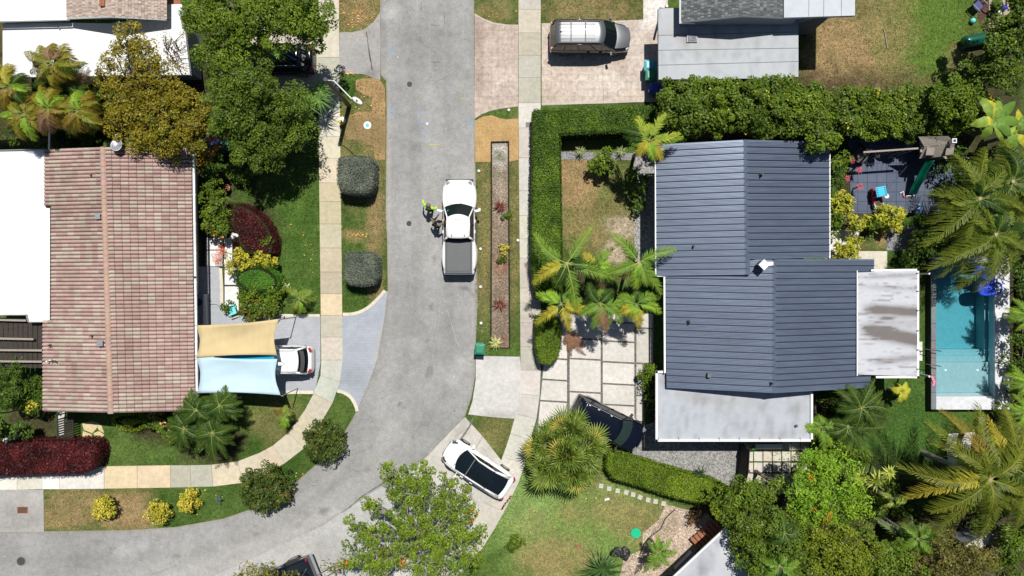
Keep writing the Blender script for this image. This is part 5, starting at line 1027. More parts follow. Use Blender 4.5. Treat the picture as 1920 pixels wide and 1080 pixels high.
    m = MB(); m.grid(lambda u, v: (hc.x - .012 + .112 * math.cos(2 * math.pi * v) * math.sin(.1 + u * 1.45), hc.y + .088 * math.sin(2 * math.pi * v) * math.sin(.1 + u * 1.45), hc.z + .012 + .128 * math.cos(.1 + u * 1.45)), 6, 16); m.ball((hc.x - .02, hc.y, hc.z + .06), .1, .08, .08, 10); m.build('hair', hair, root, smooth=True)
    for s_, lg in zip((1, -1), legs): m = MB(); m.obox((lg[1][0] + .08, lg[1][1], .04), .28, .10, .08); m.build('shoe', 'plastic_black', root, bevel=.03)
    if hat:
        m = MB(); m.lathe([(.15, .0), (.152, .01), (.10, .03), (.098, .09), (.08, .125), (.001, .135)], (hc.x, hc.y, hc.z + .06), 18); m.build('hat', hat, root, smooth=True)
    root.scale = (sc, sc, sc); return root
person(P(808, 394)[:2] + (.012,), R(8), 'person in a lime green top and brown hat with arms spread by the truck mirror', 1.0,
       [((.16, .42, 1.26), (.40, .50, 1.22)), ((.08, -.40, 1.22), (.30, -.46, 1.2))], [((.06, .12, .5), (.0, .13, .1)), ((.03, -.12, .5), (-.04, -.14, .1))], .06, ('cloth_lime', 'long'), ('cloth_dark', 'long'), 'hair_dark', 'hat_brown').rotation_euler = (0, 0, R(70))
person(P(820, 424)[:2] + (.012,), R(30), 'person in an olive top with dark hair reaching into the cab of the white truck', 1.0,
       [((.14, .40, 1.2), (.12, .38, 1.0)), ((.30, -.34, 1.30), (.56, -.26, 1.28))], [((.06, .12, .5), (.0, .13, .1)), ((.03, -.12, .5), (-.04, -.14, .1))], .08, ('cloth_olive', 'short'), ('cloth_dark', 'long'), 'hair_dark').rotation_euler = (0, 0, R(55))
person(P(1713, 393)[:2] + (.03,), R(160), 'child in a bright blue shirt bending forward on the dark tiled patio', .68,
       [((.42, .26, 1.1), (.56, .2, .86)), ((.40, -.26, 1.08), (.50, -.3, .85))], [((.10, .12, .5), (-.05, .13, .1)), ((-.12, -.12, .5), (-.32, -.14, .12))], .42, ('cloth_blue', 'short'), ('cloth_navy', 'short'), 'hair_dark').rotation_euler = (0, 0, R(165))

# ================================================================ STREET AND GARDEN THINGS
def wbin(px, rz, mat, label, lidmat=None, tilt=0, z=.03):
    r = empty('wheelie_bin', P(*px)[:2] + (z,), label, 'bin', 'household bins', rz)
    m = MB(); b = [(-.23, -.2), (.23, -.2), (.23, .2), (-.23, .2)]; t = [(-.29, -.28), (.29, -.28), (.29, .28), (-.29, .28)]
    m.add([(x, y, .06) for x, y in b] + [(x, y, .95) for x, y in t], [(0, 3, 2, 1), (4, 5, 6, 7), (0, 1, 5, 4), (1, 2, 6, 5), (2, 3, 7, 6), (3, 0, 4, 7)]); m.build('body', mat, r, bevel=.03)
    m = MB(); m.grid(lambda u, v: (-.33 + .66 * u, -.31 + .62 * v, .97 + .07 * math.sin(math.pi * u) ** .5 * math.sin(math.pi * v) ** .5), 8, 8); m.box(-.33, .33, -.31, .31, .93, .972); ld = m.build('lid', lidmat or mat, r, smooth=False)
    m = MB(); m.obox((0, .0, 1.05), .44, .40, .012); m.obox((-.36, 0, .95), .07, .46, .05); m.build('lid_panel', lidmat or mat, ld, bevel=.01)
    for s_ in (1, -1): m = MB(); m.lathe([(.12, -.03), (.12, .03)], (-.28, s_ * .24, .12), 12, axis='y'); m.build('wheel', 'rubber', r)
    m = MB(); m.tube([(-.40, -.2, .92), (-.40, .2, .92)], .02, 6); m.build('handle', 'plastic_black', r); return r
wbin((901, 652), R(-93), 'bin_green', 'green wheeled bin standing alone on the kerb by the white driveway')
wbin((1213, 131), R(180), 'bin_teal', 'pale teal wheeled bin, topmost of three beside the grey carport')
wbin((1215, 149), R(180), 'bin_green', 'green wheeled bin between the teal bin and the blue bin by the carport')
wbin((1222, 173), R(165), 'bin_blue', 'blue wheeled bin, lowest of three beside the grey carport')
wbin((415, 274), R(90), 'bin_blue', 'blue wheeled bin in the shade above the tiled house garden')
wbin((432, 280), R(90), 'bin_green_dark', 'dark green wheeled bin beside the shaded blue one')
# street lamp
b0 = P(655, 199); tp = Vector((b0[0], b0[1], 5.8)); r = empty('street_lamp', b0, 'black street lamp post with a white arm and oval lamp head over the left verge', 'street lamp')
m = MB(); m.tube([(b0[0], b0[1], 0), (b0[0], b0[1], 5.8)], [.15, .11], 10); part(r, m, 'post', 'plastic_black'); hx, hy, _ = P(670, 189, 6.0)
m = MB(); m.tube([(b0[0], b0[1], 5.6), (b0[0] + .5, b0[1] - .12, 5.95), (hx - .3, hy + .1, 6.02)], .03, 6); part(r, m, 'arm', 'white_metal')
m = MB(); m.ball((0, 0, 0), .33, .14, .09, 14); a = math.atan2(hy - b0[1], hx - b0[0]); m.v = [(hx + x * math.cos(a) - y * math.sin(a), hy + x * math.sin(a) + y * math.cos(a), 6.0 + z) for x, y, z in m.v]; hd_ = part(r, m, 'lamp_head', 'white_metal', smooth=True)
m = MB(); m.lathe([(.05, 6.08), (.05, 6.17), (.001, 6.18)], (hx, hy, 0), 10); sub(r, hd_, m, 'photocell', 'plastic_grey')
# hydrant-like yellow marker on its concrete collar
r = empty('utility_post', P(642, 231), 'squat yellow utility post on a grey collar beside the left pavement', 'utility post'); m = MB(); m.lathe([(.10, 0), (.10, .45), (.13, .47), (.12, .55), (.06, .6)], P(642, 232), 14); part(r, m, 'cap', 'yellow'); m = MB(); m.lathe([(.22, 0), (.22, .06), (.001, .06)], P(642, 226), 16); part(r, m, 'collar', 'concrete' if 0 else 'white_metal')
# dome lights along the right verge
for i, (x, y) in enumerate([(898, 321), (899, 393), (901, 467), (901, 538), (902, 606), (971, 451), (954, 207)]):
    m = MB(); m.lathe([(.10, 0), (.10, .06), (.08, .12), (.04, .15), (.001, .155)], (0, 0, 0), 12); o = m.build('kerb_dome', 'white_plastic', smooth=True); o.location = P(x, y)
    lb = ['first white dome marker down the right verge, level with the truck bonnet', 'white dome marker on the verge level with the truck windscreen mirror', 'white dome marker on the verge level with the truck bed', 'white dome marker on the verge just below the truck', 'lowest white dome marker on the verge above the lone green bin', 'white dome marker between planting strip and right pavement', 'white dome marker at the grass tip under the pink apron'][i]
    tag(o, lb, 'marker', 'white domes along the verge')
# satellite dish
r = empty('satellite_dish', P(219, 275, 2.9), 'pale round satellite dish on the upper edge of the tiled roof', 'satellite dish'); c = P(219, 273, 4.3)
m = MB(); m.grid(lambda u, v: (.31 * u * math.cos(2 * math.pi * v), .38 * u * math.sin(2 * math.pi * v), .10 * u * u), 5, 20); o = m.build('dish', 'grey_metal', r, smooth=True); o.location = (c[0] - r.location.x, c[1] - r.location.y, c[2] - r.location.z); o.rotation_euler = (R(-18), R(8), 0); q = o.modifiers.new('t', 'SOLIDIFY'); q.thickness = .02
m = MB(); m.tube([(c[0], c[1], 3.4), (c[0], c[1] + .03, 4.2)], .03, 6); part(r, m, 'mast', 'grey_metal'); m = MB(); m.tube([(c[0], c[1] + .2, 4.3), (c[0] + .15, c[1] + .5, 4.65)], .02, 5); m.ball((c[0] + .16, c[1] + .52, 4.68), .06, n=8); part(r, m, 'feed_arm', 'grey_metal')
# shade sails
def sail(label, pts, mat, bow=.08, nm='shade_sail'):
    A, B, Cc, D = [Vector(P(*p)) for p in pts]; cen = (A + B + Cc + D) / 4; m = MB()
    def f(u, v):
        p = A.lerp(B, u).lerp(D.lerp(Cc, u), v); pin = bow * (math.sin(math.pi * u) * (abs(2 * v - 1)) + math.sin(math.pi * v) * abs(2 * u - 1)); q = p.lerp(cen, pin); q.z -= .26 * math.sin(math.pi * u) * math.sin(math.pi * v) - .03 * math.sin(u * 11 + v * 7) * math.sin(v * 9); return q
    m.grid(f, 16, 12); r = empty(nm, (cen.x, cen.y, min(p.z for p in (A, B, Cc, D)) - .3), label, 'shade sail'); o = part(r, m, 'cloth', mat, smooth=True); q = o.modifiers.new('t', 'SOLIDIFY'); q.thickness = .012
    m = MB()
    for p in (A, B, Cc, D): m.tube([p.lerp(cen, .01), p + (p - cen).normalized() * .2], .012, 4)
    part(r, m, 'corner_cord', 'grey_metal'); return r
sail('beige shade sail stretched from the tiled house over the driveway', [(368, 610, 2.9), (523, 598, 3.1), (519, 666, 3.0), (368, 671, 2.9)], 'sail_beige', .09)
sail('pale blue shade sail with scalloped edges below the beige one', [(368, 667, 2.85), (520, 673, 2.9), (526, 741, 3.1), (370, 737, 2.9)], 'sail_blue', .09)
sail('narrow strip of teal shade sail showing between the beige and pale blue sails', [(400, 658, 2.55), (514, 654, 2.75), (516, 690, 2.74), (400, 690, 2.55)], 'sail_teal', .02)
for (x, y, lb) in [(521, 599, 'grey steel post at the outer corner of the beige sail'), (525, 742, 'grey steel post at the outer corner of the pale blue sail')]: p = P(x, y, 3.1); m = MB(); m.lathe([(.03, 0), (.028, 3.15), (.001, 3.16)], (p[0] + .12, p[1], 0), 10); one(m, 'sail_post', 'grey_metal', lb, 'post')
# patio things by the tiled house
r = empty('air_conditioner', P(380, 598, 0), 'grey blue air conditioning unit and equipment cover against the tiled house wall', 'air conditioner'); m = MB(); a = P(378, 580, .5); m.obox((a[0], a[1], .45), .55, 1.9, .9); part(r, m, 'casing', 'stucco_grey', bevel=.02); m = MB(); m.lathe([(.22, .9), (.22, .93), (.05, .94)], (a[0], a[1] + .45, 0), 16); part(r, m, 'fan_grille', 'plastic_black')
m = MB(); m.tube(smoothpath([P(385, 556, .3), P(392, 563, .1), P(386, 570, .05), P(405, 571, .03), P(412, 576, .03), P(414, 583, .04)], 6), .018, 5); one(m, 'garden_hose', 'hose', 'thin dark hose curling over the grey pavers by the house', 'hose')
def chair(px, rz, mat, label, name='garden_chair', z=.06):
    r = empty(name, P(*px)[:2] + (z,), label, 'chair', None, rz); m = MB(); m.obox((0, 0, .42), .46, .48, .03)
    m.build('seat', mat, r, bevel=.01); m = MB()
    for k in range(5): m.obox((-.28 - .03, -.19 + k * .095, .68), .025, .075, .5, 0, ry=R(-14))
    m.build('backrest', mat, r)
    for x in (-.2, .2):
        for y in (-.2, .2): m = MB(); m.obox((x, y, .2), .04, .04, .41); m.build('leg', mat, r)
    for s_ in (1, -1): m = MB(); m.obox((0, s_ * .27, .62), .5, .06, .03); m.build('armrest', mat, r)
    return r
chair((441, 581), R(200), 'teal_plastic', 'turquoise garden chair tucked under the shrubs on the white slabs')
def wire_chair(px, label):
    r = empty('wire_chair', P(*px)[:2] + (.06,), label, 'chair', 'orange wire chairs', random.uniform(0, 6)); m = MB()
    for k in range(5): rr = .08 + k * .05; m.tube([(rr * math.cos(t * .5236), rr * math.sin(t * .5236), .42 + .1 * (rr / .28) ** 2) for t in range(13)], .010, 4)
    for k in range(8): a = k * math.pi / 4; m.tube([(.05 * math.cos(a), .05 * math.sin(a), .42), (.28 * math.cos(a), .28 * math.sin(a), .53)], .010, 4)
    m.build('seat', 'orange', r); m = MB(); m.tube([(-.2, -.22, .5), (-.32, -.1, .85), (-.32, .1, .85), (-.2, .22, .5)], .014, 4); m.tube([(-.25, 0, .5), (-.33, 0, .86)], .01, 4); m.build('backrest', 'orange', r)
    for k in range(4): a = k * math.pi / 2 + .78; m = MB(); m.tube([(.12 * math.cos(a), .12 * math.sin(a), .42), (.24 * math.cos(a), .24 * math.sin(a), 0)], .012, 4); m.build('leg', 'orange', r)
wire_chair((414, 487), 'orange wire chair on the white slabs, lower of the two'); wire_chair((421, 471), 'orange wire chair half under the shrubs, upper of the two')
m = MB(); m.tube(smoothpath([P(434, 444, 1.0), P(440, 440, 1.15), P(446, 443, 1.1)], 4), .09, 8); m.ball(P(437, 442, 1.05), .14, .2, .1, 10); one(m, 'garden_ornament', 'white_metal', 'small white heron ornament at the lower edge of the dark red bush', 'ornament')
def pot(px, r_, label, z=.02, mat='plastic_black'):
    m = MB(); m.lathe([(r_ * .7, 0), (r_, .35), (r_ * 1.08, .36), (r_ * 1.08, .42), (r_ * .9, .42), (r_ * .86, .30), (.001, .29)], P(*px)[:2] + (z,), 18); return one(m, 'plant_pot', mat, label, 'pot', loc=P(*px)[:2] + (z,), smooth=False)
pot((430, 354), .2, 'round terracotta pot rim under the shade by the curved lawn edge', mat='brick_red'); pot((1221, 775), .24, 'round black pot in the dark gap beside the low white roof')
pot((524, 588), .16, 'small terracotta pot at the end of the cream driveway edge', mat='wood_grey')
# items on the upper right lawn
r = empty('garden_recliner', P(1826, 15), 'folding chair with a blue grey sling and black frame on the upper right lawn', 'chair', rz=R(-45)); m = MB(); m.obox((0, 0, .42), .52, .55, .03, ry=R(6)); m.build('seat', 'cloth_navy', r); m = MB(); m.obox((-.34, 0, .72), .04, .55, .62, ry=R(-18)); m.build('backrest', 'plastic_black', r)
for s_ in (1, -1): m = MB(); m.tube([(-.35, s_ * .32, .62), (.3, s_ * .32, .62)], .025, 6); m.build('armrest', 'grey_metal', r); m = MB(); m.tube([(-.3, s_ * .3, .62), (.28, s_ * .3, .0)], .02, 5); m.tube([(.28, s_ * .3, .62), (-.3, s_ * .3, 0)], .02, 5); m.build('leg', 'plastic_black', r)
m = MB(); m.ball(P(1824, 39, .17), .17, n=14); one(m, 'play_ball', 'teal_plastic', 'turquoise ball on the grass below the folding chair', 'ball', smooth=True)
m = MB(); m.ball(P(1883, 14, .18), .18, n=14); one(m, 'play_ball', 'blue_plastic', 'dark blue ball beside the top right tree', 'ball', smooth=True)
chair((1861, 30), R(0), 'white_plastic', 'white plastic chair at the edge of the tree in the top right yard')
m = MB(); pts = [P(1797 + k * 6, 84 - k * 1.1, 0) for k in range(12)]
m.tube([(p[0], p[1], .45) for p in pts], [.30] + [.36] * 10 + [.3], 16); r = empty('tunnel_slide', P(1830, 78), 'dark green play tunnel lying on the grass under the top right tree', 'play tunnel'); part(r, m, 'tube', 'slide_green', smooth=True); 
for k in (0, 4, 8): m = MB(); m.lathe([(.37, -.03), (.39, 0), (.37, .03)], (0, 0, 0), 18, axis='y'); m.v = [(pts[k][0] + v[1] + .1, pts[k][1] + v[0], .45 + v[2]) for v in m.v]; part(r, m, 'ring', 'bin_green_dark')
m = MB(); m.tube([P(1658, 56, .05), P(1661, 72, .05), P(1664, 90, .05)], .03, 6); one(m, 'garden_stick', 'wood_grey', 'thin pale stick lying on the boundary of brown and green lawn', 'stick')
m = MB(); m.lathe([(.12, 0), (.12, .08), (.06, .1), (.001, .1)], P(1709, 173), 12); one(m, 'toy_disc', 'pink_plastic', 'small pink disc on the grass above the row of trees', 'toy')
m = MB(); m.tube([(P(1868, -20)[0], P(0, -20)[1], .9), (P(1868, 28)[0], P(0, 22)[1], .9)], .05, 5); m.tube([P(1855, -6, .9), P(1868, 4, .9), P(1884, -6, .9)], .05, 5); m.tube([P(1872, 4, .9), P(1872, 14, .9)], .07, 5); 
for x, y in ((1868, 20), (1855, -6), (1884, -6)): m.tube([P(x, y, 0), P(x, y, .9)], .03, 5)
one(m, 'exercise_frame', 'plastic_black', 'dark steel frame standing on the paved corner at the top right', 'frame')
# playset
r = empty('playset', P(1740, 290), 'timber climbing tower with grey roof, swing beam and a green slide', 'playset'); zt = 2.9
T0, T1, T2, T3 = P(1722, 256, zt), P(1778, 255, zt), P(1791, 269, 2.5), P(1733, 275, 2.5)
m = MB(); q4 = [Vector(p) for p in (T0, T1, T2, T3)]; m.add([p for p in q4] + [p - Vector((0, 0, .06)) for p in q4], [(0, 1, 2, 3), (7, 6, 5, 4), (0, 4, 5, 1), (1, 5, 6, 2), (2, 6, 7, 3), (3, 7, 4, 0)]); part(r, m, 'roof', 'wood_grey')
m = MB(); B_ = [Vector(P(1733, 276, 2.45)), Vector(P(1790, 270, 2.45)), Vector(P(1783, 292, 1.95)), Vector(P(1723, 297, 1.95))]; 
for k in range(9):
    a = k / 9; b = (k + .9) / 9; m.add([B_[0].lerp(B_[3], a), B_[1].lerp(B_[2], a), B_[1].lerp(B_[2], b), B_[0].lerp(B_[3], b)], [(0, 1, 2, 3)])
o = part(r, m, 'side_roof', 'wood_grey'); q = o.modifiers.new('t', 'SOLIDIFY'); q.thickness = .02
for (a, b) in ((1736, 1750), (1772, 1787)): m = MB(); p = P((a + b) / 2, 284, 2.35); m.obox((p[0], p[1], 2.4), .46, .44, .05, rx=R(20)); part(r, m, 'dormer', 'wood_grey')
m = MB(); p = P(1786, 265, 2.8); m.obox((p[0], p[1], 2.85), .26, .26, .3); m2_ = part(r, m, 'chimney', 'white_metal'); m = MB(); m.obox((p[0], p[1], 3.005), .16, .16, .01); sub(r, m2_, m, 'opening', 'plastic_black')
for (x, y) in ((1724, 262), (1778, 262), (1724, 300), (1778, 298)): m = MB(); p = P(x, y, 1.2); m.obox((p[0], p[1], 1.3), .1, .1, 2.6); part(r, m, 'post', 'wood_dark')
m = MB(); p = P(1751, 280, 1.3); m.obox((p[0], p[1], 1.3), 1.7, 1.15, .06); part(r, m, 'platform', 'wood_grey')
m = MB(); a = P(1626, 285, 2.3); b = P(1713, 279, 2.3); m.obox(((a[0] + b[0]) / 2, (a[1] + b[1]) / 2, 2.3), b[0] - a[0] + .5, .10, .12, R(4)); part(r, m, 'swing_beam', 'wood_grey')
for (p0, p1) in (((1609, 268), (1629, 283)), ((1611, 308), (1629, 287))): m = MB(); m.tube([P(*p0, 0.02), P(*p1, 2.3)], .06, 5); part(r, m, 'swing_leg', 'wood_dark')
for (x0_, zz, mt) in ((1642, .5, 'plastic_black'), (1672, .55, 'plastic_black')):
    m = MB(); p = P(x0_, 290, zz); m.obox((p[0], p[1] - .1, zz), .45, .2, .03); sw_ = part(r, m, 'swing_seat', mt); m = MB()
    for s_ in (-.2, .2): m.tube([(p[0] + s_, p[1] - .1, zz), (p[0] + s_, P(x0_, 283, 2.3)[1], 2.3)], .01, 4)
    sub(r, sw_, m, 'chain', 'grey_metal')
m = MB(); p = P(1614, 292, .6); m.lathe([(.46, .55), (.49, .58), (.46, .61), (.43, .58)], (p[0], p[1], 0), 20); part(r, m, 'nest_swing', 'plastic_black'); m = MB(); m.ball((p[0] + .1, p[1] + .05, .5), .33, .33, .05, 12); part(r, m, 'nest_mesh', 'sky_plastic')
m = MB(); 
def slf(u, v):
    x, y, z = lerp(P(1736, 302, 1.3), P(1706, 364, .16), u); z = 1.3 * (1 - u) ** 1.15 + .16; wv = (v - .5); return (x + wv * .42, y - wv * .09, z + .5 * wv * wv * 3.0 + .03 * math.sin(u * 14))
m.grid(slf, 14, 8); o = part(r, m, 'slide', 'slide_green', smooth=True); q = o.modifiers.new('t', 'SOLIDIFY'); q.thickness = .03
m = MB()
for k in range(5): p = P(1708, 262 + k * 4, 2 - k * .3); m.obox((p[0], p[1], 1.9 - k * .35), .5, .06, .05)
part(r, m, 'ladder_rung', 'wood_grey')
m = MB(); m.tube([P(1658, 363, .05), P(1700, 312, 1.8)], .012, 5); one(m, 'climbing_rope', 'grey_metal', 'thin grey rope slanting from the climbing tower across the patio', 'rope')
# toy cart
r = empty('toy_car', P(1640, 372)[:2] + (.03,), 'red and turquoise toy car with a turquoise roof on the dark tiled patio', 'toy car', rz=R(-80)); m = MB(); m.box(-.2, .62, -.30, .30, .1, .34); m.build('body', 'red_plastic', r, bevel=.05); m = MB(); m.box(.05, .52, -.16, .16, .345, .36); m.build('footwell', 'plastic_black', r)
m = MB(); m.box(-.62, .0, -.33, .33, .86, .91); rf_ = m.build('roof', 'sky_plastic', r, bevel=.03); m = MB()
for s_ in (-1, 1):
    for k in range(5): m.box(-.54 + k * .11, -.50 + k * .11, s_ * .24 - .05, s_ * .24 + .05, .91, .925)
m.build('roof_slot', 'plastic_black', rf_)
for x in (-.55, -.05):
    for y in (-.27, .27): m = MB(); m.tube([(x, y, .3), (x, y, .87)], .025, 6); m.build('post', 'sky_plastic', r)
m = MB(); m.box(-.62, -.2, -.3, .3, .1, .5); m.build('seat', 'red_plastic', r, bevel=.04); m = MB(); m.lathe([(.13, 0), (.16, .04), (.13, .08), (.08, .04)], (.02, .30, .80), 16); m.build('steering_wheel', 'white_plastic', r)
m = MB(); m.tube([(.35, -.28, .35), (.66, -.25, .4), (.74, 0, .42), (.66, .25, .4), (.35, .28, .35)], .035, 6); m.build('bumper', 'teal_plastic', r)
for x in (-.4, .45):
    for s_ in (1, -1): m = MB(); m.lathe([(.13, -.04), (.13, .04)], (x, s_ * .32, .13), 14, axis='y'); m.build('wheel', 'rubber', r)
r = empty('toy_scooter', P(1696, 369)[:2] + (.03,), 'small red and white scooter lying by the foot of the slide', 'scooter'); m = MB(); m.obox((0, 0, .06), .22, .1, .05); m.build('deck', 'red_plastic', r); m = MB(); m.tube([(.05, .03, .08), (.55, .06, .1)], .03, 6); m.build('stem', 'white_plastic', r); m = MB(); m.tube([(-.1, .05, .1), (-.15, .32, .12), (-.35, .2, .1)], .03, 6); m.build('handlebar', 'white_plastic', r)
for i, (x, y, c1) in enumerate([(1800, 316, 'grey_metal'), ]):
    r = empty('patio_rack', P(x, y), 'blue grey slatted rack standing beyond the climbing tower', 'rack', rz=R(-5)); m = MB(); m.obox((0, 0, .5), .62, 1.2, .05); m.build('frame', 'stucco_grey', r); m = MB()
    for a in range(5):
        m.obox((-.22 + a * .11, 0, .53), .05, 1.1, .01)
    m.box(-.27, .27, -.56, -.52, .522, .54); m.box(-.27, .27, .52, .56, .522, .54); m.build('slats', 'plastic_black', r)
    for x_ in (-.25, .25): m = MB(); m.obox((x_, 0, .25), .04, 1.1, .48); m.build('leg', 'plastic_black', r)
m = MB(); m.ball(P(1775, 315, .08), .08, n=10); one(m, 'tennis_ball', 'cloth_lime', 'lime ball on the shaded side of the climbing tower', 'ball')
# pool things
r = empty('pool_float', P(1846, 541)[:2] + (.38,), 'dark blue inflatable lounger floating at the top right of the pool', 'pool float', rz=R(5)); m = MB(); m.grid(lambda u, v: ((.68 - .2 * (1 - abs(math.cos(2 * math.pi * u))) * 0) * math.copysign(abs(math.cos(2 * math.pi * u)) ** .6, math.cos(2 * math.pi * u)) + .09 * math.cos(2 * math.pi * v) * math.cos(2 * math.pi * u), .36 * math.copysign(abs(math.sin(2 * math.pi * u)) ** .6, math.sin(2 * math.pi * u)) + .09 * math.cos(2 * math.pi * v) * math.sin(2 * math.pi * u), .12 + .11 * math.sin(2 * math.pi * v)), 32, 8); m.build('rim', 'blue_plastic', r, smooth=True); m = MB(); m.obox((0, 0, .14), 1.3, .66, .10); m.build('bed', 'blue_plastic', r, bevel=.03); m = MB()
for k in range(7): m.tube([(-.35 + k * .12, -.26, .19), (-.35 + k * .12, .26, .19)], .035, 6)
m.build('rib', 'blue_plastic', r, smooth=True)
r = empty('pool_float', P(1836, 512)[:2] + (.38,), 'second blue inflatable lounger half hidden under the palm fronds over the pool', 'pool float', rz=R(-18)); m = MB()
for k in range(6): m.tube([(-.7, -.3 + k * .12, .09), (.7, -.3 + k * .12, .09)], .065, 8)
m.build('bed', 'blue_plastic', r, smooth=True)
m = MB(); m.ball(P(1849, 549, .5), .07, n=8); one(m, 'float_toy', 'orange', 'tiny red float beside the blue lounger', 'toy')
r = empty('flippers', P(1739, 711)[:2] + (.58,), 'pair of red and pink flippers on the grey pool deck', 'flippers'); m = MB()
for k, a in ((0, 20), (1, -15)): m.obox((.06 * (k - .5), .12 - k * .3, .03), .14, .34, .04, R(a)); m.obox((.06 * (k - .5), .0 - k * .16, .05), .10, .14, .07, R(a))
m.build('blade', 'pink_plastic', r, bevel=.01)
m = MB(); m.ball(P(1727, 699, .07), .07, n=8); one(m, 'toy_ball', 'green_paint', 'tiny green ball on the grass strip beside the pool', 'ball')
def lounger(px, rz, label):
    r = empty('sun_lounger', P(*px), label, 'sun lounger', 'white loungers under the palms', rz); m = MB(); m.obox((.2, 0, .3), 1.3, .6, .05); m.build('seat', 'white_plastic', r, bevel=.02); m = MB(); m.obox((-.72, 0, .46), .7, .6, .05, ry=R(28)); m.build('backrest', 'white_plastic', r, bevel=.02); m = MB()
    for k in range(9): m.obox((-.35 + k * .14, 0, .328), .02, .56, .006)
    m.build('slat_line', 'plastic_grey', r)
    for x in (-.3, .75):
        for y in (-.26, .26): m = MB(); m.obox((x, y, .14), .05, .05, .28); m.build('leg', 'white_plastic', r)
    return r
lounger((1779, 840), R(-85), 'white sun lounger under the big palm, leftmost of three'); lounger((1806, 838), R(-92), 'white sun lounger under the big palm, middle of three'); lounger((1835, 850), R(-95), 'white sun lounger under the big palm, rightmost of three')
r = empty('garden_table', P(1833, 786), 'small round glass table near the loungers under the palm', 'table'); m = MB(); m.lathe([(.24, .45), (.25, .46), (.25, .48), (.001, .48)], (0, 0, 0), 20); m.build('top', 'lamp_clear', r); m = MB()
for k in range(3): a = k * 2.09; m.tube([(.2 * math.cos(a), .2 * math.sin(a), .45), (.22 * math.cos(a), .22 * math.sin(a), 0)], .015, 5)
m.build('leg_frame', 'white_metal', r)
m = MB(); p = P(1797, 993, 1.9); m.add([P(1776, 1003, 1.8), P(1822, 980, 1.8), P(1834, 992, 1.8), P(1790, 1015, 1.8)], [(0, 1, 2, 3)]); r = empty('shed', P(1804, 998), 'small pale blue grey shed roof glimpsed under the lower right palm', 'shed'); m2 = MB(); m2.prism([P(a, b)[:2] for a, b in ((1776, 1003), (1822, 980), (1834, 992), (1790, 1015))], 1.7, 1.8); part(r, m2, 'roof', 'stucco'); m2 = MB(); m2.prism([P(a, b)[:2] for a, b in ((1780, 1003), (1822, 983), (1830, 992), (1792, 1012))], 0, 1.69); part(r, m2, 'wall', 'stucco_grey')
# front garden things
r = empty('ground_spike_ornament', P(416, 934), 'blue metal cross shaped garden stake on the verge beside the round bush', 'garden stake'); m = MB(); m.obox((0, .0, .5), .03, .75, .03); m.obox((0, .1, .52), .42, .05, .03); m.obox((.1, .04, .5), .25, .04, .03, R(30)); m.build('cross', 'cloth_navy', r); m = MB(); m.tube([(0, 0, 0), (0, 0, .5)], .015, 5); m.build('stake', 'plastic_black', r)
for i, (x, y) in enumerate([(1155, 1034), (1171, 1036)]):
    m = MB(); random.seed(i + 3); m.ball((0, 0, .20), .40, .30, .22, 22); m.v = [(v[0] * (1 + .16 * math.sin(7 * v[1] + i * 2) + .07 * math.sin(23 * v[1] + 11 * v[2])), v[1] * (1 + .18 * math.sin(6 * v[0] + i) + .06 * math.sin(25 * v[0])), max(0, v[2] + .035 * math.sin(17 * v[0] + 9 * v[1]) + .02 * math.sin(31 * v[1]))) for v in m.v]; m.tube([(.05, .02, .38), (.10, .04, .50)], [.04, .08], 7)
    o = m.build('rubbish_bag', 'plastic_black', smooth=False); o.location = P(x, y); o.rotation_euler[2] = i * 1.3 + .4; tag(o, 'black rubbish bag on the lawn by the sago palm, ' + ('left of the pair' if i == 0 else 'right of the pair'), 'rubbish bag', 'black rubbish bags')
m = MB(); m.tube(smoothpath([P(1266, 955, .08), P(1248, 972, .06), P(1238, 992, .05), P(1222, 1004, .05), P(1208, 1020, .05), P(1200, 1040, .05)], 6), .03, 6); one(m, 'drain_hose', 'hose', 'dark hose winding over the edge of the sandy bed', 'hose')
m = MB(); m.obox(P(1138, 936, .03), .3, .12, .05, R(15)); one(m, 'loose_brick', 'white_metal', 'small white block lying on the lawn under the row of pavers', 'block')
m = MB(); m.obox(P(1084, 1026, .03), .26, .2, .06, R(30)); one(m, 'loose_brick', 'brick_red', 'small reddish stone lying on the lawn left of the rubbish bags', 'block')
m = MB(); p = P(31, 845); m.obox((p[0], p[1] + .6, .5), .55, .95, .7); r = one(m, 'storage_box', 'white_metal', 'pale grey box standing in the shrubs left of the tiled house', 'box', bevel=.02)
for (x0_, y0_, x1_, y1_) in ((967, 925, 976, 905),): pass
random.seed(11); m = MB()
for k in range(16): t = k / 15; x = 953 - 16 * t + random.uniform(-1, 1); y = 925 + 26 * t; m.obox(P(x + 6 - 3 * t, y + 4, .03), .16, .1, .06, random.uniform(0, 3), K(206 + random.randint(-20, 20), 176, 150))
one(m, 'edging_stones', 'concrete', 'row of small pinkish edging stones along the pavement by the lower lawn', 'edging stones')
bx = empty('planter_box', P(1436, 835), 'grey bench like planter on the square slab patio', 'planter'); m = MB(); p = P(1438, 836, .5); m.obox((p[0], p[1], .45), 1.7, .22, .45); part(bx, m, 'box', 'grey_metal'); m = MB(); m.obox((p[0], p[1], .69), 1.76, .28, .03); part(bx, m, 'rim', 'white_metal')
m = MB(); m.lathe([(.20, 0), (.21, .02), (.2, .04)], P(1459, 845, .5), 24); o = one(m, 'wire_table', 'plastic_black', 'round wire ring table on the square slab patio', 'table') if 0 else None
m = MB(); p = P(1459, 845, .6)
m.tube([(p[0] + .2 * math.cos(t * .35), p[1] + .2 * math.sin(t * .35), .6) for t in range(19)], .012, 5)
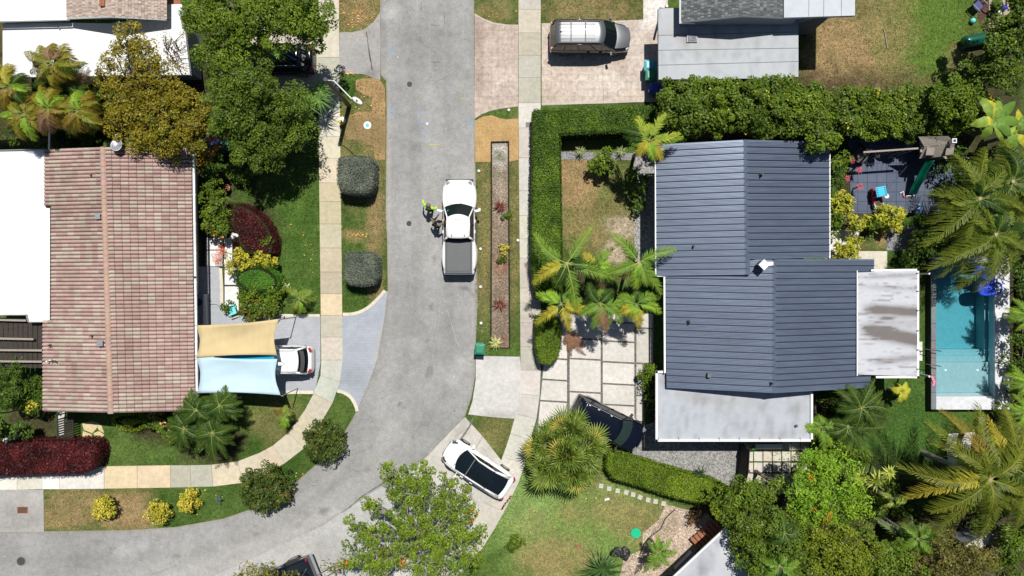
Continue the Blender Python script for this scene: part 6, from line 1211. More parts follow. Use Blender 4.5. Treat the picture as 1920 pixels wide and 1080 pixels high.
for k in range(3): a = k * 2.09; m.tube([(p[0] + .2 * math.cos(a), p[1] + .2 * math.sin(a), .6), (p[0] + .16 * math.cos(a), p[1] + .16 * math.sin(a), .04)], .012, 4)
one(m, 'wire_table', 'plastic_black', 'round black wire table base on the square slab patio', 'table')
# ================================================================ VEGETATION
def rnd(n): return RNG.random(n)
def orient_quads(c, nrm, ln, wd, bend=0.0, dirn=None):
    n = len(c); nrm = nrm / (np.linalg.norm(nrm, axis=1, keepdims=True) + 1e-9)
    r = RNG.normal(size=(n, 3)) if dirn is None else dirn + RNG.normal(size=(n, 3)) * .12
    u = r - nrm * (r * nrm).sum(1, keepdims=True); u /= (np.linalg.norm(u, axis=1, keepdims=True) + 1e-9); v = np.cross(nrm, u)
    ln = np.asarray(ln).reshape(-1, 1); wd = np.asarray(wd).reshape(-1, 1)
    V = np.stack([c - u * ln / 2, c + v * wd / 2 - u * ln * .05, c + u * ln / 2 - nrm * ln * bend, c - v * wd / 2 - u * ln * .05], 1)
    F = np.arange(4 * n).reshape(n, 4); return V.reshape(-1, 3), F
def palette(cols, t, jit=.18):
    cols = np.array(cols); k = np.clip(t, 0, .999) * (len(cols) - 1); i = k.astype(int); f = (k - i)[:, None]
    c = cols[i] * (1 - f) + cols[np.minimum(i + 1, len(cols) - 1)] * f
    return c * (1 + (rnd(len(t))[:, None] - .5) * 2 * jit) * np.array([1.75, 1.42, .8])
GRN = [(.020, .048, .010), (.050, .100, .016), (.100, .180, .028)]
BRT = [(.024, .058, .010), (.060, .118, .016), (.125, .215, .028)]
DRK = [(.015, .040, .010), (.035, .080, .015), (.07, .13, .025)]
OLV = [(.055, .06, .012), (.115, .12, .017), (.19, .19, .025)]
YEL = [(.09, .13, .02), (.28, .30, .05), (.46, .44, .13)]
RED = [(.012, .005, .008), (.036, .007, .014), (.085, .017, .03)]
SLV = [(.042, .066, .088), (.083, .118, .158), (.135, .18, .24)]
BRN = [(.03, .03, .018), (.07, .065, .035), (.12, .12, .06)]
def canopy_q(q, circles, leaf=.13, dens=420, pal=GRN, clump=.42, gap=.0, accents=(), flat=.62, asp=.5, fill=.35, seed=0):
    """circles: (px, py, radius px, z of the top).  Sprays of leaves on clumps over a domed crown, thinner inside"""
    for ci, (px, py, r, z) in enumerate(circles):
        rr = r * (1 - z / H) / S; cx, cy, _ = P(px, py, z); hz = rr * flat
        m = max(3, int(3.1 * rr * rr / (clump * clump) * (1 - gap)))
        rho = np.sqrt(rnd(m)) * 1.0; th = rnd(m) * 2 * np.pi
        bx = cx + rho * rr * np.cos(th); by = cy + rho * rr * np.sin(th); bz = z - hz + hz * np.sqrt(np.clip(1 - rho ** 2, 0, 1)) + (rnd(m) - .6) * clump * 1.9
        low = rnd(m) < fill; bz = np.where(low, bz - rnd(m) * hz * 1.0, bz)
        br = clump * (.55 + .75 * rnd(m)); bt = rnd(m)
        k = int(dens * .8 * np.pi * rr * rr * 1.25 / m)
        idx = np.repeat(np.arange(m), k); n = len(idx)
        d = RNG.normal(size=(n, 3)); d[:, 2] = np.abs(d[:, 2]) * .9 - .25; d /= np.linalg.norm(d, axis=1, keepdims=True)
        rad = (.45 + .6 * rnd(n) ** .6) * br[idx]
        c = np.stack([bx, by, bz], 1)[idx] + d * rad[:, None] * np.array([1, 1, .7]); c[:, 2] = np.maximum(c[:, 2], .12)
        nr = d * .8 + RNG.normal(size=(n, 3)) * .55 + np.array([0, 0, .75])
        ln = leaf * 1.25 * (.6 + .8 * rnd(n)); V, F = orient_quads(c, nr, ln, ln * asp, .12)
        col = palette(pal, .15 + .45 * bt[idx] + .45 * rnd(n) - .1)
        for (ac, fr) in accents:
            a = (rnd(m) < fr)[idx] & (rnd(n) < .32); col[a] = palette(ac, rnd(int(a.sum())))
        q.add(V, F, col)
def limbs(root, base, circles, r0=.18, mat='bark', zfork=None, name='trunk', twigs=0, vis=False):
    m = MB(); bx, by = P(*base)[:2]; zt = max(c[3] for c in circles); zf = zfork or zt * .38
    m.tube([(bx, by, 0), (bx + .05, by, zf * .5), (bx, by + .04, zf)], [r0 * 1.25, r0, r0 * .85], 8)
    for (px, py, r, z) in circles:
        t = Vector(P(px, py, z * .86)); s = Vector((bx, by, zf)); md = s.lerp(t, .5) + Vector((0, 0, .18)); m.tube([s, md, t], [r0 * .55, r0 * .35, r0 * .12], 6)
        for k in range(twigs):
            e = t + Vector((random.uniform(-1, 1), random.uniform(-1, 1), random.uniform(-.1, .5))) * (r / S * .85); m.tube([md.lerp(t, random.uniform(.0, 1)), t.lerp(e, .6) + Vector((0, 0, .1)), e], [r0 * .2, r0 * .12, r0 * .05], 5)
    return part(root, m, name, mat)
def tree(label, base, circles, name='broadleaf_tree', cat='tree', group=None, r0=.18, twigs=1, bark='bark', mat='leaf', **kw):
    r = empty(name, P(*base), label, cat, group); q = Q(); canopy_q(q, circles, **kw); q.build('crown', mat, r, r.location); limbs(r, base, circles, r0, bark, twigs=twigs); return r
def shrub(label, circles, name='shrub', cat='shrub', group=None, **kw):
    kw.setdefault('leaf', .12); kw.setdefault('clump', .24); kw.setdefault('dens', 620); kw.setdefault('flat', .8); kw.setdefault('fill', .5)
    x, y, r_, z = circles[0]; k = 1 - z / H; base = ((x - 960) * k + 960, 540 - (540 - y) * k)
    r = empty(name, P(*base), label, cat, group); q = Q(); canopy_q(q, circles, **kw); q.build('foliage', kw.pop('mat', 'leaf') if 'mat' in kw else 'leaf', r, r.location)
    m = MB(); b = r.location
    for (px, py, rr, z) in circles:
        t = Vector(P(px, py, z * .6)); m.tube([(b.x + random.uniform(-.1, .1), b.y + random.uniform(-.1, .1), 0), (b.x * .5 + t.x * .5, b.y * .5 + t.y * .5, z * .35), t], [.035, .025, .01], 5)
    part(r, m, 'stem', 'bark'); return r
def clipped(label, poly, z, name='hedge', cat='hedge', pal=GRN, leaf=.075, dens=1500, ground=None, rough=.07, group=None, accents=(), round_=0, asp=.6):
    """clipped hedge: poly = outline in photo pixels of its top at height z"""
    W = np.array([P(a, b, z)[:2] for a, b in poly]); n = len(W); cen = W.mean(0)
    r = empty(name, (cen[0], cen[1], 0), label, cat, group); q = Q()
    x0, y0 = W.min(0); x1, y1 = W.max(0); area = abs(sum(W[i][0] * W[(i + 1) % n][1] - W[(i + 1) % n][0] * W[i][1] for i in range(n))) / 2
    def inside(p):
        c = np.zeros(len(p), bool); j = n - 1
        for i in range(n):
            xi, yi = W[i]; xj, yj = W[j]; t = ((yi > p[:, 1]) != (yj > p[:, 1])) & (p[:, 0] < (xj - xi) * (p[:, 1] - yi) / (yj - yi + 1e-12) + xi); c ^= t; j = i
        return c
    N_ = int(area * dens); p = np.stack([x0 + (x1 - x0) * rnd(N_ * 3), y0 + (y1 - y0) * rnd(N_ * 3)], 1); p = p[inside(p)][:N_]
    dd = np.full(len(p), 9.0)
    for i in range(n):
        a = W[i]; b = W[(i + 1) % n]; ab = b - a; t = np.clip(((p - a) @ ab) / (ab @ ab + 1e-9), 0, 1); dd = np.minimum(dd, np.linalg.norm(p - a - t[:, None] * ab, axis=1))
    rd = .18 + round_; zz = z - np.clip(rd - dd, 0, rd) ** 2 / rd * (.8 + round_) + (fbm(p[:, 0] * 2.2, p[:, 1] * 2.2, 61) - .5) * rough * 3 + (rnd(len(p)) - .5) * rough * 2.2
    c = np.concatenate([p, zz[:, None]], 1); nr = RNG.normal(size=(len(p), 3)) * .55 + np.array([0, 0, 1.0]); ln = leaf * (.6 + .8 * rnd(len(p)))
    V, F = orient_quads(c, nr, ln, ln * asp, .1); t = np.clip(.5 * rnd(len(p)) + 1.1 * fbm(p[:, 0] * 1.2, p[:, 1] * 1.2, 62) - .25, 0, 1); col = palette(pal, t)
    for (ac, fr) in accents: a = (rnd(len(p)) < fr); col[a] = palette(ac, rnd(int(a.sum())))
    q.add(V, F, col)
    for i in range(n):
        a = W[i]; b = W[(i + 1) % n]; ab = b - a; L_ = np.linalg.norm(ab); k = int(L_ * (z - .1) * dens * .5)
        if k < 1: continue
        nn = np.array([ab[1], -ab[0]]) / L_; nn = nn if ((a + b) / 2 - cen) @ nn > 0 else -nn
        s = rnd(k); zz = .05 + (z - .08) * rnd(k); off = (rnd(k) - .55) * rough * 3.5 + round_ * .2
        c = np.stack([a[0] + ab[0] * s + nn[0] * off, a[1] + ab[1] * s + nn[1] * off, zz], 1); nr = RNG.normal(size=(k, 3)) * .5 + np.array([nn[0], nn[1], .5]); ln = leaf * (.6 + .8 * rnd(k))
        V, F = orient_quads(c, nr, ln, ln * asp, .1); q.add(V, F, palette(pal, rnd(k) * .8))
    q.build('foliage', 'leaf', r, r.location)
    m = MB(); ins = [tuple(cen + (w_ - cen) * (1 - min(.3, .10 / (np.linalg.norm(w_ - cen) + .01)))) for w_ in W]; m.prism(ins, 0.02, z - .12); part(r, m, 'branches', 'twig_core'); return r
def frond_q(q, B, T, lift=.6, nl=34, ll=.55, wl=.05, c1=(.09, .20, .02), c2=(.20, .30, .03), rach=(.20, .24, .05), droop=.3, rw=.024, ang=(62, 24), start=.14, lift_t=.45, twist=0.0):
    """one feather frond from B to T (world points); leaflets along both sides"""
    B = np.array(B, float); T = np.array(T, float); lt = np.cross(T - B, [0, 0, 1.0]) * RNG.normal() * .13; Cn = B * (1 - lift_t) + T * lift_t + np.array([0, 0, lift]) + lt
    ts = np.linspace(0, 1, 12)
    def pt(t): t = np.asarray(t)[..., None]; return B * (1 - t) ** 2 + 2 * Cn * t * (1 - t) + T * t * t
    def tg(t): t = np.asarray(t)[..., None]; d = 2 * (Cn - B) * (1 - t) + 2 * (T - Cn) * t; return d / np.linalg.norm(d, axis=-1, keepdims=True)
    p = pt(ts); d = tg(ts); up = np.array([0, 0, 1.0]); s = np.cross(d, up); s /= np.linalg.norm(s, axis=1, keepdims=True) + 1e-9; w_ = (rw * (1 - .8 * ts))[:, None]
    V = np.concatenate([p - s * w_ + [0, 0, .005], p + [0, 0, .03], p + s * w_ + [0, 0, .005]], 0); n = 12; F = []
    for i in range(n - 1): F += [(i, i + 1, n + i + 1, n + i), (n + i, n + i + 1, 2 * n + i + 1, 2 * n + i)]
    q.add(V, F, rach)
    t = np.linspace(start, .985, nl); L0 = ll * np.clip(np.sin(np.pi * (t * .78 + .16)), .25, 1) ** .6
    c1 = np.array(c1); c2 = np.array(c2)
    for sg in (-1, 1):
        tt = t + (rnd(nl) - .5) * .6 / nl; p = pt(tt); d = tg(tt); s = np.cross(d, up); s /= np.linalg.norm(s, axis=1, keepdims=True) + 1e-9; s = s * sg
        a = np.radians(ang[0] + (ang[1] - ang[0]) * tt + RNG.normal(size=nl) * 7)[:, None]; dr = droop * (.7 + .6 * rnd(nl))[:, None]
        dirn = d * np.cos(a) + s * np.sin(a) + up * (.22 - twist * sg)
        L_ = (L0 * (.8 + .35 * rnd(nl)) * np.where(rnd(nl) < .05, .35, 1))[:, None]
        m_ = p + dirn * L_ * .5; e = p + dirn * L_ - up * dr * L_ * 1.2; wv = d * wl * .5
        col = (c1 + (c2 - c1) * (tt[:, None] * .7 + .3 * rnd(nl)[:, None])) * (1 + (rnd(nl)[:, None] - .5) * .35)
        V = np.stack([p - wv * .5, m_ - wv, m_ + wv, p + wv * .5], 1).reshape(-1, 3); q.add(V, np.arange(4 * nl).reshape(-1, 4), col)
        V = np.stack([m_ - wv, e - wv * .15, e + wv * .15, m_ + wv], 1).reshape(-1, 3); q.add(V, np.arange(4 * nl).reshape(-1, 4), col * 1.05)
def palm(label, crown, z, fronds, trunk_r=.12, base=None, name='palm_tree', cat='palm', group=None, tipdrop=.35, lift=.55, trunk='bark_pale', extra=1, exr=40, cpal=((.07, .17, .02), (.17, .28, .03)), lean=None, **kw):
    """fronds: list of (tip px, tip py[, colour key]) in photo pixels"""
    Bc = Vector(P(crown[0], crown[1], z)); b = P(*base) if base else (Bc.x, Bc.y, 0); r = empty(name, (b[0], b[1], 0), label, cat, group); q = Q()
    keys = {'y': ((.34, .32, .03), (.42, .34, .04)), 'l': ((.15, .33, .03), (.30, .42, .04)), 'b': ((.20, .11, .06), (.26, .15, .09)), 'o': ((.17, .12, .02), (.30, .20, .03)), 'd': ((.018, .05, .010), (.05, .10, .015))}
    for f in fronds:
        c1, c2 = keys[f[2]] if len(f) > 2 else cpal; zt = z - tipdrop * random.uniform(.5, 1.5); t = Vector(P(f[0], f[1], zt)); 
        frond_q(q, Bc + (t - Bc) * .02, t, lift=lift * random.uniform(.7, 1.2), c1=c1, c2=c2, **kw)
    for k in range(extra):
        a = k * 2.399 + random.uniform(-.3, .3); rr = exr * random.uniform(.5, 1.0); zt = z - random.uniform(.2, 1.1); t = Vector(P(crown[0] + rr * math.cos(a), crown[1] + rr * math.sin(a), zt)); c1, c2 = cpal if random.random() < .6 else keys['d']
        frond_q(q, Bc + Vector((0, 0, -.15)), t, lift=lift * random.uniform(.5, 1.1), c1=c1, c2=c2, **kw)
    q.build('crown', 'frond', r, r.location); m = MB(); pts = [Vector((b[0], b[1], 0)).lerp(Bc, t) + Vector((0, 0, 0)) for t in (0, .3, .6, 1)]; m.tube(pts, [trunk_r * 1.3, trunk_r, trunk_r * .9, trunk_r * .8], 9); part(r, m, 'trunk', trunk); return r
def fan_q(q, B, D, blades=20, ll=.55, stalk=.6, spread=215, c1=(.08, .17, .03), c2=(.20, .30, .05), wl=.05):
    B = np.array(B, float); D = np.array(D, float); D /= np.linalg.norm(D); up = np.array([0, 0, 1.0]); s = np.cross(D, up); s /= np.linalg.norm(s) + 1e-9; nrm = np.cross(s, D); hb = B + D * stalk
    w_ = s * .015; q.add([B - w_, B + w_, hb + w_, hb - w_], [(0, 1, 2, 3)], c2)
    a = np.radians(np.linspace(-spread / 2, spread / 2, blades)); L_ = ll * (.72 + .28 * np.cos(a * .8)) * (.9 + .2 * rnd(blades))
    dr = np.cos(a)[:, None] * D + np.sin(a)[:, None] * s; dr = dr + nrm * (.12 + .1 * RNG.normal(size=(blades, 1)) * .4); pv = -np.sin(a)[:, None] * D + np.cos(a)[:, None] * s
    m_ = hb + dr * (L_ * .55)[:, None]; e = hb + dr * L_[:, None] - up * (.18 + .1 * rnd(blades))[:, None] * L_[:, None]; wv = pv * wl
    col = (np.array(c1) + (np.array(c2) - np.array(c1)) * rnd(blades)[:, None]) * (1 + .3 * (rnd(blades)[:, None] - .5))
    hbb = np.repeat(hb[None], blades, 0)
    q.add(np.stack([hbb - wv * .1, m_ - wv * .75, m_ + wv * .75, hbb + wv * .1], 1).reshape(-1, 3), np.arange(4 * blades).reshape(-1, 4), col)
    q.add(np.stack([m_ - wv * .75, e - wv * .08, e + wv * .08, m_ + wv * .75], 1).reshape(-1, 3), np.arange(4 * blades).reshape(-1, 4), col * 1.1)
def fanpalm(label, c, z, rpx, nf=46, name='fan_palm', **kw):
    B = Vector(P(c[0], c[1], z)); r = empty(name, (B.x, B.y, 0), label, 'palm'); q = Q(); R_ = rpx * (1 - z / H) / S; tm = MB()
    heads = [(0, 0, .0)] + [(.46 * R_ * math.cos(a), .46 * R_ * math.sin(a), -.35 - .2 * random.random()) for a in (.3, 1.5, 2.7, 3.9, 5.1)]
    for (hx, hy, hz) in heads:
        for k in range(nf // 4):
            a = k * 2.399963 + random.random(); e = (k + .5) / (nf / 4); el = R(84 - 84 * e) + random.uniform(-.15, .15); d = (math.cos(a) * math.cos(el), math.sin(a) * math.cos(el), math.sin(el)); ll = R_ * random.uniform(.28, .40); stl = R_ * (.10 + .24 * e) * random.uniform(.85, 1.15)
            yl = random.random() < .08 and e > .6; fan_q(q, (B.x + hx, B.y + hy, z - .45 + hz), d, 15, ll, stl, spread=170, c1=(.22, .20, .03) if yl else (.05, .09, .012), c2=(.42, .36, .08) if yl else (.19, .25, .04), wl=.06, **kw)
        tm.tube([(B.x, B.y, 0), (B.x + hx * .5, B.y + hy * .5, z * .4), (B.x + hx, B.y + hy, z - .5 + hz)], [.16, .12, .1], 8)
    q.build('crown', 'frond', r, r.location); part(r, tm, 'trunk', 'bark'); return r
def rosette(label, c, z, rpx, nb=34, pal=((.10, .17, .03), (.20, .30, .06)), wl=.05, name='spiky_plant', cat='plant', group=None, up=.5, droop=.35, heads=((0, 0),), stem=True, edge=None):
    x, y, _ = P(c[0], c[1], z); r = empty(name, (x, y, 0), label, cat, group); q = Q(); m = MB()
    for hx, hy in heads:
        B0 = np.array(P(c[0] + hx, c[1] + hy, z)); R_ = rpx / S
        for k in range(nb):
            a = k * 2.399963 + random.uniform(-.2, .2); e = k / nb; L_ = R_ * (.55 + .5 * e) * random.uniform(.85, 1.12); d = np.array([math.cos(a), math.sin(a), 0]); s = np.array([-math.sin(a), math.cos(a), 0]); u_ = up * (1.3 - e)
            p0 = B0; p1 = B0 + d * L_ * .45 + np.array([0, 0, L_ * u_ * .6]); p2 = B0 + d * L_ + np.array([0, 0, L_ * (u_ * .55 - droop)]); col = np.array(pal[0]) + (np.array(pal[1]) - np.array(pal[0])) * random.random()
            q.add([p0 - s * wl * .4, p1 - s * wl * .5, p1 + s * wl * .5, p0 + s * wl * .4], [(0, 1, 2, 3)], col); q.add([p1 - s * wl * .5, p2 - s * .004, p2 + s * .004, p1 + s * wl * .5], [(0, 1, 2, 3)], col * 1.1)
            if edge: q.add([p0 - s * wl * .14 + [0, 0, .006], p1 - s * wl * .16 + [0, 0, .006], p1 + s * wl * .16 + [0, 0, .006], p0 + s * wl * .14 + [0, 0, .006]], [(0, 1, 2, 3)], edge)
        m.tube([(x, y, 0), (float(B0[0]), float(B0[1]), max(.04, z))], [.05, .04], 6)
    q.build('leaves', 'frond', r, r.location); part(r, m, 'stem', 'bark'); return r

# ---------------------------------------------------------------- left side
tree('big dense green tree over the top of the left pavement, above the parked dark car', (450, 40), [(375, 20, 40, 6.3), (420, 12, 46, 7), (478, 26, 50, 7.2), (535, 18, 46, 7), (583, 22, 38, 6.2), (560, 52, 30, 5.8), (475, 70, 32, 6), (425, 62, 40, 6.3), (398, 100, 32, 5.8), (602, 48, 18, 5), (515, 52, 28, 6.3), (440, 105, 28, 6), (352, 30, 16, 5), (590, 78, 14, 4.6)], pal=BRT, dens=620, leaf=.115, r0=.3, clump=.45)
tree('second big green tree, darker, spreading above the left lawn', (470, 215), [(432, 145, 40, 6.2), (478, 150, 36, 6.6), (420, 200, 38, 6.0), (475, 208, 44, 5.6), (520, 205, 38, 5.4), (450, 254, 38, 4.6), (497, 260, 38, 4.6), (530, 244, 32, 4.4), (470, 296, 26, 4.0), (508, 292, 24, 3.8), (405, 165, 32, 5.6), (545, 185, 26, 4.6), (556, 220, 22, 4.2), (405, 236, 24, 5), (575, 235, 14, 4.2), (440, 288, 18, 5)], pal=GRN, dens=720, leaf=.10, r0=.28, clump=.42)
tree('olive bronze leaved tree against the white roof at the top left', (285, 190), [(238, 72, 30, 5.2), (215, 100, 26, 5), (262, 98, 32, 5.4), (205, 140, 30, 4.8), (245, 135, 34, 5.2), (295, 132, 28, 5)], name='bronze_tree', pal=OLV, dens=430, leaf=.11, r0=.14, gap=.2)
tree('wide olive yellow tree crown above the tiled roof, rounded and dense', (290, 235), [(212, 190, 32, 4.6), (225, 228, 34, 4.8), (268, 195, 38, 5.2), (300, 225, 42, 5.4), (345, 205, 36, 5.2), (350, 245, 34, 5), (285, 255, 30, 4.8), (250, 258, 26, 4.5), (385, 225, 26, 4.6), (325, 170, 26, 4.8), (310, 262, 30, 4.6)], name='bronze_tree', pal=OLV, dens=560, leaf=.11, r0=.2, fill=.4, accents=((BRT, .14),))
r = empty('bare_tree', P(352, 132), 'small nearly bare twiggy tree against the white roof', 'tree'); m = MB(); b = Vector(P(352, 134)); q = Q()
for k in range(34):
    t = Vector(P(305 + random.random() * 48, 56 + random.random() * 78, 2.8 + random.random() * 1.4)); md = b.lerp(t, .55) + Vector((.1, 0, 1.6)); m.tube([b + Vector((0, 0, .3)), md, t], [.05, .022, .007], 4)
    n = 14; c = np.array(t) + RNG.normal(size=(n, 3)) * .16; V, F = orient_quads(c, RNG.normal(size=(n, 3)) + [0, 0, 1], np.full(n, .08), np.full(n, .05)); q.add(V, F, palette(OLV, rnd(n)) * .6)
part(r, m, 'branches', 'bark'); q.build('leaves', 'leaf', r, r.location)
OP = ((.09, .13, .015), (.32, .25, .025))
palm('orange green palm, topmost of the cluster by the white roof', (98, 118), 5.6, [(45, 98), (62, 120, 'o'), (72, 86), (100, 84, 'b'), (130, 100, 'b'), (160, 118), (135, 148), (110, 152, 'o'), (70, 150), (140, 130, 'l'), (84, 104)], ll=.50, wl=.05, cpal=OP, droop=.7, extra=14, exr=48, nl=44)
palm('orange green palm at the left edge of the cluster', (20, 165), 5.2, [(-20, 140), (12, 120, 'y'), (45, 150), (40, 190, 'o'), (8, 205, 'o'), (-15, 190), (50, 170, 'l'), (22, 128)], ll=.50, wl=.05, cpal=OP, droop=.7, extra=12, exr=48, nl=44)
palm('orange green palm at the lower left of the cluster above the dark fence', (46, 215), 5.0, [(0, 215, 'l'), (12, 238, 'o'), (38, 258), (60, 262, 'l'), (82, 252), (46, 170, 'o'), (84, 228, 'o'), (70, 195), (14, 190)], ll=.52, wl=.05, cpal=OP, droop=.7, extra=13, exr=48, nl=44)
palm('green palm with curling orange fronds in the middle of the cluster', (92, 205), 5.2, [(60, 180), (72, 172, 'l'), (120, 185, 'l'), (128, 210, 'o'), (110, 240, 'o'), (75, 245, 'b'), (92, 246, 'b'), (140, 200), (100, 170), (62, 215, 'o')], ll=.52, wl=.05, cpal=OP, droop=.75, extra=13, exr=48, nl=44)
palm('green and orange palm nearest the olive tree in the cluster', (146, 208), 5.0, [(170, 182, 'o'), (184, 215, 'o'), (178, 240, 'l'), (150, 246, 'o'), (120, 240, 'o'), (112, 218), (142, 172, 'l'), (160, 190, 'l'), (125, 186), (192, 232)], ll=.52, wl=.05, cpal=OP, droop=.75, extra=13, exr=48, nl=44)
palm('dark green palm behind the orange ones beside the twiggy gap', (120, 150), 4.4, [(165, 160), (160, 180), (90, 140), (95, 175), (150, 140), (60, 160, 'd'), (175, 150, 'b')], ll=.5, wl=.05, cpal=((.05, .11, .02), (.12, .18, .03)), extra=6, exr=50, nl=44)
shrub('dark green shrub between the palms and the olive tree', [(170, 165, 22, 3.4), (185, 185, 18, 3.2), (20, 250, 20, 2), (150, 250, 20, 2), (110, 258, 22, 1.8)], pal=DRK, dens=380)
for i, (x, y, rp, lb) in enumerate([(520, 100, 24, 'spiky green dracaena growing beside the shaded dark car'), (583, 178, 30, 'spiky green dracaena clump by the pavement at the foot of the lamp arm'), (555, 196, 22, 'smaller spiky dracaena left of the clump by the pavement'), (380, 188, 18, 'pale spiky plant among the olive tree leaves')]):
    rosette(lb, (x, y), 2.2 if i < 3 else 3.6, rp, 40, ((.08, .17, .03), (.20, .33, .08)), .05, name='dracaena', heads=((0, 0),) if i == 0 or i > 2 else ((0, 0), (16, 10), (20, -10), (-8, 18)))
shrub('bright green feathery shrub against the tiled house', [(385, 372, 20, 2.2), (398, 350, 17, 1.9), (388, 400, 18, 2), (412, 385, 16, 1.8)], pal=BRT, leaf=.10)
shrub('orange tinged green shrub below the feathery one', [(390, 425, 17, 1.9), (410, 430, 15, 1.7), (402, 412, 14, 1.7)], pal=GRN, accents=((((.3, .12, .03), (.4, .2, .05)), .2),))
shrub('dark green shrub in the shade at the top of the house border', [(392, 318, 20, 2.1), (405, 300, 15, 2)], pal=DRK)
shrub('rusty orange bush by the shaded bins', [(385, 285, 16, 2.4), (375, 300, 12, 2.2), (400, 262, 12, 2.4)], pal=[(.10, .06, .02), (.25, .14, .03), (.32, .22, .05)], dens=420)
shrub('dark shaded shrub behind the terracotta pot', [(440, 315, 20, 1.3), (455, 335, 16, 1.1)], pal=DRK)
clipped('dark red clipped bush with a rounded outline on the left lawn', [(430, 392), (440, 382), (462, 386), (485, 402), (503, 425), (513, 450), (510, 475), (490, 482), (462, 478), (447, 462), (440, 440), (428, 415)], 1.25, name='red_bush', cat='bush', pal=RED, dens=1300, round_=.25, rough=.07, accents=((BRT, .01),))
shrub('small bright green sprig at the lower right of the dark red bush', [(500, 455, 7, 1.3)], pal=BRT, dens=700)
shrub('yellow green croton shrub below the dark red bush', [(438, 482, 14, 1.5), (460, 492, 16, 1.5), (482, 490, 15, 1.5), (503, 490, 13, 1.4), (430, 500, 9, 1.3)], pal=[(.10, .13, .02), (.22, .26, .04), (.38, .38, .06)])
clipped('deep green clipped oval bush in the left border', [(440, 515), (450, 503), (475, 498), (500, 503), (518, 520), (520, 535), (505, 548), (480, 552), (455, 545), (441, 532)], 1.5, name='clipped_bush', cat='bush', pal=[(.02, .07, .012), (.04, .13, .02), (.07, .19, .03)], dens=1500, round_=.3, rough=.05)
shrub('light green leafy shrub beneath the deep green oval bush', [(470, 553, 18, 1.5), (500, 556, 18, 1.5), (455, 562, 14, 1.4)], pal=BRT)
shrub('mixed green shrub with bronze leaves at the bottom of the left border', [(465, 585, 20, 1.5), (490, 580, 20, 1.5), (508, 575, 12, 1.4), (475, 598, 12, 1.2)], pal=GRN, accents=((((.12, .06, .03), (.2, .1, .05)), .25),))
shrub('white flowered small shrub at the lawn edge of the border', [(524, 538, 10, 1.0), (520, 550, 9, .9), (528, 530, 7, .9)], pal=BRT, accents=((((.4, .5, .75), (.45, .55, .8)), .2),))
shrub('low green potted shrub on the white slabs by the turquoise chair', [(426, 577, 9, .7)], pal=DRK)
clipped('silvery grey square clipped bush, upper of the two on the verge', [(633, 300), (640, 294), (668, 292), (694, 295), (700, 303), (699, 340), (695, 355), (685, 362), (655, 361), (638, 357), (632, 340)], 1.7, name='square_bush', cat='bush', pal=SLV, dens=1700, leaf=.07, round_=.06, rough=.05, group='square grey bushes on the verge')
clipped('silvery grey square clipped bush, lower of the two on the verge', [(645, 478), (652, 474), (675, 472), (700, 475), (706, 484), (707, 520), (700, 532), (680, 536), (655, 533), (645, 524)], 1.5, name='square_bush', cat='bush', pal=SLV, dens=1700, leaf=.07, round_=.06, rough=.05, group='square grey bushes on the verge')
palm('young arching palm on the lawn above the grey driveway', (562, 560), 1.3, [(535, 540), (545, 580), (560, 588, 'l'), (582, 545), (590, 562), (572, 585, 'l'), (550, 545), (538, 565, 'd'), (585, 580, 'd')], ll=.38, wl=.05, trunk_r=.05, lift=.5, tipdrop=.7, extra=4, exr=24, cpal=((.12, .20, .03), (.27, .33, .06)))
palm('small drooping palm with yellow green fronds near the pavement bend', (535, 778), 1.4, [(512, 768, 'o'), (525, 765), (548, 770), (540, 800, 'l'), (525, 795), (555, 785, 'd'), (533, 808, 'l')], ll=.34, wl=.045, trunk_r=.05, lift=.4, tipdrop=.8, extra=4, exr=22, cpal=((.13, .19, .03), (.27, .31, .06)))
DP = ((.025, .06, .010), (.085, .14, .022))
for i, (x, y, lb, fr) in enumerate([(368, 770, 'dark feathery palm beside the lower right corner of the tiled roof', [(340, 745), (352, 735), (325, 775), (345, 795), (385, 745), (395, 775)]), (412, 760, 'dark feathery palm below the pale blue sail', [(410, 728), (430, 735), (450, 755), (455, 780), (395, 740), (425, 790)]), (398, 812, 'dark feathery palm with fronds reaching the pavement', [(370, 845), (385, 868), (405, 865), (425, 860), (440, 835), (365, 820), (435, 800)]), (345, 805, 'dark feathery palm nearest the clipped ball bushes', [(312, 800), (322, 820), (340, 838), (355, 840), (330, 785)])]):
    palm(lb, (x, y), 3.4 - .2 * i, fr, ll=.38, wl=.045, cpal=DP, extra=24, exr=47, lift=.45, tipdrop=.7, trunk_r=.07, nl=40, group=None)
shrub('pink flowered shrub between the round bushes and the dark palms', [(278, 792, 14, 1.2), (298, 800, 18, 1.3), (318, 815, 16, 1.2), (300, 780, 12, 1.2)], pal=GRN, accents=((((.55, .3, .28), (.6, .4, .35)), .16),), dens=520)
clipped('lime green clipped low bush under the tiled roof edge', [(210, 785), (228, 779), (255, 779), (270, 786), (268, 797), (252, 806), (232, 805), (216, 797)], .9, name='clipped_bush', cat='bush', pal=[(.10, .17, .015), (.17, .26, .02), (.24, .34, .03)], dens=1500, round_=.3)
clipped('dark red clipped hedge along the lower left pavement', [(-30, 835), (0, 833), (60, 829), (165, 828), (178, 834), (182, 850), (178, 868), (168, 880), (150, 887), (60, 889), (-30, 892)], 1.35, name='red_hedge', pal=RED, dens=1500, leaf=.09, rough=.08, round_=.05)
shrub('dark bushy shrub left of the tiled house below the pergola', [(50, 735, 26, 2.1), (30, 750, 20, 2), (70, 750, 18, 1.9), (55, 765, 16, 1.8)], pal=DRK, accents=((GRN, .3),), leaf=.11)
shrub('yellow flowered shrub beneath the dark bush at the left', [(55, 762, 9, 2.1)], pal=YEL, dens=400)
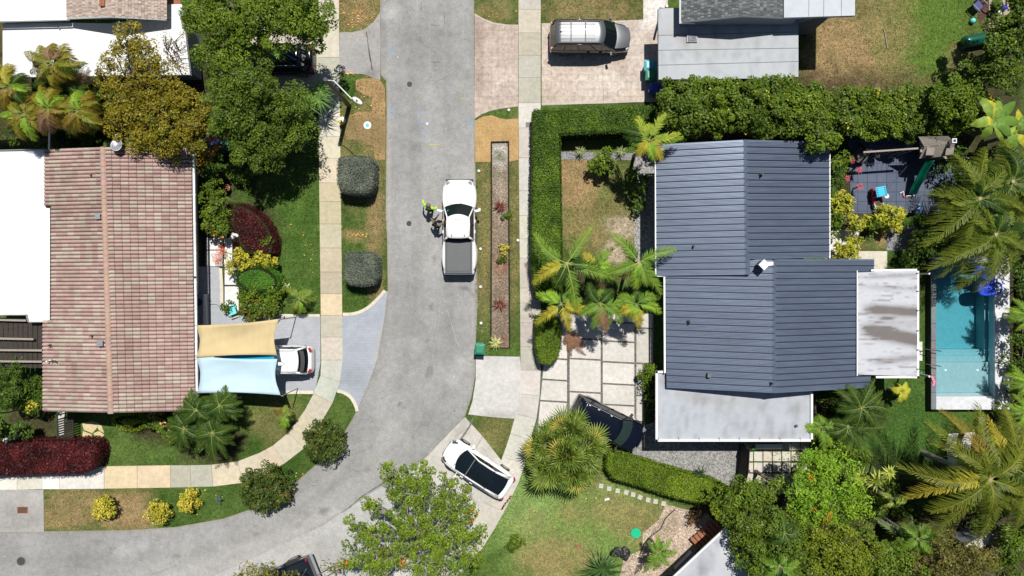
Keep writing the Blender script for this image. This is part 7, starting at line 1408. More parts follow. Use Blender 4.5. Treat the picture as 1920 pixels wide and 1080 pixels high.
tree('dark shaded tree at the left edge beside the white box', (-5, 760), [(-5, 705, 26, 3.2), (-2, 745, 26, 3), (0, 800, 24, 2.8), (20, 815, 22, 2.0)], pal=DRK, dens=480, r0=.1)
for i, (x, y, r_, lb) in enumerate([(192, 955, 25, 'yellow green round croton bush, leftmost of three on the lower verge'), (294, 963, 24, 'yellow round croton bush, middle of three on the lower verge'), (350, 940, 23, 'yellow round croton bush, rightmost of three on the lower verge')]):
    r = shrub(lb, [(x, y, r_ * .72, 1.15), (x - 9, y + 5, r_ * .5, .95), (x + 9, y - 4, r_ * .5, .95), (x + 3, y + 9, r_ * .5, .9), (x - 4, y - 9, r_ * .5, .9)], pal=YEL, dens=620, leaf=.11, group='croton bushes on the verge', accents=((GRN, .5 if i == 0 else .12),))
for i, (x, y, r_, lb) in enumerate([(601, 831, 40, 'round dark green ball tree with bronze tips on the pavement bend'), (487, 923, 47, 'larger round dark green ball tree lower on the verge')]):
    tree(lb, ((x - 960) * .95 + 960, 540 - (540 - y) * .95), [(x, y, r_, 2.3), (x, y, r_ * .9, 1.7)], name='ball_tree', pal=[(.014, .034, .012), (.036, .068, .020), (.080, .12, .03)], dens=560, leaf=.11, clump=.26, r0=.08, twigs=0, accents=((((.07, .05, .02), (.12, .07, .03)), .10),), flat=.75)
# ---------------------------------------------------------------- middle: hedge, palms, planting strip
clipped('tall clipped green hedge running down beside the right pavement', [(1001, 206), (1050, 203), (1228, 198), (1236, 232), (1180, 245), (1048, 250), (1049, 300), (1051, 400), (1052, 480), (1052, 560), (1030, 562), (1006, 560), (998, 500), (998, 400), (1000, 300)], 1.7, pal=[(.018, .048, .010), (.042, .098, .016), (.085, .165, .025)], dens=1350, leaf=.085, rough=.07)
clipped('lower clipped block of the pavement hedge beside the slab driveway', [(1006, 596), (1030, 592), (1049, 600), (1052, 630), (1045, 672), (1030, 684), (1012, 680), (1005, 650)], 1.4, pal=[(.022, .055, .010), (.055, .115, .014), (.11, .19, .025)], dens=1350, leaf=.085, rough=.07)
clipped('clipped green hedge slanting from the fan palm to the lower right trees', [(1142, 846), (1175, 856), (1240, 876), (1300, 893), (1345, 905), (1380, 925), (1385, 950), (1335, 948), (1270, 935), (1200, 912), (1150, 897), (1138, 880)], 1.2, pal=[(.025, .06, .010), (.065, .125, .014), (.13, .22, .025)], dens=1350, leaf=.09, rough=.07)
palm('yellow green palm with a shadow on the small lawn beside the metal roof', (1217, 262), 5.0, [(1160, 242, 'd'), (1196, 218), (1248, 214), (1275, 250), (1280, 258, 'l'), (1240, 300, 'y'), (1196, 292, 'y'), (1182, 268, 'l'), (1228, 300, 'l'), (1170, 256, 'd')], ll=.42, wl=.06, nl=42, cpal=((.16, .26, .03), (.38, .42, .05)), extra=3, exr=30, trunk_r=.1, lift=.45)
FX = ((.08, .18, .025), (.22, .33, .04))
palm('feather palm with six long fronds, left of the front cluster', (1063, 494), 4.3, [(1003, 437), (1110, 424), (1005, 527), (1152, 522), (1082, 582), (1000, 532, 'y'), (1125, 500, 'd'), (1040, 540, 'd')], ll=.55, wl=.06, nl=44, rach=(.34, .38, .08), cpal=FX, extra=2, exr=40)
palm('feather palm reaching over the gutter of the metal roof', (1198, 492), 4.4, [(1144, 436), (1172, 452, 'd'), (1268, 468), (1140, 512), (1165, 520, 'b'), (1240, 552), (1192, 540, 'l'), (1186, 530, 'l'), (1215, 535)], ll=.52, wl=.06, nl=44, rach=(.34, .38, .08), cpal=FX, extra=2, exr=40)
palm('short bright feather palm in the middle of the cluster', (1118, 500), 3.4, [(1095, 472, 'y'), (1150, 465), (1145, 500, 'l'), (1105, 520), (1150, 530), (1090, 505)], ll=.42, wl=.06, nl=36, cpal=FX, extra=3, exr=34)
palm('feather palm with yellow lower fronds next to the hedge end', (1052, 570), 3.6, [(1006, 552, 'l'), (1004, 606, 'y'), (1068, 620, 'y'), (1100, 582, 'y'), (1070, 548), (1030, 545, 'l'), (1090, 560)], ll=.46, wl=.06, nl=40, cpal=FX, extra=3, exr=34)
palm('dense green palm low in the middle of the front cluster', (1126, 570), 3.8, [(1110, 615), (1165, 604), (1140, 610), (1090, 590), (1180, 562), (1105, 530, 'd'), (1150, 545, 'd'), (1100, 562, 'd'), (1135, 622, 'b')], ll=.48, wl=.06, nl=40, cpal=FX, extra=6, exr=38)
palm('bright green palm low beside the house wall', (1193, 572), 3.6, [(1238, 587, 'l'), (1198, 616, 'y'), (1165, 590, 'l'), (1160, 555), (1205, 545, 'd'), (1235, 560), (1180, 600, 'l'), (1158, 590, 'y')], ll=.46, wl=.06, nl=40, cpal=FX, extra=4, exr=34)
r = empty('dead_frond_heap', P(1076, 640), 'heap of fallen brown palm fronds on the slab driveway', 'dead fronds'); q = Q()
for k in range(9): a = P(1066 + random.uniform(-5, 8), 624 + random.uniform(-4, 6), .35); e = P(1074 + random.uniform(-16, 30), 655 + random.uniform(-10, 12), .12); frond_q(q, a, e, .25, 26, .30, .05, (.20, .10, .06), (.34, .20, .13), (.3, .2, .12), .2)
q.build('fronds', 'leaf_matt', r, r.location)
fanpalm('big round fan palm covering the tail of the black suv', (1062, 855), 3.0, 84, 92)
rosette('dark green sago palm at the bottom edge of the lawn', (1132, 1066), .9, 46, 60, ((.02, .06, .015), (.07, .13, .03)), .07, name='sago_palm', up=.5, droop=.1)
palm('small feathery palm beside the sandy bed', (1235, 1035), 2.2, [(1215, 1015), (1260, 1012), (1215, 1050), (1255, 1060), (1270, 1035), (1235, 1005), (1225, 1070), (1205, 1075)], ll=.32, wl=.05, nl=34, cpal=FX, extra=4, exr=30, trunk_r=.06)
shrub('low green fern patch on the lower lawn edge', [(970, 1018, 13, .5), (960, 1025, 9, .4)], pal=GRN)
shrub('round leafed light green shrub on the small lawn inside the hedge', [(1128, 298, 16, 1.6), (1115, 306, 12, 1.4), (1140, 310, 12, 1.4), (1130, 320, 11, 1.3), (1135, 284, 10, 1.4)], pal=BRT, leaf=.2, dens=260, asp=.42)
for i, (x, y, lb) in enumerate([(1088, 284, 'small striped spiky plant, left one in the gravel strip inside the hedge'), (1165, 284, 'small striped spiky plant, right one in the gravel strip inside the hedge'), (1206, 500, 'pale spiky plant in the gravel by the house wall')]): rosette(lb, (x, y), .4, 15, 24, ((.12, .17, .06), (.4, .42, .2)), .05, name='spiky_plant')
for i, (x, y, r_, lb, pl_) in enumerate([(938, 386, 17, 'dark red spiky bromeliad at the top of the planting strip', ((.10, .02, .015), (.22, .08, .05))), (938, 570, 18, 'dark red spiky bromeliad low in the planting strip', ((.10, .02, .015), (.24, .10, .06)))]): rosette(lb, (x, y), .25, r_, 26, pl_, .06, name='bromeliad', droop=.1)
rosette('yellow striped agave at the end of the planting strip', (929, 643), .25, 17, 26, ((.25, .30, .08), (.60, .60, .25)), .06, name='agave', droop=.1)
for i, (x, y, r_, lb) in enumerate([(948, 404, 9, 'small green tuft beside the upper red bromeliad'), (945, 465, 9, 'small yellowish tuft halfway down the planting strip, upper one'), (945, 488, 9, 'small green tuft halfway down the planting strip, lower one')]): shrub(lb, [(x, y, r_, .4)], pal=GRN if i != 1 else YEL, dens=600, leaf=.09)
# ---------------------------------------------------------------- right side: tree row between the houses
ordn = ['first', 'second', 'third', 'fourth', 'fifth', 'sixth', 'seventh', 'eighth']
for i in range(8):
    x = 1288 + i * 74; ys = [196, 192, 196, 205, 215, 215, 212, 208][i]; cs = [(x - 22, ys - 18, 30, 4.0), (x + 16, ys - 22, 30, 4.3), (x - 14, ys + 20, 30, 4.1), (x + 22, ys + 16, 30, 4.2), (x, ys, 30, 4.7), (x - 34, ys + 2, 24, 3.9)]
    if i < 3: cs += [(x, ys + 38, 24, 3.6)]
    if i >= 4: cs = [(a, b - 3, c, z_ * .68) for a, b, c, z_ in cs]
    if i == 3: cs += [(x + 20, ys + 50, 26, 4.6), (x + 44, ys + 66, 20, 4.4), (x - 40, ys - 45, 20, 4.2)]
    if i >= 4: cs = [(a, b - 2, c * .92, z) for a, b, c, z in cs]
    tree('%s dense green tree from the driveway in the row between the right houses' % ordn[i], (x, ys + 6), cs, pal=[GRN, BRT, GRN, BRT][i % 4] if i < 7 else BRT, dens=720, leaf=.12, r0=.12, group='row of trees between the right houses', clump=.34, fill=.4, asp=.6, accents=((YEL, .008), (DRK, .25)))
tree('big dark green tree in the top right corner', (1900, 60), [(1895, 20, 30, 4.6), (1880, 55, 30, 4.4), (1915, 55, 34, 5), (1870, 90, 28, 4.2), (1905, 95, 36, 5), (1860, 125, 28, 4), (1895, 135, 32, 4.6), (1830, 120, 22, 3.4), (1925, 20, 30, 5)], pal=GRN, dens=520, leaf=.14, r0=.2, accents=((DRK, .4),))
tree('round light green tree at the right end of the tree row', (1800, 190), [(1790, 165, 30, 4.2), (1815, 180, 30, 4.2), (1770, 190, 28, 4), (1800, 205, 28, 4)], pal=BRT, dens=520, leaf=.14, r0=.12)
def banana(label, c, z, tips, lw=.28, pal=((.10, .20, .03), (.25, .35, .05)), name='banana_plant'):
    B = Vector(P(*c, z)); r = empty(name, (B.x, B.y, 0), label, 'plant'); q = Q()
    for k, t in enumerate(tips):
        T_ = Vector(P(t[0], t[1], z - random.uniform(.1, .6))); cn = B.lerp(T_, .5) + Vector((0, 0, .45)); n = 9; s = (T_ - B).cross(Vector((0, 0, 1))).normalized(); V = []; pc = ((.34, .34, .03), (.46, .44, .05)) if len(t) > 2 else pal
        for i in range(n + 1):
            u = i / n; p = B * (1 - u) ** 2 + cn * 2 * u * (1 - u) + T_ * u * u; w_ = lw * max(.06, math.sin(math.pi * min(1, u * .92 + .06)) ** .7) * (.35 if u < .15 else 1) * random.uniform(.85, 1.1); V += [p - s * w_ + Vector((0, 0, -.06)), p + Vector((0, 0, .03)), p + s * w_ + Vector((0, 0, -.06))]
        F = []; 
        for i in range(n): F += [(3 * i, 3 * i + 1, 3 * i + 4, 3 * i + 3), (3 * i + 1, 3 * i + 2, 3 * i + 5, 3 * i + 4)]
        base = np.array(pc[0]) + (np.array(pc[1]) - np.array(pc[0])) * random.random(); q.add([tuple(v) for v in V], F, np.array([base * random.uniform(.8, 1.2) for _ in F]))
    q.build('leaves', 'frond', r, r.location); m = MB(); m.tube([(B.x, B.y, 0), (B.x, B.y, z * .6), B], [.13, .11, .07], 8); part(r, m, 'stem', 'bark_pale'); return r
banana('big leaved green banana plant right of the tree row', (1862, 225), 3.6, [(1835, 180), (1872, 178), (1905, 190), (1915, 230), (1880, 265), (1840, 262), (1820, 235), (1895, 255), (1850, 170, 'y'), (1832, 232, 'y')], .3)
banana('yellow edged banana plant at the right edge', (1905, 250), 3.2, [(1880, 240), (1925, 215), (1890, 290), (1910, 205, 'y'), (1870, 280), (1925, 280, 'y')], .26)
for i, (x, y, zz, lb, fr) in enumerate([
    (1838, 372, 4.6, 'large coconut palm whose fronds hang over the dark patio', [(1738, 362), (1732, 462), (1790, 290), (1765, 520), (1850, 280), (1905, 300), (1760, 385), (1745, 420), (1925, 400), (1800, 545)]),
    (1868, 440, 4.6, 'large coconut palm hanging over the top of the pool', [(1740, 505), (1792, 545), (1836, 545), (1890, 510), (1925, 470), (1930, 405), (1810, 395), (1780, 440), (1765, 480), (1860, 360), (1880, 520)]),
    (1900, 340, 4.4, 'coconut palm at the right edge above the pool', [(1850, 300), (1880, 260), (1925, 290), (1835, 345), (1930, 390), (1905, 420), (1850, 395)])]):
    palm(lb, (x, y), zz, fr, ll=.80, wl=.05, nl=60, cpal=((.05, .09, .010), (.22, .26, .03)), extra=18, exr=68, lift=.9, tipdrop=1.2, droop=.7, rw=.022, trunk_r=.14, name='coconut_palm', rach=(.20, .22, .04))
for i, (x, y, zz, lb, fr) in enumerate([
    (1858, 900, 6.4, 'largest coconut palm at the lower right with long yellow green fronds', [(1762, 768, 'o'), (1735, 790), (1745, 830), (1680, 872), (1700, 935, 'y'), (1745, 960), (1755, 1000), (1835, 760), (1880, 760), (1925, 800), (1820, 1030), (1930, 960), (1750, 920, 'y'), (1790, 820)]),
    (1905, 880, 5.6, 'coconut palm at the right edge over the loungers', [(1850, 780, 'y'), (1890, 770), (1930, 810), (1840, 860), (1850, 960), (1900, 1000), (1935, 930), (1870, 800, 'y'), (1825, 900)])]):
    palm(lb, (x, y), zz, fr, ll=.85, wl=.05, nl=64, cpal=((.05, .085, .010), (.23, .25, .03)), extra=18, exr=86, lift=1.0, tipdrop=1.3, droop=.7, rw=.026, trunk_r=.15, name='coconut_palm', rach=(.26, .25, .04))
CRO = [(.08, .14, .02), (.22, .28, .04), (.36, .38, .10)]
for i, (x, y, r_, lb, acc) in enumerate([(1580, 300, 16, 'light green croton hugging the upper corner of the metal roof', 0), (1583, 378, 22, 'spiky yellow croton between the metal roof and the dark patio', 1), (1568, 415, 15, 'green croton low against the metal roof gutter', 0), (1610, 415, 16, 'yellow croton left of the short timber edging', 1), (1676, 408, 24, 'pale yellow and pink croton, largest beside the patio', 1), (1655, 400, 15, 'small yellow croton left of the largest one', 1), (1595, 462, 24, 'spiky yellow croton above the cream patio corner', 1), (1640, 420, 10, 'small dark croton in the middle of the bed', 0)]):
    shrub(lb, [(x, y, r_ * .8, 1.6), (x - r_ * .5, y + r_ * .4, r_ * .6, 1.3), (x + r_ * .5, y - r_ * .3, r_ * .6, 1.4), (x + r_ * .3, y + r_ * .6, r_ * .5, 1.2)], name='croton', pal=CRO if acc else BRT, leaf=.2, asp=.3, dens=340, accents=((DRK, .3),), group='crotons round the back garden')
shrub('dark green shrub strip along the right gutter of the metal roof', [(1572, 340, 12, 1.6), (1575, 320, 13, 1.6), (1566, 440, 10, 1.2)], pal=DRK)
for i, (x, y, lb) in enumerate([(1597, 301, 'red spiky cordyline, top of three beside the patio'), (1611, 319, 'pink red spiky cordyline, second of three beside the patio'), (1612, 350, 'small pink spiky cordyline standing on the patio edge'), (1588, 335, 'dark red cordyline between the green crotons')]): rosette(lb, (x, y), .9, 9, 20, ((.25, .03, .05), (.55, .15, .20)), .05, name='cordyline', droop=.2)
rosette('small grey spiky plant in the shade by the gravel path', (1735, 440), .6, 34, 26, ((.04, .09, .02), (.10, .16, .04)), .07, name='spiky_plant')
tree('dark low shrubbery tree beside the gravel path under the palms', (1740, 430), [(1735, 420, 26, 2.0), (1760, 450, 30, 2.2), (1725, 470, 22, 1.6), (1780, 470, 26, 2.0), (1800, 300, 26, 2.0), (1830, 330, 26, 2.2)], pal=DRK, dens=330, r0=.08)
palm('dark feathery palm in front of the lower corner of the metal roof', (1615, 765), 3.6, [(1560, 725), (1588, 720), (1640, 712), (1570, 770), (1655, 735), (1680, 780), (1640, 800), (1600, 810)], ll=.42, wl=.045, cpal=DP, extra=20, exr=56, lift=.5, nl=40, trunk_r=.08)
palm('dark feathery palm behind the one at the roof corner', (1590, 800), 3.2, [(1555, 790), (1548, 812), (1570, 830), (1610, 840), (1640, 825), (1660, 800)], ll=.4, wl=.045, cpal=DP, extra=18, exr=50, lift=.5, nl=40, trunk_r=.08)
palm('small bright palm hanging over the corner of the low white roof', (1540, 800), 2.9, [(1498, 800, 'l'), (1520, 785), (1560, 835, 'l'), (1545, 845), (1515, 820), (1570, 800)], ll=.42, wl=.05, cpal=FX, extra=4, exr=34, nl=36, trunk_r=.07)
banana('yellow leaved plant on the lawn beside the patio cover', (1690, 735), 1.5, [(1678, 718, 'y'), (1700, 716, 'y'), (1708, 730, 'y'), (1675, 740, 'y'), (1685, 758, 'y'), (1698, 752, 'y'), (1670, 728, 'y')], .2, name='yellow_plant')
# lower centre flame tree
FL = (((.50, .10, .02), (.60, .17, .03)), .022)
tree('airy flame tree with orange blossoms overhanging the street bend', (800, 985), [(735, 885, 20, 5.5), (770, 888, 22, 5.8), (800, 880, 14, 5.6), (745, 920, 28, 6), (790, 925, 32, 6.2), (830, 945, 30, 6.2), (860, 960, 30, 6), (700, 945, 20, 5.4), (680, 1000, 22, 5.2), (720, 990, 26, 5.8), (765, 975, 34, 6.4), (810, 1000, 34, 6.4), (850, 1010, 28, 6), (660, 985, 14, 5), (690, 1045, 30, 5.6), (740, 1040, 32, 6), (790, 1050, 34, 6.2), (840, 1055, 32, 6), (885, 1000, 20, 5.4), (890, 1050, 24, 5.4), (645, 1050, 20, 5), (705, 1085, 30, 5.6), (790, 1095, 34, 5.8), (840, 900, 16, 5.2), (880, 930, 14, 5)],
     name='flame_tree', pal=[(.035, .08, .012), (.075, .145, .018), (.14, .235, .03)], dens=400, leaf=.11, clump=.32, gap=.28, r0=.22, twigs=12, bark='bark_pale', accents=(FL, (BRN, .12)), fill=.3)
tree('olive green tree tips at the bottom edge over the black pickup', (500, 1120), [(478, 1076, 16, 4.4), (500, 1068, 14, 4.4), (520, 1084, 14, 4.2), (455, 1088, 16, 4.2), (618, 1066, 12, 4.2), (545, 1094, 12, 4.2)], pal=[(.035, .05, .015), (.08, .10, .02), (.14, .16, .04)], dens=300, leaf=.13, gap=.3, r0=.12, asp=.35)
# ---------------------------------------------------------------- lower right thicket: every crown its own tree
TH = [('feathery bright green flame tree with orange flowers beside the low white roof', [(1520, 862, 22, 4.4), (1540, 880, 32, 5), (1570, 905, 34, 5.2), (1520, 920, 32, 5), (1600, 935, 28, 5), (1555, 950, 32, 5.2), (1498, 915, 20, 4.6), (1510, 960, 26, 4.8)], [(.05, .13, .015), (.10, .23, .02), (.19, .34, .04)], dict(accents=((((.5, .12, .02), (.65, .22, .04)), .05),), leaf=.10, gap=.1, name='flame_tree')),
      ('mid green tree standing at the end of the slanting hedge', [(1365, 950, 26, 4), (1395, 930, 26, 4.2), (1400, 965, 30, 4.6), (1430, 945, 30, 4.6), (1370, 975, 24, 4)], GRN, dict(leaf=.12)),
      ('yellow green low tree over the grey roof corner', [(1352, 968, 15, 3.6), (1388, 972, 18, 3.8), (1405, 1005, 22, 4), (1388, 1035, 14, 3.6)], [(.05, .09, .012), (.11, .17, .02), (.17, .25, .04)], dict(leaf=.13)),
      ('dark green crown left of centre in the lower right thicket', [(1450, 985, 34, 5.2), (1420, 1010, 30, 5), (1475, 1020, 34, 5.4), (1440, 1045, 30, 5), (1405, 1050, 20, 4.4)], GRN, dict(leaf=.12, accents=((DRK, .3),))),
      ('long leaved green crown at the bottom of the thicket', [(1460, 1075, 34, 5), (1500, 1065, 34, 5.2), (1420, 1090, 30, 4.8)], BRN[:1] + GRN[1:], dict(leaf=.18, asp=.3)),
      ('dense deep green crown in the middle of the bottom edge thicket', [(1545, 1010, 34, 5.2), (1580, 1030, 36, 5.4), (1540, 1055, 34, 5.2), (1600, 1070, 34, 5.2), (1635, 1045, 30, 5)], [(.03, .07, .01), (.08, .13, .015), (.14, .20, .025)], dict(leaf=.11)),
      ('green crown with orange blossom between the thicket and the yellow spikes', [(1600, 975, 26, 4.6), (1570, 985, 24, 4.8), (1490, 990, 24, 5)], BRT, dict(accents=((((.5, .14, .02), (.6, .25, .05)), .08),), leaf=.10)),
      ('brownish olive crown near the bottom right corner', [(1780, 1045, 34, 4.6), (1820, 1035, 30, 4.6), (1745, 1060, 28, 4.2), (1810, 1075, 36, 4.6), (1855, 1065, 28, 4.2)], [(.035, .042, .02), (.08, .09, .035), (.15, .17, .07)], dict(leaf=.10)),
      ('dark green crown between the deep green and brownish crowns', [(1680, 1040, 28, 4), (1660, 1075, 34, 4.6), (1710, 1070, 30, 4.2), (1640, 1005, 18, 4)], GRN, dict(leaf=.12)),
      ('green crown at the extreme bottom right corner', [(1900, 1050, 26, 4), (1915, 1000, 22, 3.8), (1885, 1080, 24, 4), (1920, 960, 18, 3.4)], GRN, dict(leaf=.14)),
      ('low green crown beside the slab patio above the thicket', [(1458, 912, 15, 3.2), (1472, 900, 12, 3.2), (1425, 918, 12, 3)], BRT, dict(leaf=.12, gap=.25))]
for lb, cs, pl_, kw in TH:
    kw = dict(kw); cs = cs + [(a_ + random.uniform(-1.1, 1.1) * r_, b_ + random.uniform(-1.1, 1.1) * r_, r_ * random.uniform(.25, .45), z_ - random.uniform(0, 1.2)) for (a_, b_, r_, z_) in cs for _ in range(2) if r_ > 18]; kw.setdefault('gap', .15); cx = sum(c[0] for c in cs) / len(cs); cy = sum(c[1] for c in cs) / len(cs); zz = cs[0][3]; k = 1 - zz / H
    tree(lb, ((cx - 960) * k + 960, 540 - (540 - cy) * k), cs, pal=pl_, dens=470, r0=.12, **kw)
for i, (x, y, r_, lb) in enumerate([(1610, 895, 24, 'tall yellow striped spiky plant at the left of the lower lawn'), (1640, 900, 24, 'tall yellow striped spiky plant right of the first one'), (1665, 885, 18, 'smaller yellow spiky plant nearest the big palm')]): rosette(lb, (x, y), 2.0, r_, 26, ((.18, .26, .03), (.48, .50, .10)), .10, name='croton', droop=.1, up=.9)
palm('pale green spiky palm head in the lower thicket', (1672, 935), 3.4, [(1650, 925), (1705, 925), (1690, 945), (1655, 950), (1700, 940)], ll=.25, wl=.05, nl=26, cpal=((.18, .26, .03), (.36, .40, .08)), extra=4, exr=26)
palm('fallen looking grey green palm fronds in the lower thicket', (1690, 1000), 2.6, [(1640, 970), (1710, 968), (1740, 985), (1715, 1030), (1760, 1045), (1660, 985), (1700, 975, 'b')], ll=.35, wl=.05, nl=30, cpal=((.10, .17, .05), (.22, .30, .12)), extra=3, exr=30)
banana('broad leaved plant at the right edge below the pool', (1905, 1005), 2.8, [(1880, 985), (1925, 960), (1890, 1035), (1930, 1020), (1860, 1020)], .22)
for i, (y, lb) in enumerate([(590, 'yellow green palm at the right edge, upper one beside the pool'), (715, 'yellow green palm at the right edge, middle one beside the pool'), (770, 'yellow green palm at the right edge, lower one below the pool corner')]): palm(lb, (1925, y), 2.6, [(1885, y - 12, 'l'), (1892, y + 14), (1900, y - 30), (1905, y + 30, 'l'), (1930, y - 10), (1880, y + 4)], ll=.34, wl=.05, nl=34, cpal=FX, extra=6, exr=34, trunk_r=.06)
tree('dark evergreen strip tree at the right edge above the pool wall', (1910, 530), [(1908, 500, 20, 2.4), (1914, 540, 20, 2.4), (1914, 640, 16, 2), (1916, 675, 18, 2), (1918, 600, 16, 2)], pal=DRK, dens=360, r0=.1)
shrub('small shrub with pale leaves beside the low white roof at the driveway', [(1215, 700, 10, 1.4), (1208, 712, 9, 1.3), (1222, 690, 9, 1.4), (1214, 724, 7, 1.0)], pal=BRT, leaf=.16, asp=.35, dens=420)
shrub('thin shrub in the dark gap beside the low white roof', [(1217, 742, 8, .9), (1220, 758, 8, .8)], pal=GRN, dens=360)
shrub('dark shrub in the shade against the house under the yellow green palm', [(1205, 340, 16, 1.3), (1198, 365, 14, 1.2), (1200, 385, 12, 1.0), (1190, 330, 12, 1.0)], pal=DRK, leaf=.16, dens=300)
rosette('dark drooping spiky shrub over the gravel drive', (1312, 888), .9, 20, 12, ((.02, .04, .015), (.05, .08, .03)), .09, name='spiky_plant')
shrub('dark dry shrub on the sandy bed', [(1306, 965, 12, .8), (1320, 955, 10, .8), (1296, 978, 8, .6)], pal=[(.04, .03, .025), (.07, .05, .04), (.10, .08, .06)], dens=400)
shrub('small teal green potted plant on the slab patio', [(1409, 838, 7, .8)], pal=[(.03, .14, .10), (.06, .22, .16), (.1, .3, .2)])
for lb, cs, pl_, kw in [('dark green undergrowth shrub beneath the big coconut palm trunk', [(1760, 930, 26, 1.4), (1790, 950, 26, 1.4), (1730, 945, 22, 1.2), (1820, 940, 26, 1.5), (1700, 960, 20, 1.1)], DRK, {}),
     ('low leafy green shrub at the foot of the yellow striped plants', [(1620, 930, 22, 1.2), (1650, 955, 22, 1.2), (1680, 925, 20, 1.1), (1600, 960, 18, 1.2)], GRN, {}),
     ('pale green mixed shrub left of the glimpsed shed roof', [(1740, 1005, 22, 1.5), (1720, 1030, 20, 1.6), (1765, 1030, 18, 1.5), (1690, 1010, 18, 1.4)], BRT, {}),
     ('dark shrub along the right edge above the bottom corner', [(1870, 960, 24, 1.6), (1895, 930, 24, 1.8), (1850, 990, 20, 1.4), (1880, 1010, 22, 1.6)], DRK, {}),
     ('green understory shrub under the palms beside the pool corner', [(1895, 800, 20, 1.5), (1905, 840, 20, 1.6), (1880, 770, 10, 1.2), (1910, 740, 14, 1.4), (1902, 690, 12, 1.2)], GRN, {}),
     ('dark shrub mass between the patio and the coconut palms', [(1800, 350, 22, 1.4), (1830, 380, 26, 1.6), (1860, 330, 26, 1.6), (1890, 400, 26, 1.6), (1850, 290, 22, 1.6), (1815, 420, 24, 1.5)], DRK, {}),
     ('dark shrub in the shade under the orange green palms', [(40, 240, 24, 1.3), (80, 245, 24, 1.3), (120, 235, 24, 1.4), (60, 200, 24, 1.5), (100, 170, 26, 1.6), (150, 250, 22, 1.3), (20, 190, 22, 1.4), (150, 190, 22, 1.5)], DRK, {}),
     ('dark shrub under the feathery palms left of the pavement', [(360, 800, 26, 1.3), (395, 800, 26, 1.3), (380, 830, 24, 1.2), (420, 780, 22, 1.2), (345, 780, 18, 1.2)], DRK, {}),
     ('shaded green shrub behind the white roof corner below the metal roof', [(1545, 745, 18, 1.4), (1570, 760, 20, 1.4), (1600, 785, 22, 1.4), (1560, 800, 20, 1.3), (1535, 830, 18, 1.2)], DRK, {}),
     ('leafy green shrub at the lawn edge below the bright corner palm', [(1590, 850, 22, 1.4), (1560, 845, 20, 1.4), (1620, 860, 18, 1.2)], GRN, {})]:
    shrub(lb, cs, pal=pl_, dens=420, leaf=.13, clump=.32, **kw)
palm('dark feathery palm head rising from the lower right thicket', (1470, 1000), 5.4, [(1435, 985), (1500, 985), (1440, 1020), (1490, 1035), (1465, 965)], ll=.4, wl=.045, cpal=DP, extra=14, exr=44, nl=34, trunk_r=.08)
palm('arching green palm head at the bottom edge of the lower right thicket', (1462, 1062), 5.4, [(1425, 1050), (1500, 1050), (1440, 1090), (1490, 1090)], ll=.4, wl=.05, cpal=FX, extra=12, exr=44, nl=34, trunk_r=.08, droop=.6)
palm('long leaved palm head among the pale shrubs above the bottom right corner', (1720, 1010), 4.0, [(1690, 1030), (1750, 1040), (1745, 985), (1690, 985)], ll=.4, wl=.05, cpal=FX, extra=10, exr=44, nl=34, trunk_r=.08, droop=.6)
# fallen leaves, each a curled fleck, too many to count
random.seed(5); q = Q(); pts = []
for (cx, cy, rx, ry, n) in [(668, 30, 34, 32, 46), (655, 137, 14, 4, 16), (680, 200, 30, 25, 16), (640, 235, 4, 30, 12), (672, 440, 30, 4, 16), (590, 470, 40, 80, 14), (930, 25, 35, 15, 10), (560, 890, 14, 14, 6), (380, 930, 60, 30, 8), (1100, 950, 90, 60, 20), (640, 370, 3, 60, 8), (1160, 560, 80, 60, 20)]:
    for k in range(n): pts.append(P(cx + random.gauss(0, .5) * rx, cy + random.gauss(0, .5) * ry, .06))
c = np.array(pts); n = len(c); V, F = orient_quads(c, RNG.normal(size=(n, 3)) * .3 + [0, 0, 1], .06 + .06 * rnd(n), .05 + .04 * rnd(n), -.2); o = q.add(V, F, palette([(.40, .18, .06), (.62, .34, .14), (.75, .55, .32)], rnd(n))); o = q.build('leaf_litter', 'leaf_matt'); tag(o, kind='stuff')
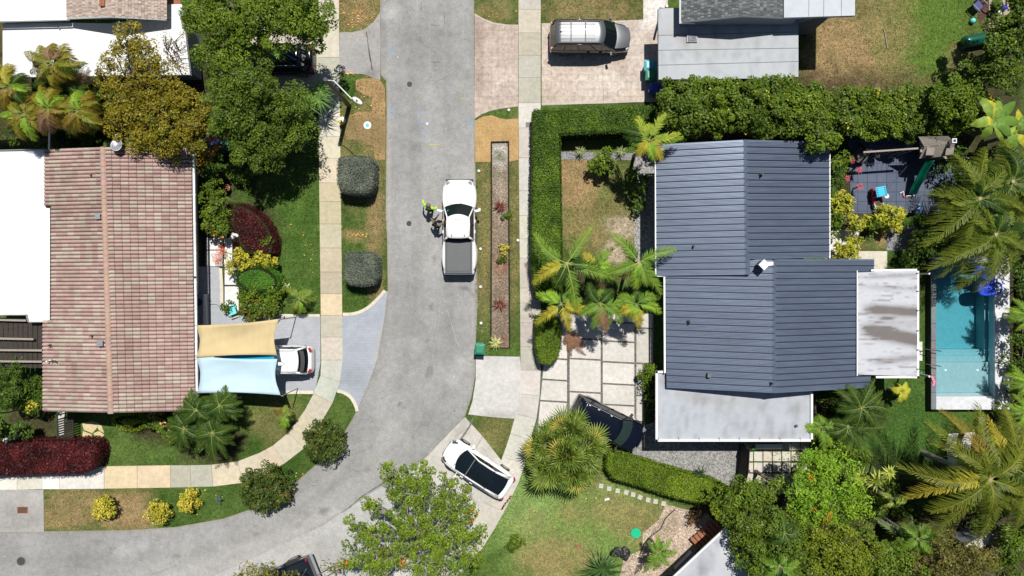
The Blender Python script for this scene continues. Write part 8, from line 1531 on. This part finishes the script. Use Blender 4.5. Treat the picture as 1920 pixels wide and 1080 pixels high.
# short grass blades standing on the lawns
def grass_blades():
    n = 150000; x = -32.5 + 65 * rnd(n); y = -18.5 + 37 * rnd(n); px = x * S + 960; py = 540 - y * S
    regs = [[(437, 330), (598, 250), (600, 588), (520, 588), (515, 480)], [(637, 140), (722, 150), (724, 540), (700, 565), (642, 588)], [(190, 800), (350, 830), (440, 760), (580, 738), (500, 845), (400, 870), (190, 872)], [(84, 918), (400, 916), (520, 880), (600, 810), (632, 740), (665, 770), (540, 915), (330, 986), (84, 994)],
            [(893, 305), (921, 305), (921, 665), (893, 660)], [(956, 305), (972, 305), (972, 665), (956, 660)], [(1052, 300), (1188, 300), (1188, 480), (1052, 480)], [(1500, 0), (1826, 0), (1830, 50), (1800, 160), (1600, 160), (1500, 150)], [(985, 900), (1120, 910), (1240, 945), (1200, 1030), (1160, 1090), (880, 1090)], [(1640, 710), (1735, 710), (1735, 770), (1860, 780), (1700, 880), (1560, 850)], [(1016, 0), (1206, 0), (1206, 36), (1016, 42)], [(637, 0), (713, 0), (690, 50), (637, 60)], [(878, 779), (962, 788), (940, 858)]]
    ins = np.zeros(n, bool)
    for W in regs:
        c = np.zeros(n, bool); j = len(W) - 1
        for i in range(len(W)):
            xi, yi = W[i]; xj, yj = W[j]; c ^= ((yi > py) != (yj > py)) & (px < (xj - xi) * (py - yi) / (yj - yi + 1e-12) + xi); j = i
        ins |= c
    x = x[ins]; y = y[ins]; px = px[ins]; py = py[ins]; n = len(x); col = ground_col(px, py) * (.75 + .9 * rnd(n))[:, None]
    a = rnd(n) * 2 * np.pi; hgt = .03 + .05 * rnd(n); d = np.stack([np.cos(a), np.sin(a), 0 * a], 1); s = np.stack([-np.sin(a), np.cos(a), 0 * a], 1); p = np.stack([x, y, 0 * x], 1); ln = (.05 + .06 * rnd(n))[:, None]
    e = p + d * ln; e[:, 2] = hgt; w_ = .018; V = np.stack([p - s * w_, p + s * w_, e + s * w_ * .4, e - s * w_ * .4], 1).reshape(-1, 3)
    q = Q(); q.add(V, np.arange(4 * n).reshape(-1, 4), col); tag(q.build('grass', 'leaf_matt'), kind='stuff')
grass_blades()
